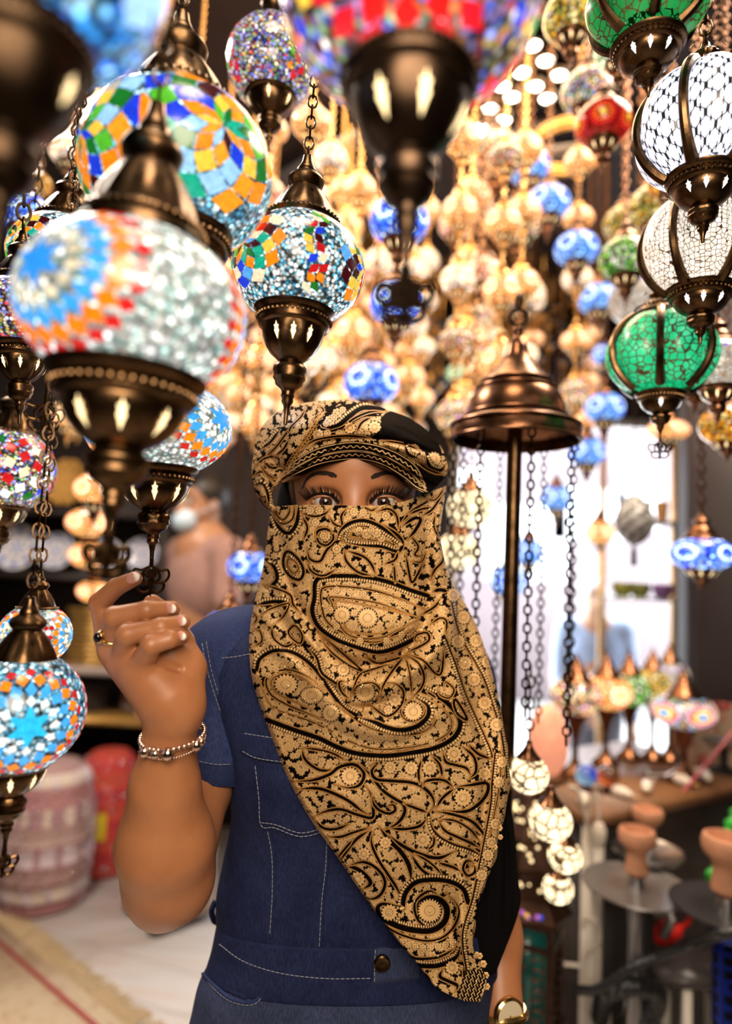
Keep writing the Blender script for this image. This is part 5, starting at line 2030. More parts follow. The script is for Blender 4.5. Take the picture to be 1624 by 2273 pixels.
s4([(1110, 55), (1130, 120), (1200, 142), (1262, 162), (1292, 215)], 5)
s4([(1235, 20), (1310, 90), (1322, 180), (1275, 232)], 5)
flower((1182, 68), 52, Z4, K4, 12)
flower((1380, 195), 46, Z4, K4, 10)
s4([(1270, 5), (1340, 70), (1425, 102)], 5)
s4([(855, 388), (940, 420), (1015, 448)], 5)
s4([(1010, 478), (960, 532), (870, 552), (765, 548)], 5.5)
s4([(1028, 468), (1040, 540), (1090, 602), (1180, 650), (1280, 682), (1350, 722), (1372, 775)], 3.5, teeth=-1)
s4([(1058, 438), (1180, 460), (1290, 500), (1362, 572), (1392, 655)], 5.5)
s4([(1078, 488), (1120, 560), (1200, 602), (1290, 642), (1362, 685)], 5)
s4([(1078, 488), (1190, 500), (1290, 560), (1355, 645)], 4)
s4([(698, 535), (760, 620), (840, 700), (892, 790), (907, 895)], 8)
s4([(660, 565), (650, 640), (690, 742), (760, 850), (812, 930), (852, 1015)], 5)
s4([(755, 585), (850, 660), (960, 712), (1080, 738), (1195, 692)], 6.5)
s4([(640, 560), (560, 612), (500, 680), (445, 765)], 5.5)
s4([(650, 540), (540, 572), (450, 602), (360, 602)], 4.5)
s4([(530, 620), (470, 690), (430, 742)], 4.5)
s4([(905, 715), (960, 800), (1030, 852), (1115, 862)], 5.5)
s4([(925, 710), (1000, 750), (1062, 800), (1110, 856)], 4)
s4([(1075, 768), (1180, 800), (1225, 832)], 5)
s4([(1322, 768), (1262, 758), (1240, 810), (1270, 852), (1312, 832), (1312, 790), (1282, 788)], 4.5)
s4([(1052, 590), (1050, 650), (1010, 690)], 4)
flower((980, 622), 52, Z4, K4, 12)
flower((600, 712), 42, Z4, K4, 10)
flower((740, 640), 40, Z4, K4, 10)
s4([(480, 790), (560, 810), (622, 860), (642, 905), (590, 942)], 7)
s4([(490, 792), (600, 765), (690, 812), (737, 890), (712, 970), (650, 1002), (580, 978)], 5.5)
flower((560, 875), 50, Z4, K4, 12)
s4([(850, 1062), (868, 970), (930, 900), (1030, 880), (1150, 890), (1240, 940), (1272, 1025)], 8, teeth=-1 * -1, taper=False)
s4([(1090, 985), (1030, 950), (960, 985), (925, 1050), (945, 1130), (985, 1170), (1045, 1195)], 4, teeth=1)
s4([(950, 1100), (948, 1030), (1010, 990), (1080, 1000), (1135, 1060), (1120, 1150), (1040, 1205), (930, 1205), (820, 1178), (720, 1122), (688, 1062), (730, 1032), (840, 1050)], 10, teeth=-1)
flower((1025, 1078), 78, Z4, K4, 24)
flower((765, 1090), 54, Z4, K4, 14)
s4([(1130, 960), (1210, 1060), (1192, 1160), (1120, 1242), (1020, 1272), (900, 1252), (780, 1202), (640, 1095)], 4)
s4([(780, 1270), (900, 1372), (1000, 1387), (1100, 1370), (1210, 1305)], 5)
s4([(860, 1405), (960, 1432), (1080, 1432), (1190, 1382), (1222, 1310)], 8, teeth=1)
for i in range(9):
    flower((790 + i * 48, 1262 + 55 * math.sin(i / 8 * PI * .9)), 24, Z4, K4, 8)
s4([(975, 1465), (1022, 1530), (1010, 1595)], 6)
s4([(1112, 1450), (1090, 1500), (1142, 1530), (1202, 1560), (1190, 1600)], 6)
s4([(1195, 1408), (1252, 1430), (1240, 1505)], 6)
flower((1170, 1445), 46, Z4, K4, 12)
s4([(1445, 60), (1425, 250), (1412, 420), (1340, 800), (1300, 1000), (1235, 1230), (1262, 1480)], 2.5, teeth=1, taper=False)
s4([(1490, 30), (1470, 300), (1400, 640)], 2)
for x, y in ((1490, 120), (1470, 250), (1450, 520), (1425, 640), (1400, 720), (1360, 850)):
    flower((x, y), 40, Z4, K4, 12)
# zigzag hem at the tip
for q in range(7):
    a = np.array([1272 + q * 19, 1470 - q * 3.0])
    zz = [(a[0] + (7 if j % 2 else -7) - j * 5, a[1] + j * 15 + q * 2) for j in range(14)]
    P = ctrans(zz, Z4, K4)
    r = pdist(P, 8)
    if r:
        if q % 2 == 0:
            put(r[0], (5.5 * KX - r[1]) * .7, BLK, .1)
        put(r[0], (1.1 * KX - r[1]), GOLDC, 1)


def sample(img, px, py):
    x = np.clip((np.asarray(px) - X0) * KX, 0, NXC - 1.01)
    y = np.clip((np.asarray(py) - Y0) * KX, 0, NYC - 1.01)
    xi, yi = x.astype(int), y.astype(int)
    fx, fy = x - xi, y - yi
    if img.ndim == 3:
        fx, fy = fx[..., None], fy[..., None]
    return (img[yi, xi] * (1 - fx) + img[yi, xi + 1] * fx) * (1 - fy) + (img[yi + 1, xi] * (1 - fx) + img[yi + 1, xi + 1] * fx) * fy


def ridge(PX, PY, pts, amp, width, power=2.0):
    P = catmull(np.array(pts, float), 4)
    best = np.full(PX.shape, 1e9)
    arc = np.zeros(PX.shape)
    s = 0
    for a, b in zip(P[:-1], P[1:]):
        v = b - a
        L = math.hypot(*v) + 1e-9
        t = np.clip(((PX - a[0]) * v[0] + (PY - a[1]) * v[1]) / L ** 2, 0, 1)
        d = np.hypot(PX - a[0] - t * v[0], PY - a[1] - t * v[1])
        u = d < best
        best = np.where(u, d, best)
        arc = np.where(u, s + t * L, arc)
        s += L
    end = np.clip(np.minimum(arc, s - arc) / (s * .25), 0, 1) ** .7
    return amp * np.exp(-(best / width) ** power) * (.25 + .75 * end)


CLOTH = NT('gold_embroidered_black_cloth')
_a = CLOTH.n('Attribute', attribute_name='Col')
CLOTH.l(_a.outputs['Color'], CLOTH.b.inputs['Base Color'])
CLOTH.set(Roughness=.52)
_bw = CLOTH.n('RGBToBW')
CLOTH.l(_a.outputs['Color'], _bw.inputs[0])
CLOTH.l(CLOTH.math('MULTIPLY', _bw.outputs[0], .7), CLOTH.b.inputs['Specular IOR Level'])
CLOTH.b.inputs['Sheen Weight'].default_value = .0
CLOTH.bump(CLOTH.noise(CLOTH.coord(), 1400, 2), .25, .0008)
CLOTH = CLOTH.m
BLACKC = NT('black_cotton_voile')
BLACKC.b.inputs['Specular IOR Level'].default_value = .05
BLACKC.set(Roughness=.9, Base_Color=(.004, .0035, .004, 1))
_m2 = BLACKC.n('Mapping')
BLACKC.bump(BLACKC.noise(BLACKC.coord(), 60, 3), .3, .004)
BLACKC = BLACKC.m


def smstep(a, b, x):
    t = np.clip((x - a) / (b - a), 0, 1)
    return t * t * (3 - 2 * t)


def veil_depth(PX, PY):
    d0 = np.interp(PY, [1080, 1125, 1180, 1230, 1300, 1400, 1500, 1600, 1740, 1850, 2000, 2120, 2240], [1.028, 1.012, 1.001, 1.003, 1.004, 1.000, .996, .998, 1.000, 1.004, 1.016, 1.012, 1.000])
    cx = np.interp(PY, [1080, 1300, 1500, 1800, 2240], [790, 792, 815, 870, 980])
    hw = np.interp(PY, [1080, 1300, 1420, 1500, 1700, 2240], [200, 205, 250, 280, 280, 280])
    cv = np.interp(PY, [1080, 1300, 1450, 1700, 2240], [.095, .090, .068, .052, .03])
    return d0 + cv * np.abs((PX - cx) / hw) ** 2.2


def folds(PX, PY):
    f = np.zeros(PX.shape)
    R = lambda pts, a, w, p=2.0: ridge(PX, PY, pts, a, w, p)
    f += R([(790, 1118), (790, 1200)], .006, 34)                                   # nose under the veil
    f += R([(985, 1120), (978, 1200), (985, 1290), (990, 1380), (962, 1450), (900, 1500), (840, 1555)], .017, 26)   # rolled fold at right
    f -= R([(952, 1150), (945, 1230), (950, 1300), (945, 1370), (905, 1440), (850, 1490)], .010, 14)
    f += R([(640, 1200), (625, 1290), (640, 1350), (690, 1420), (760, 1480), (840, 1530)], .012, 20)
    f -= R([(615, 1150), (628, 1230), (640, 1300), (680, 1380), (730, 1440), (800, 1490)], .010, 13)
    f += R([(590, 1330), (600, 1400), (660, 1470), (720, 1540), (770, 1580)], .013, 24)
    f -= R([(580, 1390), (640, 1440), (700, 1490), (745, 1545)], .008, 12)
    f -= R([(700, 1440), (780, 1480), (860, 1470), (930, 1430)], .014, 22)         # under the chin
    f += R([(690, 1300), (760, 1360), (860, 1380), (930, 1340)], .006, 40)
    f += R([(720, 1500), (790, 1525), (870, 1500)], .008, 14)
    f -= R([(740, 1555), (800, 1575), (870, 1550)], .009, 12)
    f += R([(580, 1480), (660, 1530), (760, 1600), (860, 1630), (960, 1590), (1010, 1530)], .012, 42)
    f -= R([(720, 1600), (790, 1640), (880, 1650), (980, 1610)], .006, 18)
    f -= R([(1035, 1420), (1050, 1520), (1075, 1600)], .010, 16)
    f += R([(1080, 1400), (1105, 1550), (1115, 1700), (1095, 1850)], .008, 18)
    f -= R([(1075, 1640), (1075, 1780), (1045, 1920), (1030, 2030)], .007, 12)
    f += R([(1040, 1900), (1025, 2050), (1035, 2120)], .010, 18)
    f -= R([(1000, 1990), (1005, 2100), (1030, 2180)], .007, 14)
    f += R([(700, 1800), (800, 1760), (900, 1780)], .004, 40)
    f -= R([(640, 1720), (740, 1700), (860, 1730)], .003, 26)
    f += R([(880, 2080), (960, 2120), (1020, 2090)], .005, 30)
    f += R([(690, 1640), (780, 1830), (880, 2020)], .004, 30)
    f -= R([(820, 1740), (880, 1900), (950, 2050)], .0035, 26)
    f += R([(910, 1700), (950, 1850), (985, 2000)], .004, 26)
    f += .0012 * np.sin(PX * .05 + PY * .021) * smstep(1400, 1700, PY)
    # the outer layer that falls behind the rolled fold
    xf = np.interp(PY, [1180, 1280, 1400, 1480, 1560, 1640, 1700], [1000, 1003, 1008, 1012, 1030, 1055, 1090])
    f -= .036 * smstep(-4, 12, PX - xf) * smstep(1740, 1560, PY)
    return f * 1.25


NU, NV = 400, 700
LEFT = catmull(np.array([(612, 1124), (600, 1140), (594, 1180), (583, 1260), (562, 1350), (553, 1420), (558, 1500), (578, 1570), (604, 1640), (640, 1730), (690, 1820), (750, 1905), (808, 1990), (868, 2070), (930, 2145), (965, 2190), (1000, 2210), (1030, 2222)], float), 8)
RIGHT = catmull(np.array([(990, 1078), (988, 1100), (980, 1150), (978, 1200), (995, 1270), (1030, 1335), (1062, 1400), (1088, 1480), (1108, 1560), (1122, 1640), (1131, 1710), (1126, 1780), (1108, 1850), (1098, 1910), (1068, 1985), (1056, 2040), (1050, 2100), (1066, 2140), (1080, 2180), (1064, 2224)], float), 8)


def resample(A, n):
    s = np.concatenate([[0], np.cumsum(np.linalg.norm(np.diff(A, axis=0), axis=1))])
    return np.stack([np.interp(np.linspace(0, s[-1], n), s, A[:, i]) for i in (0, 1)], 1)


La, Ra = resample(LEFT, NV), resample(RIGHT, NV)
u = np.linspace(0, 1, NU)[None, :, None]
G = La[:, None] * (1 - u) + Ra[:, None] * u
# top edge dips under the eyes
v = np.linspace(0, 1, NV)[:, None]
top = np.interp(u[0, :, 0], [0, .05, .12, .28, .45, .6, .75, .88, 1.0], [0, 1, 2, 10, 19, 26, 24, 12, 0])
G[..., 1] += top[None] * np.clip(1 - v * 9, 0, 1)
G[..., 0] += 2.0 * np.sin(v * 90) * (u[..., 0] > .999) * (v > .5)
PX, PY = G[..., 0], G[..., 1]
colr = sample(canvas, PX, PY)
hgt = sample(height, PX, PY)
D = veil_depth(PX, PY) - folds(PX, PY)
D = D + .014 * (np.clip(1 - np.minimum(u[..., 0], 1 - u[..., 0]) * NU / 9, 0, 1) ** 2)      # edges turn back
D = D - hgt * .0007
# never behind the bodice
X = C(PX, PY, D)
SCARF_V = X.reshape(-1, 3)
cc = np.concatenate([colr.reshape(-1, 3), np.ones((NU * NV, 1))], 1)
VEIL = wadd(MB().add(SCARF_V, grid_faces(NU, NV)[:, ::-1], 0, cc), 'headscarf_veil', CLOTH, sharp=0)
# little glass stones sewn on
STONE = mat('gold_rhinestone', (.9, .7, .4), .1, .9)
stone = MB().add(*sphere((0, 0, 0), .0012, 8, 6)).mesh('rhinestone', STONE, sharp=0)
cnt = 0
while cnt < 70:
    j, k_ = rng.integers(8, NV - 8), rng.integers(8, NU - 8)
    if hgt[j, k_] > .75:
        link('rhinestone', stone, VEIL, (X[j, k_] - np.array([0, .0006, 0])) @ CM.T + CAM - ROOT_W)
        cnt += 1
# raised lace flowers along the right edge
m = MB()
for (px, py, r) in ((1108, 1838, 7), (1110, 1858, 6), (1098, 1880, 6), (1064, 2122, 7), (1072, 2140, 8), (1078, 2165, 7), (1080, 2190, 7), (1058, 2118, 5)):
    jj = np.unravel_index(np.argmin((PX - px) ** 2 + (PY - py) ** 2), PX.shape)
    c = C(px, py, D[jj] + .001)
    for i in range(6):
        a = i * PI / 3
        m.add(*sphere(c + r / FPX * .62 * np.array([math.cos(a), 0, math.sin(a)]), (r / FPX * .5, .0015, r / FPX * .5), 8, 6), 0, tuple(GOLDC))
m.tf(CM, CAM - ROOT_W)
m.obj('lace_edging', CLOTH, VEIL)

# black lining end of the scarf, lying over her left arm
rows = []
BL = resample(catmull(np.array([(1060, 1640), (1070, 1700), (1075, 1780), (1060, 1900), (1040, 2000), (1035, 2100), (1050, 2185)], float), 6), 70)
BRt = resample(catmull(np.array([(1090, 1640), (1118, 1700), (1130, 1770), (1142, 1850), (1150, 1950), (1152, 2020), (1100, 2160)], float), 6), 70)
uu = np.linspace(0, 1, 40)[None, :, None]
G = BL[:, None] * (1 - uu) + BRt[:, None] * uu
PX, PY = G[..., 0], G[..., 1]
D = 1.085 + .05 * np.clip((PX - 1060) / 90, 0, 1.2) ** 2 - ridge(PX, PY, [(1132, 1820), (1140, 1920), (1138, 2060)], .010, 8) - ridge(PX, PY, [(1100, 1700), (1095, 1950), (1085, 2120)], .012, 16) + ridge(PX, PY, [(1118, 1750), (1120, 1950), (1112, 2080)], .008, 8)
X2 = C(PX, PY, D).reshape(-1, 3)
bo = wadd(MB().add(X2, grid_faces(40, 70)[:, ::-1]), 'headscarf_lining', BLACKC, sharp=0)
bo['label'] = 'plain black lining end of the headscarf over the arm'
md = bo.modifiers.new('thickness', 'SOLIDIFY')
md.thickness = .0015

# ---------------------------------------------------------------- turban wound from the same scarf
TC = np.array([775.0, 968.0])
OUT = catmull(np.array([(563, 1012), (574, 962), (600, 925), (640, 903), (685, 893), (745, 887), (805, 892), (868, 912), (925, 938), (972, 982), (993, 1030), (986, 1060), (950, 1093), (921, 1083), (895, 1062), (850, 1036), (806, 1024),
                        (762, 1024), (705, 1034), (658, 1053), (622, 1072), (588, 1062)], float), 10, True)
# its own pattern: embroidery, black band with zigzags, black plain puff
tcan = canvas.copy()
canvas_keep, height_keep = canvas, height
g2, t2 = floral(NXC, 460, 11, .9, .75)
sl = (slice(0, 372), slice(0, NXC))
canvas[sl] = (GOLDC * t2[..., None] * g2[..., None] + BLK * (1 - g2[..., None]))[:372]
height[sl] = g2[:372] * .6


def fillpoly(pts, org, k, col, h=.05):
    P = catmull(ctrans(pts, org, k), 5, True)
    yy, xx = np.mgrid[0:420, 0:NXC].astype(np.float32)
    ins = np.zeros(xx.shape, bool)
    for a, b in zip(P, np.roll(P, -1, 0)):
        cond = ((a[1] > yy) != (b[1] > yy))
        xi = (b[0] - a[0]) * (yy - a[1]) / (b[1] - a[1] + 1e-9) + a[0]
        ins ^= cond & (xx < xi)
    canvas[:420][ins] = col
    height[:420][ins] = h
    return ins


# gathered swathe at left
s1([(150, 500), (240, 420), (330, 300), (420, 180)], 3)
s1([(90, 560), (160, 500), (250, 480)], 4)
s1([(70, 640), (130, 600), (200, 640), (270, 700)], 4)
s1([(80, 700), (140, 690), (180, 760), (190, 850)], 4, teeth=1)
s1([(110, 780), (150, 850), (200, 900)], 4)
s1([(130, 430), (200, 380), (270, 290)], 4, teeth=1)
s1([(240, 480), (300, 430), (340, 360)], 4)
s1([(470, 120), (430, 190), (360, 260), (330, 330)], 3)
s1([(560, 100), (600, 140), (520, 210)], 3)
s1([(150, 520), (210, 570), (270, 560)], 5)
s1([(120, 540), (180, 620), (260, 660)], 3)
# dark diagonal band
fillpoly([(270, 640), (350, 500), (430, 400), (520, 260), (600, 170), (640, 110), (700, 95), (660, 170), (590, 260), (520, 350), (460, 430), (380, 520), (330, 620)], Z1, K1, BLK)
for off in (0, 26):
    zz = []
    A = np.array([(300 + off, 620), (380 + off, 480), (470 + off, 350), (560 + off * .8, 210), (600 + off * .5, 150)], float)
    q = resample(catmull(A, 8), 40)
    for j, p in enumerate(q):
        zz.append((p[0] + (9 if j % 2 else -9), p[1]))
    for P, w in ((ctrans(zz, Z1, K1), 1.0), (ctrans(q + np.array([-17, 0]), Z1, K1), 1.1)):
        r = pdist(P, 8)
        put(r[0], (w * KX - r[1]), GOLDD * 1.1, 1)
# paisley with comb border on the crown
fillpoly([(520, 330), (600, 230), (700, 110), (850, 90), (1040, 120), (1020, 180), (900, 190), (780, 260), (680, 330), (560, 350)], Z1, K1, BLK, .1)
s1([(600, 250), (700, 260), (800, 180), (900, 120), (1050, 130)], 8, teeth=1, taper=False)
s1([(560, 290), (620, 300), (740, 270), (830, 200), (950, 150), (1060, 150)], 4)
for x, y, r in ((650, 215, 42), (705, 160, 40), (745, 135, 28), (620, 240, 26), (680, 190, 30)):
    flower((x, y), r, Z1, K1, 8)
for x, y, r in ((560, 320, 44), (630, 310, 30), (800, 270, 46), (930, 270, 62), (985, 265, 50), (870, 310, 40), (720, 310, 30)):
    flower((x, y), r, Z1, K1, 10)
s1([(430, 440), (520, 370), (650, 340), (780, 330), (900, 340), (980, 350)], 3.5)
s1([(850, 300), (890, 230), (960, 190)], 4)
# plain black puff and folds
fillpoly([(960, 345), (1040, 270), (1030, 200), (1100, 145), (1200, 175), (1290, 225), (1390, 295), (1465, 385), (1490, 480), (1400, 462), (1300, 430), (1200, 385), (1060, 360)], Z1, K1, BLK * 1.2)
fillpoly([(1310, 560), (1400, 590), (1500, 635), (1495, 700), (1380, 760), (1340, 660)], Z1, K1, BLK * 1.2)
# patterned roll at right
for x, y, r in ((1130, 400, 40), (1200, 425, 36), (1280, 435, 46), (1430, 505, 56), (1380, 500, 26), (1500, 560, 40), (1330, 520, 40)):
    flower((x, y), r, Z1, K1, 14)
s1([(1040, 365), (1150, 380), (1230, 400), (1330, 440)], 3)
s1([(1210, 400), (1240, 470), (1310, 500)], 4, teeth=1)
s1([(1370, 480), (1400, 560), (1480, 590), (1520, 540)], 5, teeth=1)
s1([(1300, 520), (1400, 590), (1500, 620)], 4)
# brow band
LOW = catmull(np.array([(215, 715), (300, 672), (400, 622), (560, 557), (750, 522), (900, 522), (1050, 562), (1200, 652), (1290, 722), (1380, 755)], float), 10)
UPP = catmull(np.array([(255, 660), (330, 570), (420, 490), (560, 418), (750, 375), (900, 375), (1050, 408), (1190, 470), (1300, 556), (1365, 690)], float), 10)
BL_ = np.concatenate([LOW, UPP[::-1]])
P = ctrans(BL_, Z1, K1)
fillpoly(BL_[::6], Z1, K1, BLK)
Lr, Ur = resample(LOW, 120), resample(UPP, 120)
for f, w in ((.10, 1.2), (.47, 1.0), (.53, 1.0), (.93, 1.1)):
    r = pdist(ctrans(Lr * (1 - f) + Ur * f, Z1, K1), 8)
    put(r[0], (w * KX - r[1]), GOLDC, 1)
for f in (.30, .72):
    q = resample(LOW * (1 - f) + UPP * f, 108)
    nrm = Ur - Lr
    nn = resample(Lr, 108)
    zz = [(p[0], p[1] + (8 if j % 2 else -8) * (1 if 8 < j < 100 else .7)) for j, p in enumerate(q[::2])]
    r = pdist(ctrans(catmull(zz, 4), Z1, K1), 8)
    put(r[0], (1.25 * KX - r[1]), GOLDC * 1.1, 1)

nA, nR = 520, 190
ang_out = resample(np.concatenate([OUT, OUT[:1]]), nA + 1)[:-1]
rho = np.concatenate([np.linspace(0.002, 1, nR) ** .85, np.linspace(1, .02, 40)[1:]])
front = np.arange(len(rho)) < nR
PXY = TC + (ang_out[None] - TC) * np.where(front, rho, 1.0)[:, None, None]
PX, PY = PXY[..., 0], PXY[..., 1]
ox, oy = ang_out[:, 0], ang_out[:, 1]
low = smstep(.2, .75, np.clip((oy - 968) / 90, 0, 1)) * smstep(215, 120, np.abs(ox - 790))
dr = 1.125 - .112 * low - .02 * smstep(150, 215, np.abs(ox - 780)) * smstep(985, 1050, oy)
rr = np.where(front, rho, 1.0)[:, None]
Df = 1.002 + (dr[None] - 1.002) * rr ** 3.2
# lower middle stays on the forehead
Df = np.where(low[None] > .3, 1.002 + (dr[None] - 1.002) * rr ** 1.6, Df)
s1p = lambda pts: [(540 + x * K1, 870 + y * K1) for x, y in pts]
fold = np.zeros(PX.shape)
for pts, a, w in (([(1040, 280), (1150, 260), (1300, 320), (1420, 420)], .014, 24), ([(1080, 380), (1230, 420), (1400, 490), (1510, 560)], .010, 14), ([(960, 350), (1100, 365), (1250, 410), (1470, 470)], -.010, 7),
                  ([(1300, 520), (1400, 590), (1500, 630)], -.010, 7), ([(1000, 345), (1050, 410), (1200, 475), (1310, 560)], -.007, 6),
                  ([(420, 500), (560, 400), (750, 355), (900, 355), (1000, 360)], -.008, 7), ([(280, 640), (380, 500), (480, 370), (600, 180), (650, 100)], -.009, 10),
                  ([(130, 560), (220, 400), (350, 240), (480, 150)], .012, 34), ([(100, 650), (160, 560), (260, 500)], -.006, 8), ([(80, 600), (150, 520), (240, 440), (330, 300)], -.005, 7),
                  ([(620, 280), (760, 210), (950, 130)], .008, 22), ([(700, 330), (850, 290), (980, 260)], .006, 14), ([(640, 300), (760, 290), (900, 210), (1040, 170)], -.006, 6),
                  ([(150, 700), (240, 620), (330, 540)], -.008, 8), ([(1150, 200), (1280, 270), (1420, 400)], -.004, 5), ([(1090, 250), (1230, 300), (1380, 400)], -.004, 5), ([(1180, 330), (1300, 370), (1440, 440)], .005, 8)):
    fold += ridge(PX, PY, s1p(pts), a, w)
Df = Df - fold * np.clip((1.02 - rr) * 8, 0, 1)
colr = sample(canvas, PX, PY)
hgt = sample(height, PX, PY)
Df = Df - hgt * .0007 * (rr < .99)
Xf = C(PX, PY, Df)
# back of the turban: closes over the crown of the head
bk = rho[nR:][:, None]
rim = Xf[nR - 1]
cb = C(785, 985, 1.13)
for i, b in enumerate(rho[nR:]):
    q = rim * b + (cb + np.array([0, .115, -.02])) * (1 - b)
    q[:, 1] = rim[:, 1] * b + (cb[1] + .115) * (1 - b) + .06 * math.sin(PI * b) * (1 - low * .9)
    Xf[nR + i] = q
n_all = len(rho)
cc = np.concatenate([colr.reshape(-1, 3), np.ones((n_all * nA, 1))], 1)
F = grid_faces(nA, n_all, True)
TUR = wadd(MB().add(Xf.reshape(-1, 3), F, 0, cc), 'turban', CLOTH, sharp=0)

# flap of the turban falling beside her right temple
A = resample(catmull(np.array([(566, 1000), (558, 1040), (566, 1090), (585, 1122), (606, 1140)], float), 8), 60)
Bq = resample(catmull(np.array([(650, 1020), (634, 1050), (618, 1076), (604, 1094), (612, 1130)], float), 8), 60)
uu = np.linspace(0, 1, 44)[None, :, None]
G = A[:, None] * (1 - uu) + Bq[:, None] * uu
PX, PY = G[..., 0], G[..., 1]
D = 1.085 - .03 * np.sin(uu[..., 0] * PI * .75) - ridge(PX, PY, s1p([(120, 600), (130, 750), (200, 880)]), .006, 8) + ridge(PX, PY, s1p([(180, 620), (190, 740), (215, 850)]), .006, 6)
colr = sample(canvas, PX, PY)
X2 = C(PX, PY, D).reshape(-1, 3)
fo = wadd(MB().add(X2, grid_faces(44, 60)[:, ::-1], 0, np.concatenate([colr.reshape(-1, 3), np.ones((44 * 60, 1))], 1)), 'turban_flap', CLOTH, sharp=0)
md = fo.modifiers.new('thickness', 'SOLIDIFY')
md.thickness = .003
# cloth of the scarf round the neck and the back of the head
V, F = sphere(e(0, .125, -.035), (.100, .078, .15), 40, 28)
wadd(MB().add(V, F), 'neck_wrap', BLACKC, sharp=0)
# ---------------------------------------------------------------- people in the background
def figure(name, label, feet, face_dir, H, pose, mats, extra=None, step=.008):
    """a whole standing person; feet: floor point; pose: joints in body heights, x to the figure's left seen from the front"""
    s = H
    J = {k: np.array(v) * s for k, v in pose.items()}
    ax = lambda lo, hi: np.linspace(lo * s, hi * s, int((hi - lo) * s / step))
    root = empty(name, feet, basis((0, 0, 1), -np.asarray(face_dir, float)), label, 'person')

    def body(gr, parts):
        S = SDF(*[ax(a, b) for a, b in gr])
        parts(S)
        return S.mesh()

    def skin(S):
        hd = J['head']
        S.ell(hd + np.array([0, .008, .018]) * s, np.array([.043, .054, .052]) * s, .01)
        S.ell(hd + np.array([0, -.010, -.022]) * s, np.array([.036, .042, .046]) * s, .02)
        S.cap(hd + np.array([0, -.050, .0]) * s, hd + np.array([0, -.063, -.018]) * s, .006 * s, .009 * s, .01)
        for sx in (-1, 1):
            S.ell(hd + np.array([sx * .020, -.054, .006]) * s, np.array([.010, .007, .006]) * s, .005, 'sub')
            S.ell(hd + np.array([sx * .044, .008, -.004]) * s, np.array([.006, .011, .018]) * s, .004)
        S.cap(hd + np.array([0, .012, -.04]) * s, J['neck'], .030 * s, .034 * s, .02)
        S.cap(J['neck'] - np.array([0, 0, .02]) * s, J['pelvis'], .07 * s, .075 * s, .03)
        for q in ('l', 'r'):
            S.chain([J['sh' + q], J['el' + q], J['wr' + q]], [.031 * s, .024 * s, .016 * s], .03, .01)
            d = J['wr' + q] - J['el' + q]
            d /= np.linalg.norm(d)
            S.cap(J['wr' + q], J['wr' + q] + d * .05 * s, .016 * s, .019 * s, .01)
            sd = np.cross(d, [0, 1.0, 0])
            for i in range(4):
                b = J['wr' + q] + d * .05 * s + sd * (i - 1.5) * .0105 * s
                S.chain([b, b + d * (.03 - .003 * abs(i - 1.5)) * s, b + d * (.055 - .006 * abs(i - 1.5)) * s + np.array([0, -.008, 0]) * s], [.0065 * s, .0055 * s, .0045 * s], .003, .002)
            b = J['wr' + q] + d * .015 * s
            S.chain([b, b + (d * .6 + np.array([0, -.8, 0])) * .03 * s, b + (d * .95 + np.array([0, -.5, 0])) * .05 * s], [.009 * s, .007 * s, .005 * s], .004, .002)
            S.chain([J['hip' + q], J['kn' + q], J['an' + q]], [.05 * s, .034 * s, .024 * s], .03, .01)
            S.cap(J['an' + q] - np.array([0, 0, .018]) * s, J['an' + q] + np.array([0, -.09, -.022]) * s, .022 * s, .017 * s, .01)
    V, F = body(((-.24, .24), (-.16, .16), (-.01, 1.03)), skin)
    b = MB().add(V, F).obj('body', mats['skin'], root, sharp=0)

    def shirt(S):
        S.cap(J['shl'] * .92 + J['neck'] * .08, J['shr'] * .92 + J['neck'] * .08, .040 * s, .040 * s, .02)
        S.ell((J['neck'] + J['pelvis']) / 2 + np.array([0, 0, .07]) * s, np.array([.108, .078, .12]) * s, .04)
        S.ell(J['pelvis'] + np.array([0, 0, .03]) * s, np.array([.100, .076, .10]) * s, .05)
        S.cap(J['neck'] + np.array([0, .004, .0]) * s, J['neck'] - np.array([0, 0, .03]) * s, .039 * s, .05 * s, .01)
        for q in ('l', 'r'):
            m = J['sh' + q] * (1 - mats['sl']) + J['el' + q] * mats['sl']
            S.cap(J['sh' + q], m, .040 * s, .034 * s, .025)
            if mats.get('long'):
                S.cap(m, J['wr' + q] * .92 + J['el' + q] * .08, .034 * s, .024 * s, .01)
    V, F = body(((-.26, .26), (-.16, .16), (.42, .90)), shirt)
    MB().add(V, F).obj('shirt', mats['shirt'], root, sharp=0)

    def trous(S):
        S.ell(J['pelvis'] - np.array([0, 0, .0]) * s, np.array([.096, .072, .07]) * s, .04)
        for q in ('l', 'r'):
            S.chain([J['hip' + q], J['kn' + q], J['an' + q]], [.056 * s, .044 * s, .036 * s], .03, .012)
    V, F = body(((-.2, .2), (-.16, .16), (.02, .60)), trous)
    MB().add(V, F).obj('trousers', mats['trousers'], root, sharp=0)

    def shoe(S):
        for q in ('l', 'r'):
            S.cap(J['an' + q] - np.array([0, -.01, .016]) * s, J['an' + q] + np.array([0, -.095, -.024]) * s, .026 * s, .021 * s, .01)
    V, F = body(((-.2, .2), (-.2, .12), (-.01, .08)), shoe)
    V[:, 2] = np.maximum(V[:, 2], 0)
    MB().add(V, F).obj('shoes', mats['shoes'], root, sharp=0)

    def hair(S):
        hd = J['head']
        S.ell(hd + np.array([0, .014, .026]) * s, np.array([.0475, .056, .053]) * s, .01)
        S.ell(hd + np.array([0, -.045, -.022]) * s, np.array([.055, .046, .054]) * s, .012, 'sub')
        S.ell(hd + np.array([0, .02, -.085]) * s, np.array([.06, .07, .05]) * s, .01, 'sub')
    V, F = body(((-.08, .08), (-.1, .1), (.80, 1.03)), hair)
    MB().add(V, F).obj('hair', mats['hair'], root, sharp=0)
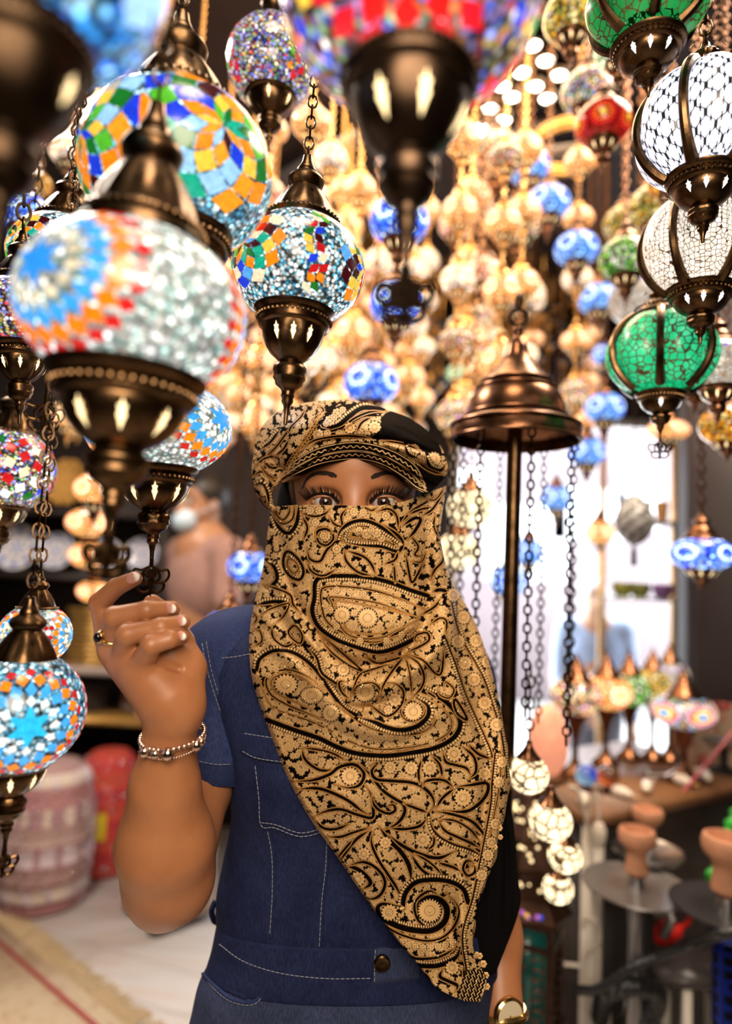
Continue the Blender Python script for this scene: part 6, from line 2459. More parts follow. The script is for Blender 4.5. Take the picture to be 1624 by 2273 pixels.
    if extra:
        extra(root, J, s)
    return root


POSE = dict(head=(0, -.01, .930), neck=(0, .004, .845), pelvis=(0, .005, .52), shl=(.105, .005, .815), shr=(-.105, .005, .815), ell=(.135, .01, .640), elr=(-.135, .01, .640),
            wrl=(.13, -.035, .50), wrr=(-.13, -.035, .50), hipl=(.05, .005, .50), hipr=(-.05, .005, .50), knl=(.055, -.005, .28), knr=(-.055, -.005, .28), anl=(.058, .01, .045), anr=(-.058, .01, .045))


def collar(mt):
    def f(root, J, s):
        c = J['neck'] + np.array([0, -.004, .012]) * s
        for sx in (-1, 1):
            P = np.array([c + np.array([0, .04, .012]) * s, c + np.array([sx * .036, .022, .008]) * s, c + np.array([sx * .036, -.018, -.004]) * s, c + np.array([sx * .016, -.050, -.026]) * s])
            MB().add(*tube(catmull(P, 6), .010 * s, 8, flat=((sx * .7, -.6, .3), .45))).obj('collar', mt, root)
        for k in range(3):
            MB().add(*sphere(J['neck'] + np.array([0, -.066 - k * .004, -.05 - k * .03]) * s, .004 * s, 8, 6)).obj('shirt_button', cached('sbtn', lambda: mat('shirt_button', (.3, .2, .18), .4)), root)
        hd = J['head']
        for sx in (-1, 1):
            fe = MB().add(*sphere(hd + np.array([sx * .020, -.0485, .006]) * s, .0070 * s, 12, 8), 0)
            fe.add(*sphere(hd + np.array([sx * .020, -.0530, .006]) * s, .0034 * s, 10, 6), 1)
            fe.obj('eye', [mat('eye_white', (.6, .55, .5), .2), HAIR], root)
        for sx in (-1, 1):
            fb = MB().add(*tube(catmull(np.array([hd + np.array([sx * .009, -.054, .018]) * s, hd + np.array([sx * .021, -.054, .023]) * s, hd + np.array([sx * .034, -.044, .018]) * s]), 4), .0030 * s, 6))
            fb.obj('eyebrow', HAIR, root)
    return f


PINK = mat('dusty_pink_cotton', (.36, .20, .165), .85, noise=(30, .12))
BLUES = mat('pale_blue_cotton', (.33, .42, .62), .85, noise=(30, .1))


def masked(root, J, s):
    collar(PINK)(root, J, s)
    hd = J['head']
    V, F = sphere((0, 0, 0), 1, 24, 16)
    V = V * np.array([.036, .030, .030]) * s
    k = V[:, 1] < .012 * s
    m = MB().add(V + hd + np.array([0, -.041, -.040]) * s, [f for f in F.tolist() if all(k[i] for i in f)])
    mk = m.obj('face_mask', mat('pale_blue_mask_fabric', (.55, .68, .78), .8), root, sharp=0)
    for sx in (-1, 1):
        P = np.array([hd + np.array([sx * .033, -.045, -.028]) * s, hd + np.array([sx * .046, -.015, -.012]) * s, hd + np.array([sx * .051, .012, .004]) * s])
        MB().add(*tube(P, .0018 * s, 6)).obj('ear_loop', bpy.data.materials['pale_blue_mask_fabric'], mk)


def floor_at(px, t):
    p = toW(LC(px, 1500, t))
    return np.array([p[0], p[1], 0.0])


P1 = dict(POSE)
P1.update(elr=(-.15, .03, .65), wrr=(-.13, -.03, .51), ell=(.15, -.02, .655), wrl=(.09, -.10, .58))
f1 = floor_at(432, 2.92)
figure('person', 'man in a dusty pink polo shirt and pale face mask, behind the raised hand', f1, (-.72, -.70, 0), 1.88, P1,
       dict(skin=skin_mat('tan_skin', (.46, .225, .12, 1), (.40, .19, .10, 1)), shirt=PINK, trousers=mat('beige_trousers', (.30, .22, .17), .85), shoes=mat('brown_shoes', (.06, .035, .02), .5), hair=HAIR, sl=.62), masked)
f2 = floor_at(1318, 4.1)
f2[2] = -.17
figure('person', 'grey haired man in a pale blue shirt out in the sunlit street', f2, (-.2, -1, 0), 1.66, POSE,
       dict(skin=skin_mat('light_tan_skin', (.50, .27, .17, 1), (.45, .24, .14, 1)), shirt=BLUES, trousers=mat('grey_trousers', (.16, .17, .22), .85), shoes=mat('black_shoes', (.02, .02, .02), .5), hair=mat('grey_hair', (.55, .55, .56), .7), sl=.5, long=True), collar(BLUES), step=.010)

# ---------------------------------------------------------------- left side: shelves, plates, stacks, poufs, rug
T = lambda px, py, t: toW(LC(px, py, t))
DARKW = mat('dark_stained_wood', (.022, .014, .012), .55, noise=(12, .3))
GOLDW = mat('gilded_wood', (.62, .36, .10), .35, .6, noise=(40, .3))


def slab(name, px0, px1, py, t, depth, th, m, label, cat, legs=True, H=None):
    a, b = T(px0, py, t), T(px1, py, t)
    z = a[2]
    root = empty(name, ((a[0] + b[0]) / 2, a[1] + depth / 2, 0), None, label, cat)
    w = b[0] - a[0]
    MB().add(*box((0, 0, z - th / 2), (w, depth, th))).obj('top', m, root, flat=True)
    if legs:
        for sx in (-1, 1):
            for sy in (-1, 1):
                MB().add(*box((sx * (w / 2 - .04), sy * (depth / 2 - .04), (z - th) / 2), (.05, .05, z - th))).obj('leg', m, root, flat=True)
    else:
        MB().add(*box((0, 0, (z - th) / 2), (w * .98, depth * .94, z - th))).obj('carcass', m, root, flat=True)
    return root, z


# one shelf unit along the back wall
SX0, SX1, SY0, SY1 = T(-150, 1278, 3.5)[0], T(352, 1278, 3.5)[0], 3.53, 3.88
unit = empty('shelf_unit', ((SX0 + SX1) / 2, (SY0 + SY1) / 2, 0), None, 'dark shelf unit on the back wall with plates, gold trays and stacked bowls', 'shelf')
UC = np.array([(SX0 + SX1) / 2, (SY0 + SY1) / 2, 0])
PALE = mat('pale_shelf_edge', (.42, .33, .29), .5)
LEV = {}
for key, py, m_ in (('gold', 1130, DARKW), ('plates', 1278, DARKW), ('trays', 1486, PALE), ('bowls', 1594, GOLDW), ('low', 1706, DARKW)):
    z = T(200, py, 3.46)[2]
    LEV[key] = z
    MB().add(*box(((SX0 + SX1) / 2, (SY0 + SY1) / 2, z - .015), (SX1 - SX0, SY1 - SY0, .03))).tf(t=-UC).obj('shelf_board', m_, unit, flat=True)
for x in (SX0, SX1):
    MB().add(*box((x, (SY0 + SY1) / 2, 1.15), (.035, SY1 - SY0, 2.3))).tf(t=-UC).obj('upright', DARKW, unit, flat=True)
MB().add(*box(((SX0 + SX1) / 2, SY1 - .01, 1.15), (SX1 - SX0, .016, 2.3))).tf(t=-UC).obj('back_panel', DARKW, unit, flat=True)
zs_ = LEV['plates']


def plate_obj(px, py, rpx, t, label, kind, z_on):
    c = T(px, py, t)
    R = rpx / LF * t
    tilt = rad(12)
    root = empty('decorative_plate', (c[0], c[1], c[2] - R * math.cos(tilt)), None, label, 'plate', None)
    n, m_ = 48, 16
    rr = np.linspace(.001, 1, m_)
    th = np.linspace(0, 2 * PI, n, endpoint=False)
    RR, TT = np.meshgrid(rr, th, indexing='ij')
    sc = 1 + .035 * np.abs(np.sin(TT * 8)) * (RR > .9)
    x, z = RR * np.cos(TT) * R * sc, RR * np.sin(TT) * R * sc
    y = -.14 * R * np.clip((RR - .55) / .45, 0, 1) ** 1.3
    if kind == 'blue':
        base = np.tile(np.array([.80, .80, .84]), (n * m_, 1))
        f = ((np.cos(TT * 8) > .2) & (RR > .62) & (RR < .9)) | ((np.cos(TT * 6) > .1) & (RR > .18) & (RR < .40)) | (RR < .1)
        base[f.ravel()] = (.08, .12, .45)
        g = ((RR > .44) & (RR < .52)).ravel()
        base[g] = (.55, .35, .2)
    else:
        base = np.tile(np.array([.55, .30, .08]), (n * m_, 1))
        base[((np.cos(TT * 12) > .3) & (RR > .5)).ravel()] = (.18, .07, .02)
    V = np.stack([x, y, z], -1).reshape(-1, 3)
    Rx = np.array([[1, 0, 0], [0, math.cos(tilt), math.sin(tilt)], [0, -math.sin(tilt), math.cos(tilt)]])
    V = V @ Rx.T + np.array([0, 0, R * math.cos(tilt)])
    o = MB().add(V, grid_faces(n, m_, True), 0, base).obj('dish', cached('plate_mat', lambda: attr_mat('painted_ceramic_glaze', .15)), root, sharp=0)
    md = o.modifiers.new('thickness', 'SOLIDIFY')
    md.thickness = .008
    MB().add(*tube(np.array([(-.3 * R, .05, 0), (-.3 * R, -.02, 0.004), (-.3 * R, -.03, .02)]), .003, 6)).add(*tube(np.array([(.3 * R, .05, 0), (.3 * R, -.02, 0.004), (.3 * R, -.03, .02)]), .003, 6)).add(*tube(np.array([(0, .05, 0.003), (0, .06, R * 1.1)]), .003, 6)).obj('easel', BRASS, root)
    return root


for px, py, r, lab, k in ((40, 1216, 50, 'large blue and white plate at the left end of the dark shelf', 'blue'), (126, 1224, 40, 'blue and white plate second from the left on the dark shelf', 'blue'), (236, 1230, 34, 'blue and white plate just behind the amber ball string', 'blue'),
                          (316, 1230, 36, 'blue and white plate beside the masked man', 'blue')):
    plate_obj(px, py, r, 3.70, lab, k, zs_)
z2 = LEV['gold']
for px, py, r, lab in ((150, 1072, 52, 'round gold plate on the upper shelf at left'), (60, 1085, 40, 'smaller round gold plate near the left edge of the upper shelf')):
    plate_obj(px, py, r, 3.70, lab, 'gold', z2)
# stack of trays
zc = LEV['trays']
for k in range(11):
    a = T(140, 1476, 3.60)
    z = zc + k * .0285
    o = MB().add(*box((0, 0, .012), (.215 + .012 * math.sin(k * 2.3), .16, .024)), 0)
    for sx in (-1, 1):
        o.add(*box((sx * .106, 0, .013), (.008, .165, .022)), 1)
    for sy in (-1, 1):
        o.add(*box((0, sy * .08, .013), (.215, .008, .022)), 1)
    ob_ = o.obj('gilded_tray', [DARKW, GOLDW], flat=True)
    ob_.location = (T(196, 1400, 3.60)[0] + .006 * math.sin(k * 1.7), a[1] + .05, z)
    tag(ob_, 'gilded rectangular tray in the tall stack behind the raised hand', 'tray', 'stacked gold trays')
z3 = LEV['bowls']
RIM = [mat('stack_rim_pale', (.62, .50, .44), .6), mat('stack_rim_grey', (.20, .17, .17), .6), mat('stack_rim_red', (.35, .03, .03), .6)]
for (px, n, r, lab, mi, z0, t, dz) in ((200, 9, .115, 'grey brown bowl in the stack under the gold trays', 1, z3, 3.68, .014), (308, 5, .085, 'pale rimmed bowl in the stack below the wrist', 0, z3, 3.68, .019)):
    for k in range(n):
        c = T(px, 1500, t)
        o = MB().add(*lathe([(.001, .004), (r * .6, .004), (r * .92, dz * .7), (r, dz * 1.25), (r * .96, dz * 1.30), (r * .86, dz * .8), (r * .5, .009), (.001, .008)], 32), RIM.index(RIM[2 if (k == n - 2 and mi == 0) else mi])).obj('serving_bowl', RIM)
        o.location = (c[0], c[1], z0 + k * dz)
        tag(o, lab, 'bowl', 'bowls of one stack ' + str(mi))
# round dark plates lower down
z4 = LEV['low']
for k in range(8):
    c = T(172, 1650, 3.69)
    o = MB().add(*lathe([(.001, .002), (.07, .002), (.118, .012), (.122, .016), (.118, .018), (.07, .006), (.001, .006)], 36), 0).obj('dark_plate', mat('tarnished_brass_plate', (.11, .06, .025), .3, .8) if k == 0 else bpy.data.materials['tarnished_brass_plate'])
    o.location = (c[0], c[1], z4 + k * .013)
    tag(o, 'tarnished brass plate in the low stack behind the poufs', 'plate', 'stacked brass plates')


# poufs
def pouf(label, px, py_bot, rpx, hpx, t, pal, seed, top):
    f = Wz(px, py_bot, 0)
    tt = (f - CAM) @ CF
    R, H = rpx / LF * tt, hpx / LF * tt
    root = empty('pouf', (f[0], f[1] + R * .7, 0), None, label, 'pouf')
    r_ = np.random.default_rng(seed)
    n, m_ = 128, 90
    v = np.linspace(0, 1, m_)
    prof = np.interp(v, [0, .05, .3, .6, .82, .94, 1], [.74, .88, 1.0, .98, .84, .55, .02])
    zz = np.interp(v, [0, .05, .3, .6, .82, .94, 1], [0, .02, .30, .66, .90, .98, 1.0])
    th = np.linspace(0, 2 * PI, n, endpoint=False)
    VV, TT = np.meshgrid(v, th, indexing='ij')
    rr = prof[:, None] * R * (1 + .012 * np.sin(VV * 60) + .015 * np.sin(TT * 8))
    V = np.stack([rr * np.cos(TT), rr * np.sin(TT), zz[:, None] * H + 0 * TT], -1).reshape(-1, 3)
    band = np.floor(VV * 9).astype(int)
    fb = VV * 9 % 1
    cell = np.floor(TT / (2 * PI) * 40).astype(int)
    hsh = ((cell * 7919 + band * 104729) % 97) / 97
    base = np.zeros((m_, n, 3))
    for b in range(10):
        k = band == b
        A, Bc = pal[b % len(pal)], pal[(b + 2) % len(pal)]
        w = (hsh > .62)[..., None] if b % 2 else (np.abs(np.sin(TT * 24 + VV * 60)) > .75)[..., None]
        base = np.where(k[..., None], np.where(w, np.array(Bc), np.array(A)), base)
    base = np.where((fb < .13)[..., None], np.array(top), base) * (1 + r_.normal(0, .08, (m_, n, 1)))
    o = MB().add(V, grid_faces(n, m_, True), 0, np.clip(base.reshape(-1, 3), 0, 1)).obj('cushion_body', cached('pouf_mat', lambda: attr_mat('embroidered_patchwork_cloth', .7)), root, sharp=0)
    sq = MB().add(*sphere((0, 0, 0), .006, 6, 4)).mesh('sequin', cached('seq', lambda: mat('silver_sequin', (.85, .80, .85), .15, 1.0)), sharp=0)
    for i in range(90):
        a, vv = r_.uniform(PI, 2 * PI), r_.uniform(.1, .9)
        rr_ = np.interp(vv, v, prof) * R * 1.012
        link('sequin', sq, root, (rr_ * math.cos(a), rr_ * math.sin(a), np.interp(vv, v, zz) * H))
    return root


pouf('pink and cream patchwork pouf with sequins on the floor at the left edge', 58, 2034, 104, 320, 2.8, [(.45, .24, .24), (.62, .52, .44), (.34, .14, .16), (.60, .50, .55), (.50, .40, .36), (.38, .22, .25)], 1, (.25, .08, .10))
pouf('red pouf with a yellow patch behind the patchwork pouf', 208, 1950, 72, 268, 3.1, [(.50, .03, .025), (.42, .03, .04), (.55, .10, .05), (.5, .04, .03)], 2, (.55, .03, .02))
f = Wz(208, 1950, 0)
tt = (f - CAM) @ CF
Rp = 72 / LF * tt
o = [q for q in COL.objects if q.name.startswith('pouf') and 'red pouf' in q.get('label', '')][0]
zc = T(224, 1832, tt)[2]
pm = MB()
U_, V_ = np.meshgrid(np.linspace(-.10, .34, 10), np.linspace(-.06, .06, 10))
pm.add(np.stack([np.sin(U_) * Rp * 1.03, -np.cos(U_) * Rp * 1.03, zc + V_], -1).reshape(-1, 3), grid_faces(10, 10))
pm.obj('yellow_patch', mat('yellow_cloth', (.75, .58, .02), .7), o)

# rug with fringe
A0, A1 = Wz(-30, 2030, 0), Wz(285, 2290, 0)
dv = A1 - A0
Ln = np.linalg.norm(dv)
dv /= Ln
nv = np.array([dv[1], -dv[0], 0])
if np.dot(nv, np.array([-1.0, -1, 0])) < 0:
    nv = -nv
root = empty('rug', (A0[0], A0[1], 0), None, 'beige patterned rug with a red line and fringe, bottom left', 'rug')
t = NT('worn_beige_wool')
co = t.coord()
v = t.n('TexVoronoi', feature='F1')
v.inputs['Scale'].default_value = 22
t.l(co, v.inputs['Vector'])
nz = t.noise(co, 40, 4)
t.l(t.mix(t.math('MULTIPLY', nz, .9), t.ramp(v.outputs['Distance'], [(.12, (.36, .16, .10)), (.25, (.52, .38, .24)), (.6, (.60, .47, .32))]), (.50, .36, .22, 1)), t.b.inputs['Base Color'])
t.set(Roughness=.95)
t.bump(nz, .5, .01)
RW = 1.4
q = [A0 * 0, dv * Ln * 1.3, dv * Ln * 1.3 + nv * RW, nv * RW]
m = MB()
V = np.array([[p[0], p[1], z] for z in (.001, .010) for p in q])
m.add(V, [[4, 5, 6, 7], [0, 1, 5, 4], [1, 2, 6, 5], [2, 3, 7, 6], [3, 0, 4, 7]])
m.obj('pile', t.m, root, flat=True)
st = MB()
for off, w in ((.055, .016),):
    q = [nv * off, dv * Ln * 1.3 + nv * off, dv * Ln * 1.3 + nv * (off + w), nv * (off + w)]
    V = np.array([[p[0], p[1], z] for z in (.009, .0125) for p in q])
    st.add(V, [[4, 5, 6, 7], [0, 1, 5, 4], [1, 2, 6, 5], [2, 3, 7, 6], [3, 0, 4, 7]])
st.obj('red_border', mat('red_wool', (.30, .02, .03), .95), root, flat=True)
fr = MB()
for i in range(420):
    b = dv * rng.uniform(0, Ln * 1.25)
    L = rng.uniform(.05, .10)
    e_ = -nv * L + dv * rng.normal(0, .02)
    P = np.array([b + np.array([0, 0, .006]), b + e_ * .5 + np.array([0, 0, .010]) + dv * rng.normal(0, .008), b + e_ + np.array([0, 0, .003])])
    fr.add(*tube(P, .0028, 5))
fo_ = fr.obj('fringe', mat('beige_fringe_wool', (.46, .34, .20), .95), root)
fo_['kind'] = 'stuff'

# ---------------------------------------------------------------- right side: lamp table, plugs, cables
TC0 = np.array([.563, 1.59])                      # the near corner, where the white post stands
TA = rad(30)
TU, TV = np.array([math.cos(TA), math.sin(TA)]), np.array([-math.sin(TA), math.cos(TA)])
TW_, TD_ = .69, .46
zt = .95
root = empty('lamp_table', (TC0[0], TC0[1], 0), Matrix.Rotation(TA, 3, 'Z'), 'wooden table edged with white plugs, carrying the row of lit lamps', 'table')
WOOD = mat('worn_brown_wood', (.17, .075, .03), .45, noise=(9, .4))
MB().add(*box((TW_ / 2, TD_ / 2, zt - .015), (TW_, TD_, .03))).obj('tabletop', WOOD, root, flat=True)
MB().add(*box((TW_ / 2, .045, (zt - .03) / 2), (TW_ - .06, .02, zt - .03))).obj('front_panel', DARKW, root, flat=True)
MB().add(*box((.045, TD_ / 2, (zt - .03) / 2), (.02, TD_ - .08, zt - .03))).obj('side_panel', DARKW, root, flat=True)
WPAINT = mat('white_post_paint', (.62, .57, .50), .5, noise=(14, .1))
for u_, v_ in ((.02, .02), (TW_ - .02, .02), (.02, TD_ - .02), (TW_ - .02, TD_ - .02)):
    MB().add(*box((u_, v_, (zt - .03) / 2), (.036, .036, zt - .03))).obj('leg', WPAINT, root, flat=True)


def on_table(u_, v_):
    q = TC0 + TU * u_ + TV * v_
    return np.array([q[0], q[1], zt])


def table_lamp(kind, px, py, r, t, label, ob=.62, discs=False, group=None):
    cen = T(px, py, t)
    cen[2] = max(cen[2], zt + .10)
    R = r / LF * t
    root = empty('mosaic_table_lamp', (cen[0], cen[1], zt), basis((0, 0, 1), cen - CAM), label, 'table lamp', group)
    h = cen[2] - zt
    g = Globe(1.0, ob, (36, 20), .02)
    spots('discs' if discs else kind)(g)
    me = g.m.mesh('globe_table_' + kind, KIND[kind], sharp=0)
    o = link('glass_globe', me, root, (0, 0, h))
    o.scale = (R, R, R)
    MB().add(*lathe([(R * .62, ob * .72 * R), (R * .64, ob * .80 * R), (R * .5, ob * .95 * R), (R * .30, ob * R + .30 * R), (R * .2, ob * R + .42 * R), (R * .22, ob * R + .5 * R), (R * .12, ob * R + .62 * R), (R * .05, ob * R + .8 * R), (.0003, ob * R + .95 * R)], 28)).obj('cap', COPPER, root, loc=(0, 0, h))
    b0 = h - ob * .70 * R
    MB().add(*lathe([(.001, 0), (R * .55, 0), (R * .55, .012), (R * .25, .03), (R * .12, .05), (R * .12, b0 * .55), (R * .28, b0 * .8), (R * .6, b0), (R * .62, b0 + .006)], 28)).obj('base', COPPER, root)
    return root


table_lamp('confetti', 1278, 1545, 58, 1.86, 'orange mosaic table lamp at the left end of the lamp row', .75)
table_lamp('amber', 1345, 1535, 54, 1.98, 'white and gold mosaic table lamp second in the lamp row', .78)
table_lamp('green', 1396, 1528, 50, 2.06, 'bright green mosaic table lamp third in the lamp row', .8)
table_lamp('yellow', 1448, 1515, 46, 2.06, 'yellow brown mosaic table lamp fourth in the lamp row', .8)
table_lamp('white', 1486, 1498, 42, 2.06, 'pale mosaic table lamp at the back of the lamp row, near the pillar', .8)
table_lamp('tricolour', 1516, 1578, 66, 1.85, 'white mosaic table lamp with red and orange discs, front right of the row', .62, True)
for (kind, px, r, lab) in (('cobalt', 1302, 24, 'tiny blue lamp on the table under the orange mosaic lamp'), ('amber', 1352, 24, 'tiny amber lamp on the table under the white and gold lamp')):
    c = T(px, 1650, 1.72)
    R = r / LF * 1.72
    root2 = empty('small_candle_lamp', (c[0], c[1], zt), None, lab, 'lamp')
    g = Globe(R, .9, (24, 14), .02)
    g.m.obj('glass_globe', KIND[kind], root2, sharp=0, loc=(0, 0, R * 1.5))
    MB().add(*lathe([(.001, 0), (R * .6, 0), (R * .6, .006), (R * .3, .014), (R * .45, R * .6), (R * .6, R * .75)], 20)).obj('base', COPPER, root2)
# salt lamp
c = T(1222, 1650, 1.52)
root2 = empty('salt_lamp', (c[0], c[1] + .02, 0), None, 'pink glowing salt lamp on a stand at the left end of the lamp table', 'lamp')
V, F = sphere((0, 0, 0), (.046, .04, .082), 28, 20)
V = V * (1 + .05 * np.sin(V[:, [0]] * 180 + 1) * np.sin(V[:, [2]] * 120) + .03 * np.sin(V[:, [1]] * 230))
zb = T(1222, 1722, 1.52)[2]
MB().add(V + np.array([0, 0, zb + .075]), F).obj('salt_block', mat('pink_salt_crystal', (.95, .36, .22), .5, noise=(30, .2), emit=.55), root2, sharp=30)
MB().add(*lathe([(.001, 0), (.09, 0), (.09, .015), (.02, .04), (.016, zb - .03), (.045, zb - .012), (.045, zb)], 28)).obj('stand', WOOD, root2)

# white plugs with their cables along the table edge
PLUG = mat('white_plug_plastic', (.74, .66, .56), .35)
for k, (u_, an, lab) in enumerate(((.05, 20, 'white plug first from the left on the table edge'), (.17, -35, 'white plug second from the left on the table edge'), (.29, 25, 'white plug third from the left on the table edge'),
                                   (.42, -30, 'white plug fourth from the left on the table edge'), (.54, 15, 'white plug at the right end of the table edge'))):
    c = on_table(u_, .075 + .01 * (k % 2))
    root2 = empty('power_plug', (c[0], c[1], zt), basis((0, 0, 1), (math.sin(rad(an)), math.cos(rad(an)), 0)), lab, 'plug')
    MB().add(*lathe([(.001, 0), (.011, .0), (.014, .006), (.014, .03), (.009, .045), (.005, .055), (.001, .056)], 16)).tf(np.array([[1, 0, 0], [0, 0, -1], [0, 1, 0]]), (0, 0, .014)).obj('plug_body', PLUG, root2)
    MB().add(*tube(catmull(np.array([(0, -.054, .014), (.02, -.09, .012), (.0, -.12, .004)]), 6) * np.array([1, -1, 1]) * np.array([1, .9, 1]) if False else catmull(np.array([(0, .0, .014), (.012, .035, .010), (-.01, .07, .004), (.02, .10, .004)]), 6), .0028, 8)).obj('cable', PLUG, root2)
    MB().add(*tube(np.array([(-.004, -.05, .014), (-.004, -.072, .014)]), .0018, 6)).add(*tube(np.array([(.004, -.05, .014), (.004, -.072, .014)]), .0018, 6)).obj('prongs', BRASS, root2)


def cable(label, pts, r=.004, m_=None, name='cable'):
    P = catmull(np.array([T(*p) for p in pts]), 10)
    o = MB().add(*tube(P, r, 8)).obj(name, m_ or PLUG)
    return tag(o, label, 'cable')


cable('white cable hanging from the table corner down the post', [(1262, 1745, 1.55), (1285, 1760, 1.54), (1306, 1850, 1.54), (1318, 1960, 1.53), (1326, 2060, 1.52), (1328, 2160, 1.5), (1316, 2300, 1.5)], .0042)
cable('white looped cable beside the post above the pierced lantern', [(1296, 2060, 1.5), (1300, 2040, 1.5), (1318, 2045, 1.49), (1330, 2070, 1.49), (1326, 2095, 1.49), (1300, 2120, 1.5), (1300, 2180, 1.5), (1345, 2215, 1.5), (1352, 2300, 1.5)], .0046)
cable('white cable crossing behind the pierced lantern to the post', [(1225, 2140, 1.6), (1270, 2142, 1.56), (1310, 2152, 1.54), (1336, 2182, 1.53)], .0045)
cc_ = T(1328, 1852, 1.50)
pp = empty('power_plug', cc_ - np.array([0, 0, .03]), None, 'white plug hanging at the top of the white post cable', 'plug')
MB().add(*lathe([(.001, 0), (.010, .002), (.017, .02), (.017, .042), (.010, .055), (.001, .056)], 16)).obj('plug_body', PLUG, pp)
MB().add(*tube(catmull(np.array([(0, 0, .055), (-.004, .01, .12), (-.02, .02, zt - cc_[2] + .03)]), 6), .0034, 8)).obj('cable', PLUG, pp)


# ---------------------------------------------------------------- hookahs
CLAY = mat('terracotta_clay', (.58, .27, .15), .8, noise=(60, .12), bump=.15)
STEEL = mat('brushed_steel', (.45, .44, .44), .3, 1.0, noise=(20, .15))
SATIN = mat('satin_grey_tray_metal', (.34, .32, .31), .38, .85)
BLK_M = mat('black_enamel', (.018, .017, .018), .35)


def hookah(label, px, py_tray, tray_px, t, bowl, tray_m, stem_m, base_m, stem_prof, dish=0.0):
    c = T(px, py_tray, t)
    R = tray_px / LF * t
    z = c[2]
    root = empty('hookah', (c[0], c[1], 0), basis((0, 0, 1), c - CAM), label, 'hookah')
    MB().add(*lathe([(.001, z - .004), (R * .90, z - .004 + dish * .7), (R, z + .002 + dish), (R * .99, z + .005 + dish), (R * .88, z + .002 + dish * .7), (.001, z + .001)], 56)).obj('tray', tray_m, root)
    MB().add(*lathe([(r, zz * z) for r, zz in stem_prof], 32)).obj('stem', stem_m, root)
    MB().add(*lathe([(.001, 0), (.060, 0), (.066, .02), (.070, .07), (.060, .14), (.042, .20), (.032, .24), (.034, .27), (.030, .275)], 40)).obj('base', base_m, root)
    if bowl:
        B = bowl
        prof = [(.016, 0), (.020, .004), (.025, .010), (.024, .022), (.0205, .040), (.0225, .055), (.034, .066), (.0385, .074), (.0395, .088), (.036, .097), (.031, .099), (.029, .094), (.026, .078), (.010, .066), (.001, .064)]
        MB().add(*lathe([(r * B, zz * B + z + .022) for r, zz in prof], 40)).obj('clay_bowl', CLAY, root)
        MB().add(*lathe([(.001, z), (.018 * B, z), (.016 * B, z + .012), (.013 * B, z + .024), (.001, z + .024)], 24)).obj('grommet', STEEL, root)
    return root


GLS = NT('tinted_green_glass')
GLS.set(Base_Color=(.25, .42, .38, 1), Roughness=.05)
GLS.b.inputs['Transmission Weight'].default_value = .85
GLS = GLS.m
sp1 = [(.016, .34), (.02, .40), (.018, .46), (.030, .56), (.034, .60), (.026, .68), (.016, .78), (.014, .90), (.018, .97), (.014, 1.0)]
hookah('hookah with grey steel tray and clay bowl, in front of the white post', 1412, 1968, 116, 1.38, .96, SATIN, STEEL, GLS, sp1)
hookah('hookah with a shiny silver dish, behind the grey tray one', 1436, 1902, 76, 1.52, .88, STEEL, BLK_M, BLK_M, sp1, dish=.012)
t = NT('blue_honeycomb_metal')
v = t.n('TexVoronoi', feature='DISTANCE_TO_EDGE')
v.inputs['Scale'].default_value = 42
v.inputs['Randomness'].default_value = .25
t.l(t.coord(), v.inputs['Vector'])
t.l(t.ramp(v.outputs['Distance'], [(.16, (.01, .03, .30)), (.2, (.003, .004, .012))]), t.b.inputs['Base Color'])
t.set(Roughness=.25, Metallic=.6)
sp2 = [(.024, .30), (.027, .34), (.027, .90), (.022, .93), (.036, .95), (.036, .985), (.02, 1.0)]
hookah('hookah with black tray and blue honeycomb stem at the right edge', 1612, 2015, 118, 1.28, 1.15, BLK_M, t.m, GLS, sp2)


def hose(label, pts, r, m_, name='hookah_hose'):
    P = catmull(np.array([T(*p) for p in pts]), 12)
    k = len(P)
    rr = r * (1 + .10 * np.sin(np.arange(k) * 2.2))
    return tag(MB().add(*tube(P, rr, 10)).obj(name, m_), label, 'hose')


hose('black hookah hose lying across the stems at bottom right', [(1285, 2198, 1.36), (1330, 2195, 1.33), (1400, 2150, 1.31), (1470, 2118, 1.30), (1540, 2095, 1.27), (1600, 2075, 1.18), (1660, 2060, 1.18)], .0095, BLK_M)
hose('thick black hose loop hanging below the grey tray hookah', [(1330, 2260, 1.40), (1345, 2205, 1.34), (1400, 2190, 1.31), (1455, 2200, 1.32), (1450, 2245, 1.34), (1395, 2270, 1.36), (1350, 2330, 1.38)], .018, BLK_M)
hose('grey corrugated hose curling under the grey tray', [(1470, 2080, 1.52), (1490, 2045, 1.52), (1480, 2030, 1.53), (1445, 2035, 1.55), (1430, 2060, 1.56)], .010, STEEL)
REDP = mat('red_plastic', (.65, .02, .015), .3)
hose('red hose pipe slanting up from the silver dish to the wall', [(1450, 1830, 1.70), (1500, 1775, 1.74), (1560, 1705, 1.80), (1640, 1610, 1.86)], .0045, mat('dull_red_tube', (.40, .06, .07), .4), 'hookah_pipe')
tp = MB().add(*sphere((0, 0, 0), (.040, .027, .023), 24, 14)).add(*tube(catmull(np.array([(.03, 0, 0), (.06, 0, .012), (.066, 0, .04), (.052, 0, .045)]), 6), .006, 8)).add(*lathe([(.012, .02), (.016, .03), (.008, .045), (.001, .046)], 16))
o = tp.obj('red_teapot', REDP)
o.location = T(1478, 2072, 1.55)
o.rotation_euler = (0, rad(-18), 0)
tag(o, 'small red plastic teapot behind the grey tray stem', 'teapot')
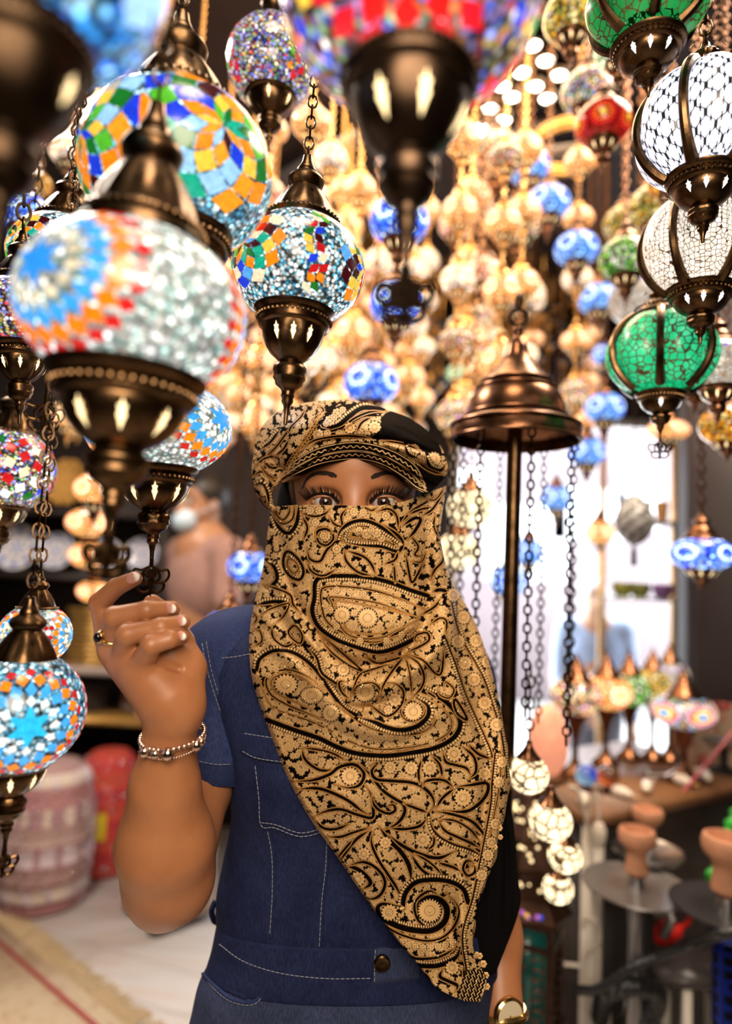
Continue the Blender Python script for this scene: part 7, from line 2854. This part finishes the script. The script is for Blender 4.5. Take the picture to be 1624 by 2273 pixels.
# stand under the teapot and hoses: white display stand
root2 = empty('white_stand', (.79, 1.56, 0), None, 'low white metal stand between the hookahs at bottom right', 'stand')
zst = T(1475, 2100, 1.55)[2]
MB().add(*box((-.02, 0, zst - .01), (.17, .12, .02))).obj('shelf_board', mat('smoked_shelf_board', (.06, .05, .05), .3), root2, flat=True)
for x in (-.05, .055):
    for y in (-.05, .05):
        MB().add(*box((x, y, zst / 2 - .01), (.018, .018, zst - .02))).obj('post', WPAINT, root2, flat=True)
for z in (.24, .12):
    MB().add(*box((0, -.05, z), (.11, .016, .03))).obj('crossbar', WPAINT, root2, flat=True)
# green plastic vine on the right
GP = mat('green_plastic', (.03, .42, .04), .35)
vm = MB()
P = catmull(np.array([T(*p) for p in ((1636, 1800, 1.5), (1612, 1850, 1.48), (1596, 1885, 1.46), (1604, 1920, 1.46), (1580, 1960, 1.45), (1560, 1990, 1.44))]), 10)
vm.add(*tube(P, .011 * (1 + .35 * np.sin(np.arange(len(P)) * 1.3)), 10))
for i in range(3, len(P) - 3, 4):
    d = rng.normal(0, 1, 3) * .014
    vm.add(*sphere(P[i] + d, (.016, .009, .013), 10, 6))
tag(vm.obj('green_hose', GP), 'green leafy hose hanging at the right edge above the black tray', 'hose')

# tapestry on the pillar, round mirror, silver dish
pl = MB()
c0 = T(1518, 1610, 2.06)
n, m_ = 60, 80
U, V_ = np.meshgrid(np.linspace(0, 1, n), np.linspace(0, 1, m_))
X = np.stack([1.03 + U * .44, 2.185 + .008 * np.sin(U * 40), .25 + V_ * (c0[2] + .06 - .25)], -1).reshape(-1, 3)
motif = (np.sin(U * 22) * np.sin(V_ * 46) > .35) | (np.abs(np.sin(U * 11)) < .12)
mot2 = (np.sin(U * 44 + 1) * np.sin(V_ * 92) > .55)
cb = np.where(motif[..., None], np.array([.20, .03, .025]), np.array([.26, .19, .13]))
cb = np.where(mot2[..., None], np.array([.30, .10, .07]), cb)
o = MB().add(X, grid_faces(n, m_), 0, cb.reshape(-1, 3)).obj('tapestry', attr_mat('woven_red_tapestry', .95))
md = o.modifiers.new('thickness', 'SOLIDIFY')
md.thickness = .006
tag(o, 'red and beige tapestry hanging on the dark pillar at right', 'tapestry')
c0 = T(1606, 1655, 1.95)
c0[2] = zt + .075
root2 = empty('round_dish', (c0[0], c0[1], zt), None, 'round silver dish on a short foot at the right end of the lamp table', 'dish')
MB().add(*lathe([(.001, .075), (.05, .077), (.062, .087), (.064, .091), (.058, .089), (.045, .081), (.001, .080)], 40)).obj('bowl', STEEL, root2)
MB().add(*lathe([(.001, 0), (.04, 0), (.04, .01), (.012, .02), (.012, .06), (.03, .075)], 24)).obj('pedestal', BLK_M, root2)

# glass shelf with ornaments by the opening
zg = T(1440, 1328, 2.75)[2]
root2 = empty('glass_shelf', (1.22, 2.85, 0), None, 'glass display shelf between the opening and the pillar', 'shelf')
GL = mat('shelf_glass', (.35, .42, .42), .1, .2)
MB().add(*box((0, 0, zg - .006), (.34, .2, .012))).obj('shelf_pane', GL, root2, flat=True)
MB().add(*box((0, 0, zg + .32), (.34, .2, .012))).obj('shelf_pane', GL, root2, flat=True)
for x in (-.16, .16):
    MB().add(*box((x, .09, (zg + .8) / 2), (.025, .025, zg + .8))).obj('upright', GOLDW, root2, flat=True)
for k, (px, lab, colr_, py) in enumerate(((1396, 'olive green glass bowl on the glass shelf, left one', (.25, .25, .05), 0), (1436, 'olive green glass bowl on the glass shelf, right one', (.22, .24, .06), 0), (1488, 'violet vase on the glass shelf', (.3, .15, .45), 0))):
    c = T(px, 1320, 2.74)
    r = .045
    o = MB().add(*lathe([(.001, 0), (r * .6, 0), (r, r * .7), (r * 1.02, r * 1.1), (r * .9, r * 1.4), (r * .8, r * 1.4), (r * .8, r), (.001, .01)], 24)).obj('ornament_bowl' if k < 2 else 'vase', mat('olive_glass' if k < 2 else 'violet_glass', colr_, .2))
    o.location = (c[0], 2.83, zg)
    tag(o, lab, 'bowl' if k < 2 else 'vase')
for k, (px, colr_, lab) in enumerate(((1418, (.5, .04, .06), 'red glass tumbler on the upper pane of the glass shelf'), (1452, (.65, .12, .25), 'pink glass tumbler on the upper pane of the glass shelf'), (1490, (.65, .35, .12), 'amber glass tumbler on the upper pane of the glass shelf'))):
    c = T(px, 1200, 2.74)
    o = MB().add(*lathe([(.001, 0), (.024, 0), (.03, .09), (.028, .09), (.022, .01), (.001, .008)], 20)).obj('tumbler', mat('tumbler_glass', colr_, .2))
    o.location = (c[0], 2.83, zg + .326)
    tag(o, lab, 'glass')
# hanging black and white checked vase
c = T(1407, 1150, 2.2)
root2 = empty('hanging_vase', c - np.array([0, 0, .09]), None, 'black and white checked egg shaped vase hanging by the pillar', 'vase')
n, m_ = 40, 30
v = np.linspace(0, 1, m_)
th = np.linspace(0, 2 * PI, n, endpoint=False)
VV, TT = np.meshgrid(v, th, indexing='ij')
pr = np.sin(VV * PI) ** .7 * .055 * (1.1 - .3 * VV) + .012
chk = (np.floor(TT / (2 * PI) * 14 + VV * 3) + np.floor(VV * 11)) % 2
X = np.stack([pr * np.cos(TT), pr * np.sin(TT), VV * .17], -1).reshape(-1, 3)
MB().add(X, grid_faces(n, m_, True), 0, np.where(chk[..., None] > 0, .62, .015).repeat(3, -1).reshape(-1, 3)).obj('vase_body', attr_mat('checked_ceramic', .3), root2, sharp=0)
MB().add(*tube(np.array([(0, 0, .165), (0, 0, CEIL - c[2] + .09)]), .003, 6)).obj('hanging_cord', BRONZE_D, root2)
MB().add(*lathe([(.001, -.07), (.012, -.07), (.010, -.02), (.004, 0), (.010, .003)], 12)).obj('tassel', BLK_M, root2)

# ---------------------------------------------------------------- pierced Moroccan floor lantern
c = T(1186, 2050, 1.40)
root = empty('moroccan_floor_lantern', (c[0], c[1] + .06, 0), basis((0, 0, 1), (.5, 1, 0)), 'tall pierced brown metal floor lantern with green glass, beside the scarf tip', 'lantern')
zz = lambda py: 1.5 + (HOR(1186) - py) / LF * 1.40
IRON = mat('pierced_brown_iron', (.09, .045, .03), .38, .9, noise=(50, .3))
z0, z1 = zz(2268), zz(2008)
GTE = mat('dark_teal_glass', (.01, .085, .07), .12, noise=(20, .6), emit=.12)
hw = .062
MB().add(*box((0, 0, z0 / 2), (.15, .15, z0))).obj('plinth', IRON, root, flat=True)
for a in range(4):
    M3 = np.array([[math.cos(a * PI / 2), -math.sin(a * PI / 2), 0], [math.sin(a * PI / 2), math.cos(a * PI / 2), 0], [0, 0, 1]])
    MB().add(*box((0, -hw, (z0 + z1) / 2), (hw * 1.9, .004, z1 - z0))).tf(M3).obj('glass_pane', GTE, root, flat=True)
    m = MB()
    for x in (-hw, hw):
        m.add(*box((x, -hw, (z0 + z1) / 2), (.012, .014, z1 - z0)))
    for z in (z0 + .005, z1 - .005, z0 + (z1 - z0) * .8):
        m.add(*box((0, -hw - .001, z), (hw * 2, .014, .012)))
    # scrolled grille with leaves
    for i in range(9):
        for j in range(3):
            zc_ = z0 + .02 + (z1 - z0) * .72 * (i + .5) / 9
            m.add(*torus(((j - 1) * hw * .6, -hw - .004, zc_), .011, .0022, (0, 1, 0), 12, 5))
            m.add(*sphere(((j - 1) * hw * .6 + .010 * (-1) ** i, -hw - .005, zc_ + .008), (.006, .002, .004), 6, 4))
    m.tf(M3).obj('grille', IRON, root)
za, zb_, zc_, zd, ze = z1, zz(1962), zz(1905), zz(1845), zz(1755)
m = MB()


def frust(za, ra, zb, rb, n=8):
    th = np.linspace(0, 2 * PI, n, endpoint=False) + PI / n
    V = [[r * math.cos(a), r * math.sin(a), z] for z, r in ((za, ra), (zb, rb)) for a in th]
    return np.array(V), grid_faces(n, 2, True)


m.add(*box((0, 0, z1 + .006), (.16, .16, .012)))
m.obj('cornice', IRON, root)
hp = MB()
hp.add(*lathe([(.10, z1 + .012), (.085, z1 + .03), (.075, zb_), (.085, zb_ + .008), (.07, zc_), (.08, zc_ + .01), (.060, zd), (.066, zd + .008), (.045, (zd + ze) / 2), (.022, ze), (.026, ze + .01), (.010, ze + .03), (.001, ze + .045)], 8))
r_ = np.random.default_rng(4)
for (lo, hi, ra, rb) in ((zb_ + .012, zc_ - .004, .083, .072), (zc_ + .014, zd - .004, .078, .062), (zd + .012, (zd + ze) / 2, .063, .046), ((zd + ze) / 2, ze - .01, .045, .026)):
    for i in range(36):
        a, f = r_.uniform(0, 2 * PI), r_.uniform(0, 1)
        r = (ra + (rb - ra) * f) * .985
        hp.add(*sphere((r * math.cos(a), r * math.sin(a), lo + (hi - lo) * f), .0042 * r_.uniform(.5, 1.1), 6, 4), 1 + int(r_.random() < .25))
hp.obj('pierced_dome', [IRON, GLOW, BLK_M], root, sharp=20)
JW = [mat('violet_jewel', (.5, .15, .6), .1, emit=.5), mat('yellow_jewel', (.8, .5, .03), .1, emit=.6), mat('blue_jewel', (.05, .1, .7), .1, emit=.5)]
for i in range(26):
    a = r_.uniform(0, 2 * PI)
    MB().add(*sphere((.088 * math.cos(a), .088 * math.sin(a), r_.uniform(z1 + .02, zb_)), .005, 8, 5)).obj('glass_jewel', JW[int(r_.integers(3))], root)
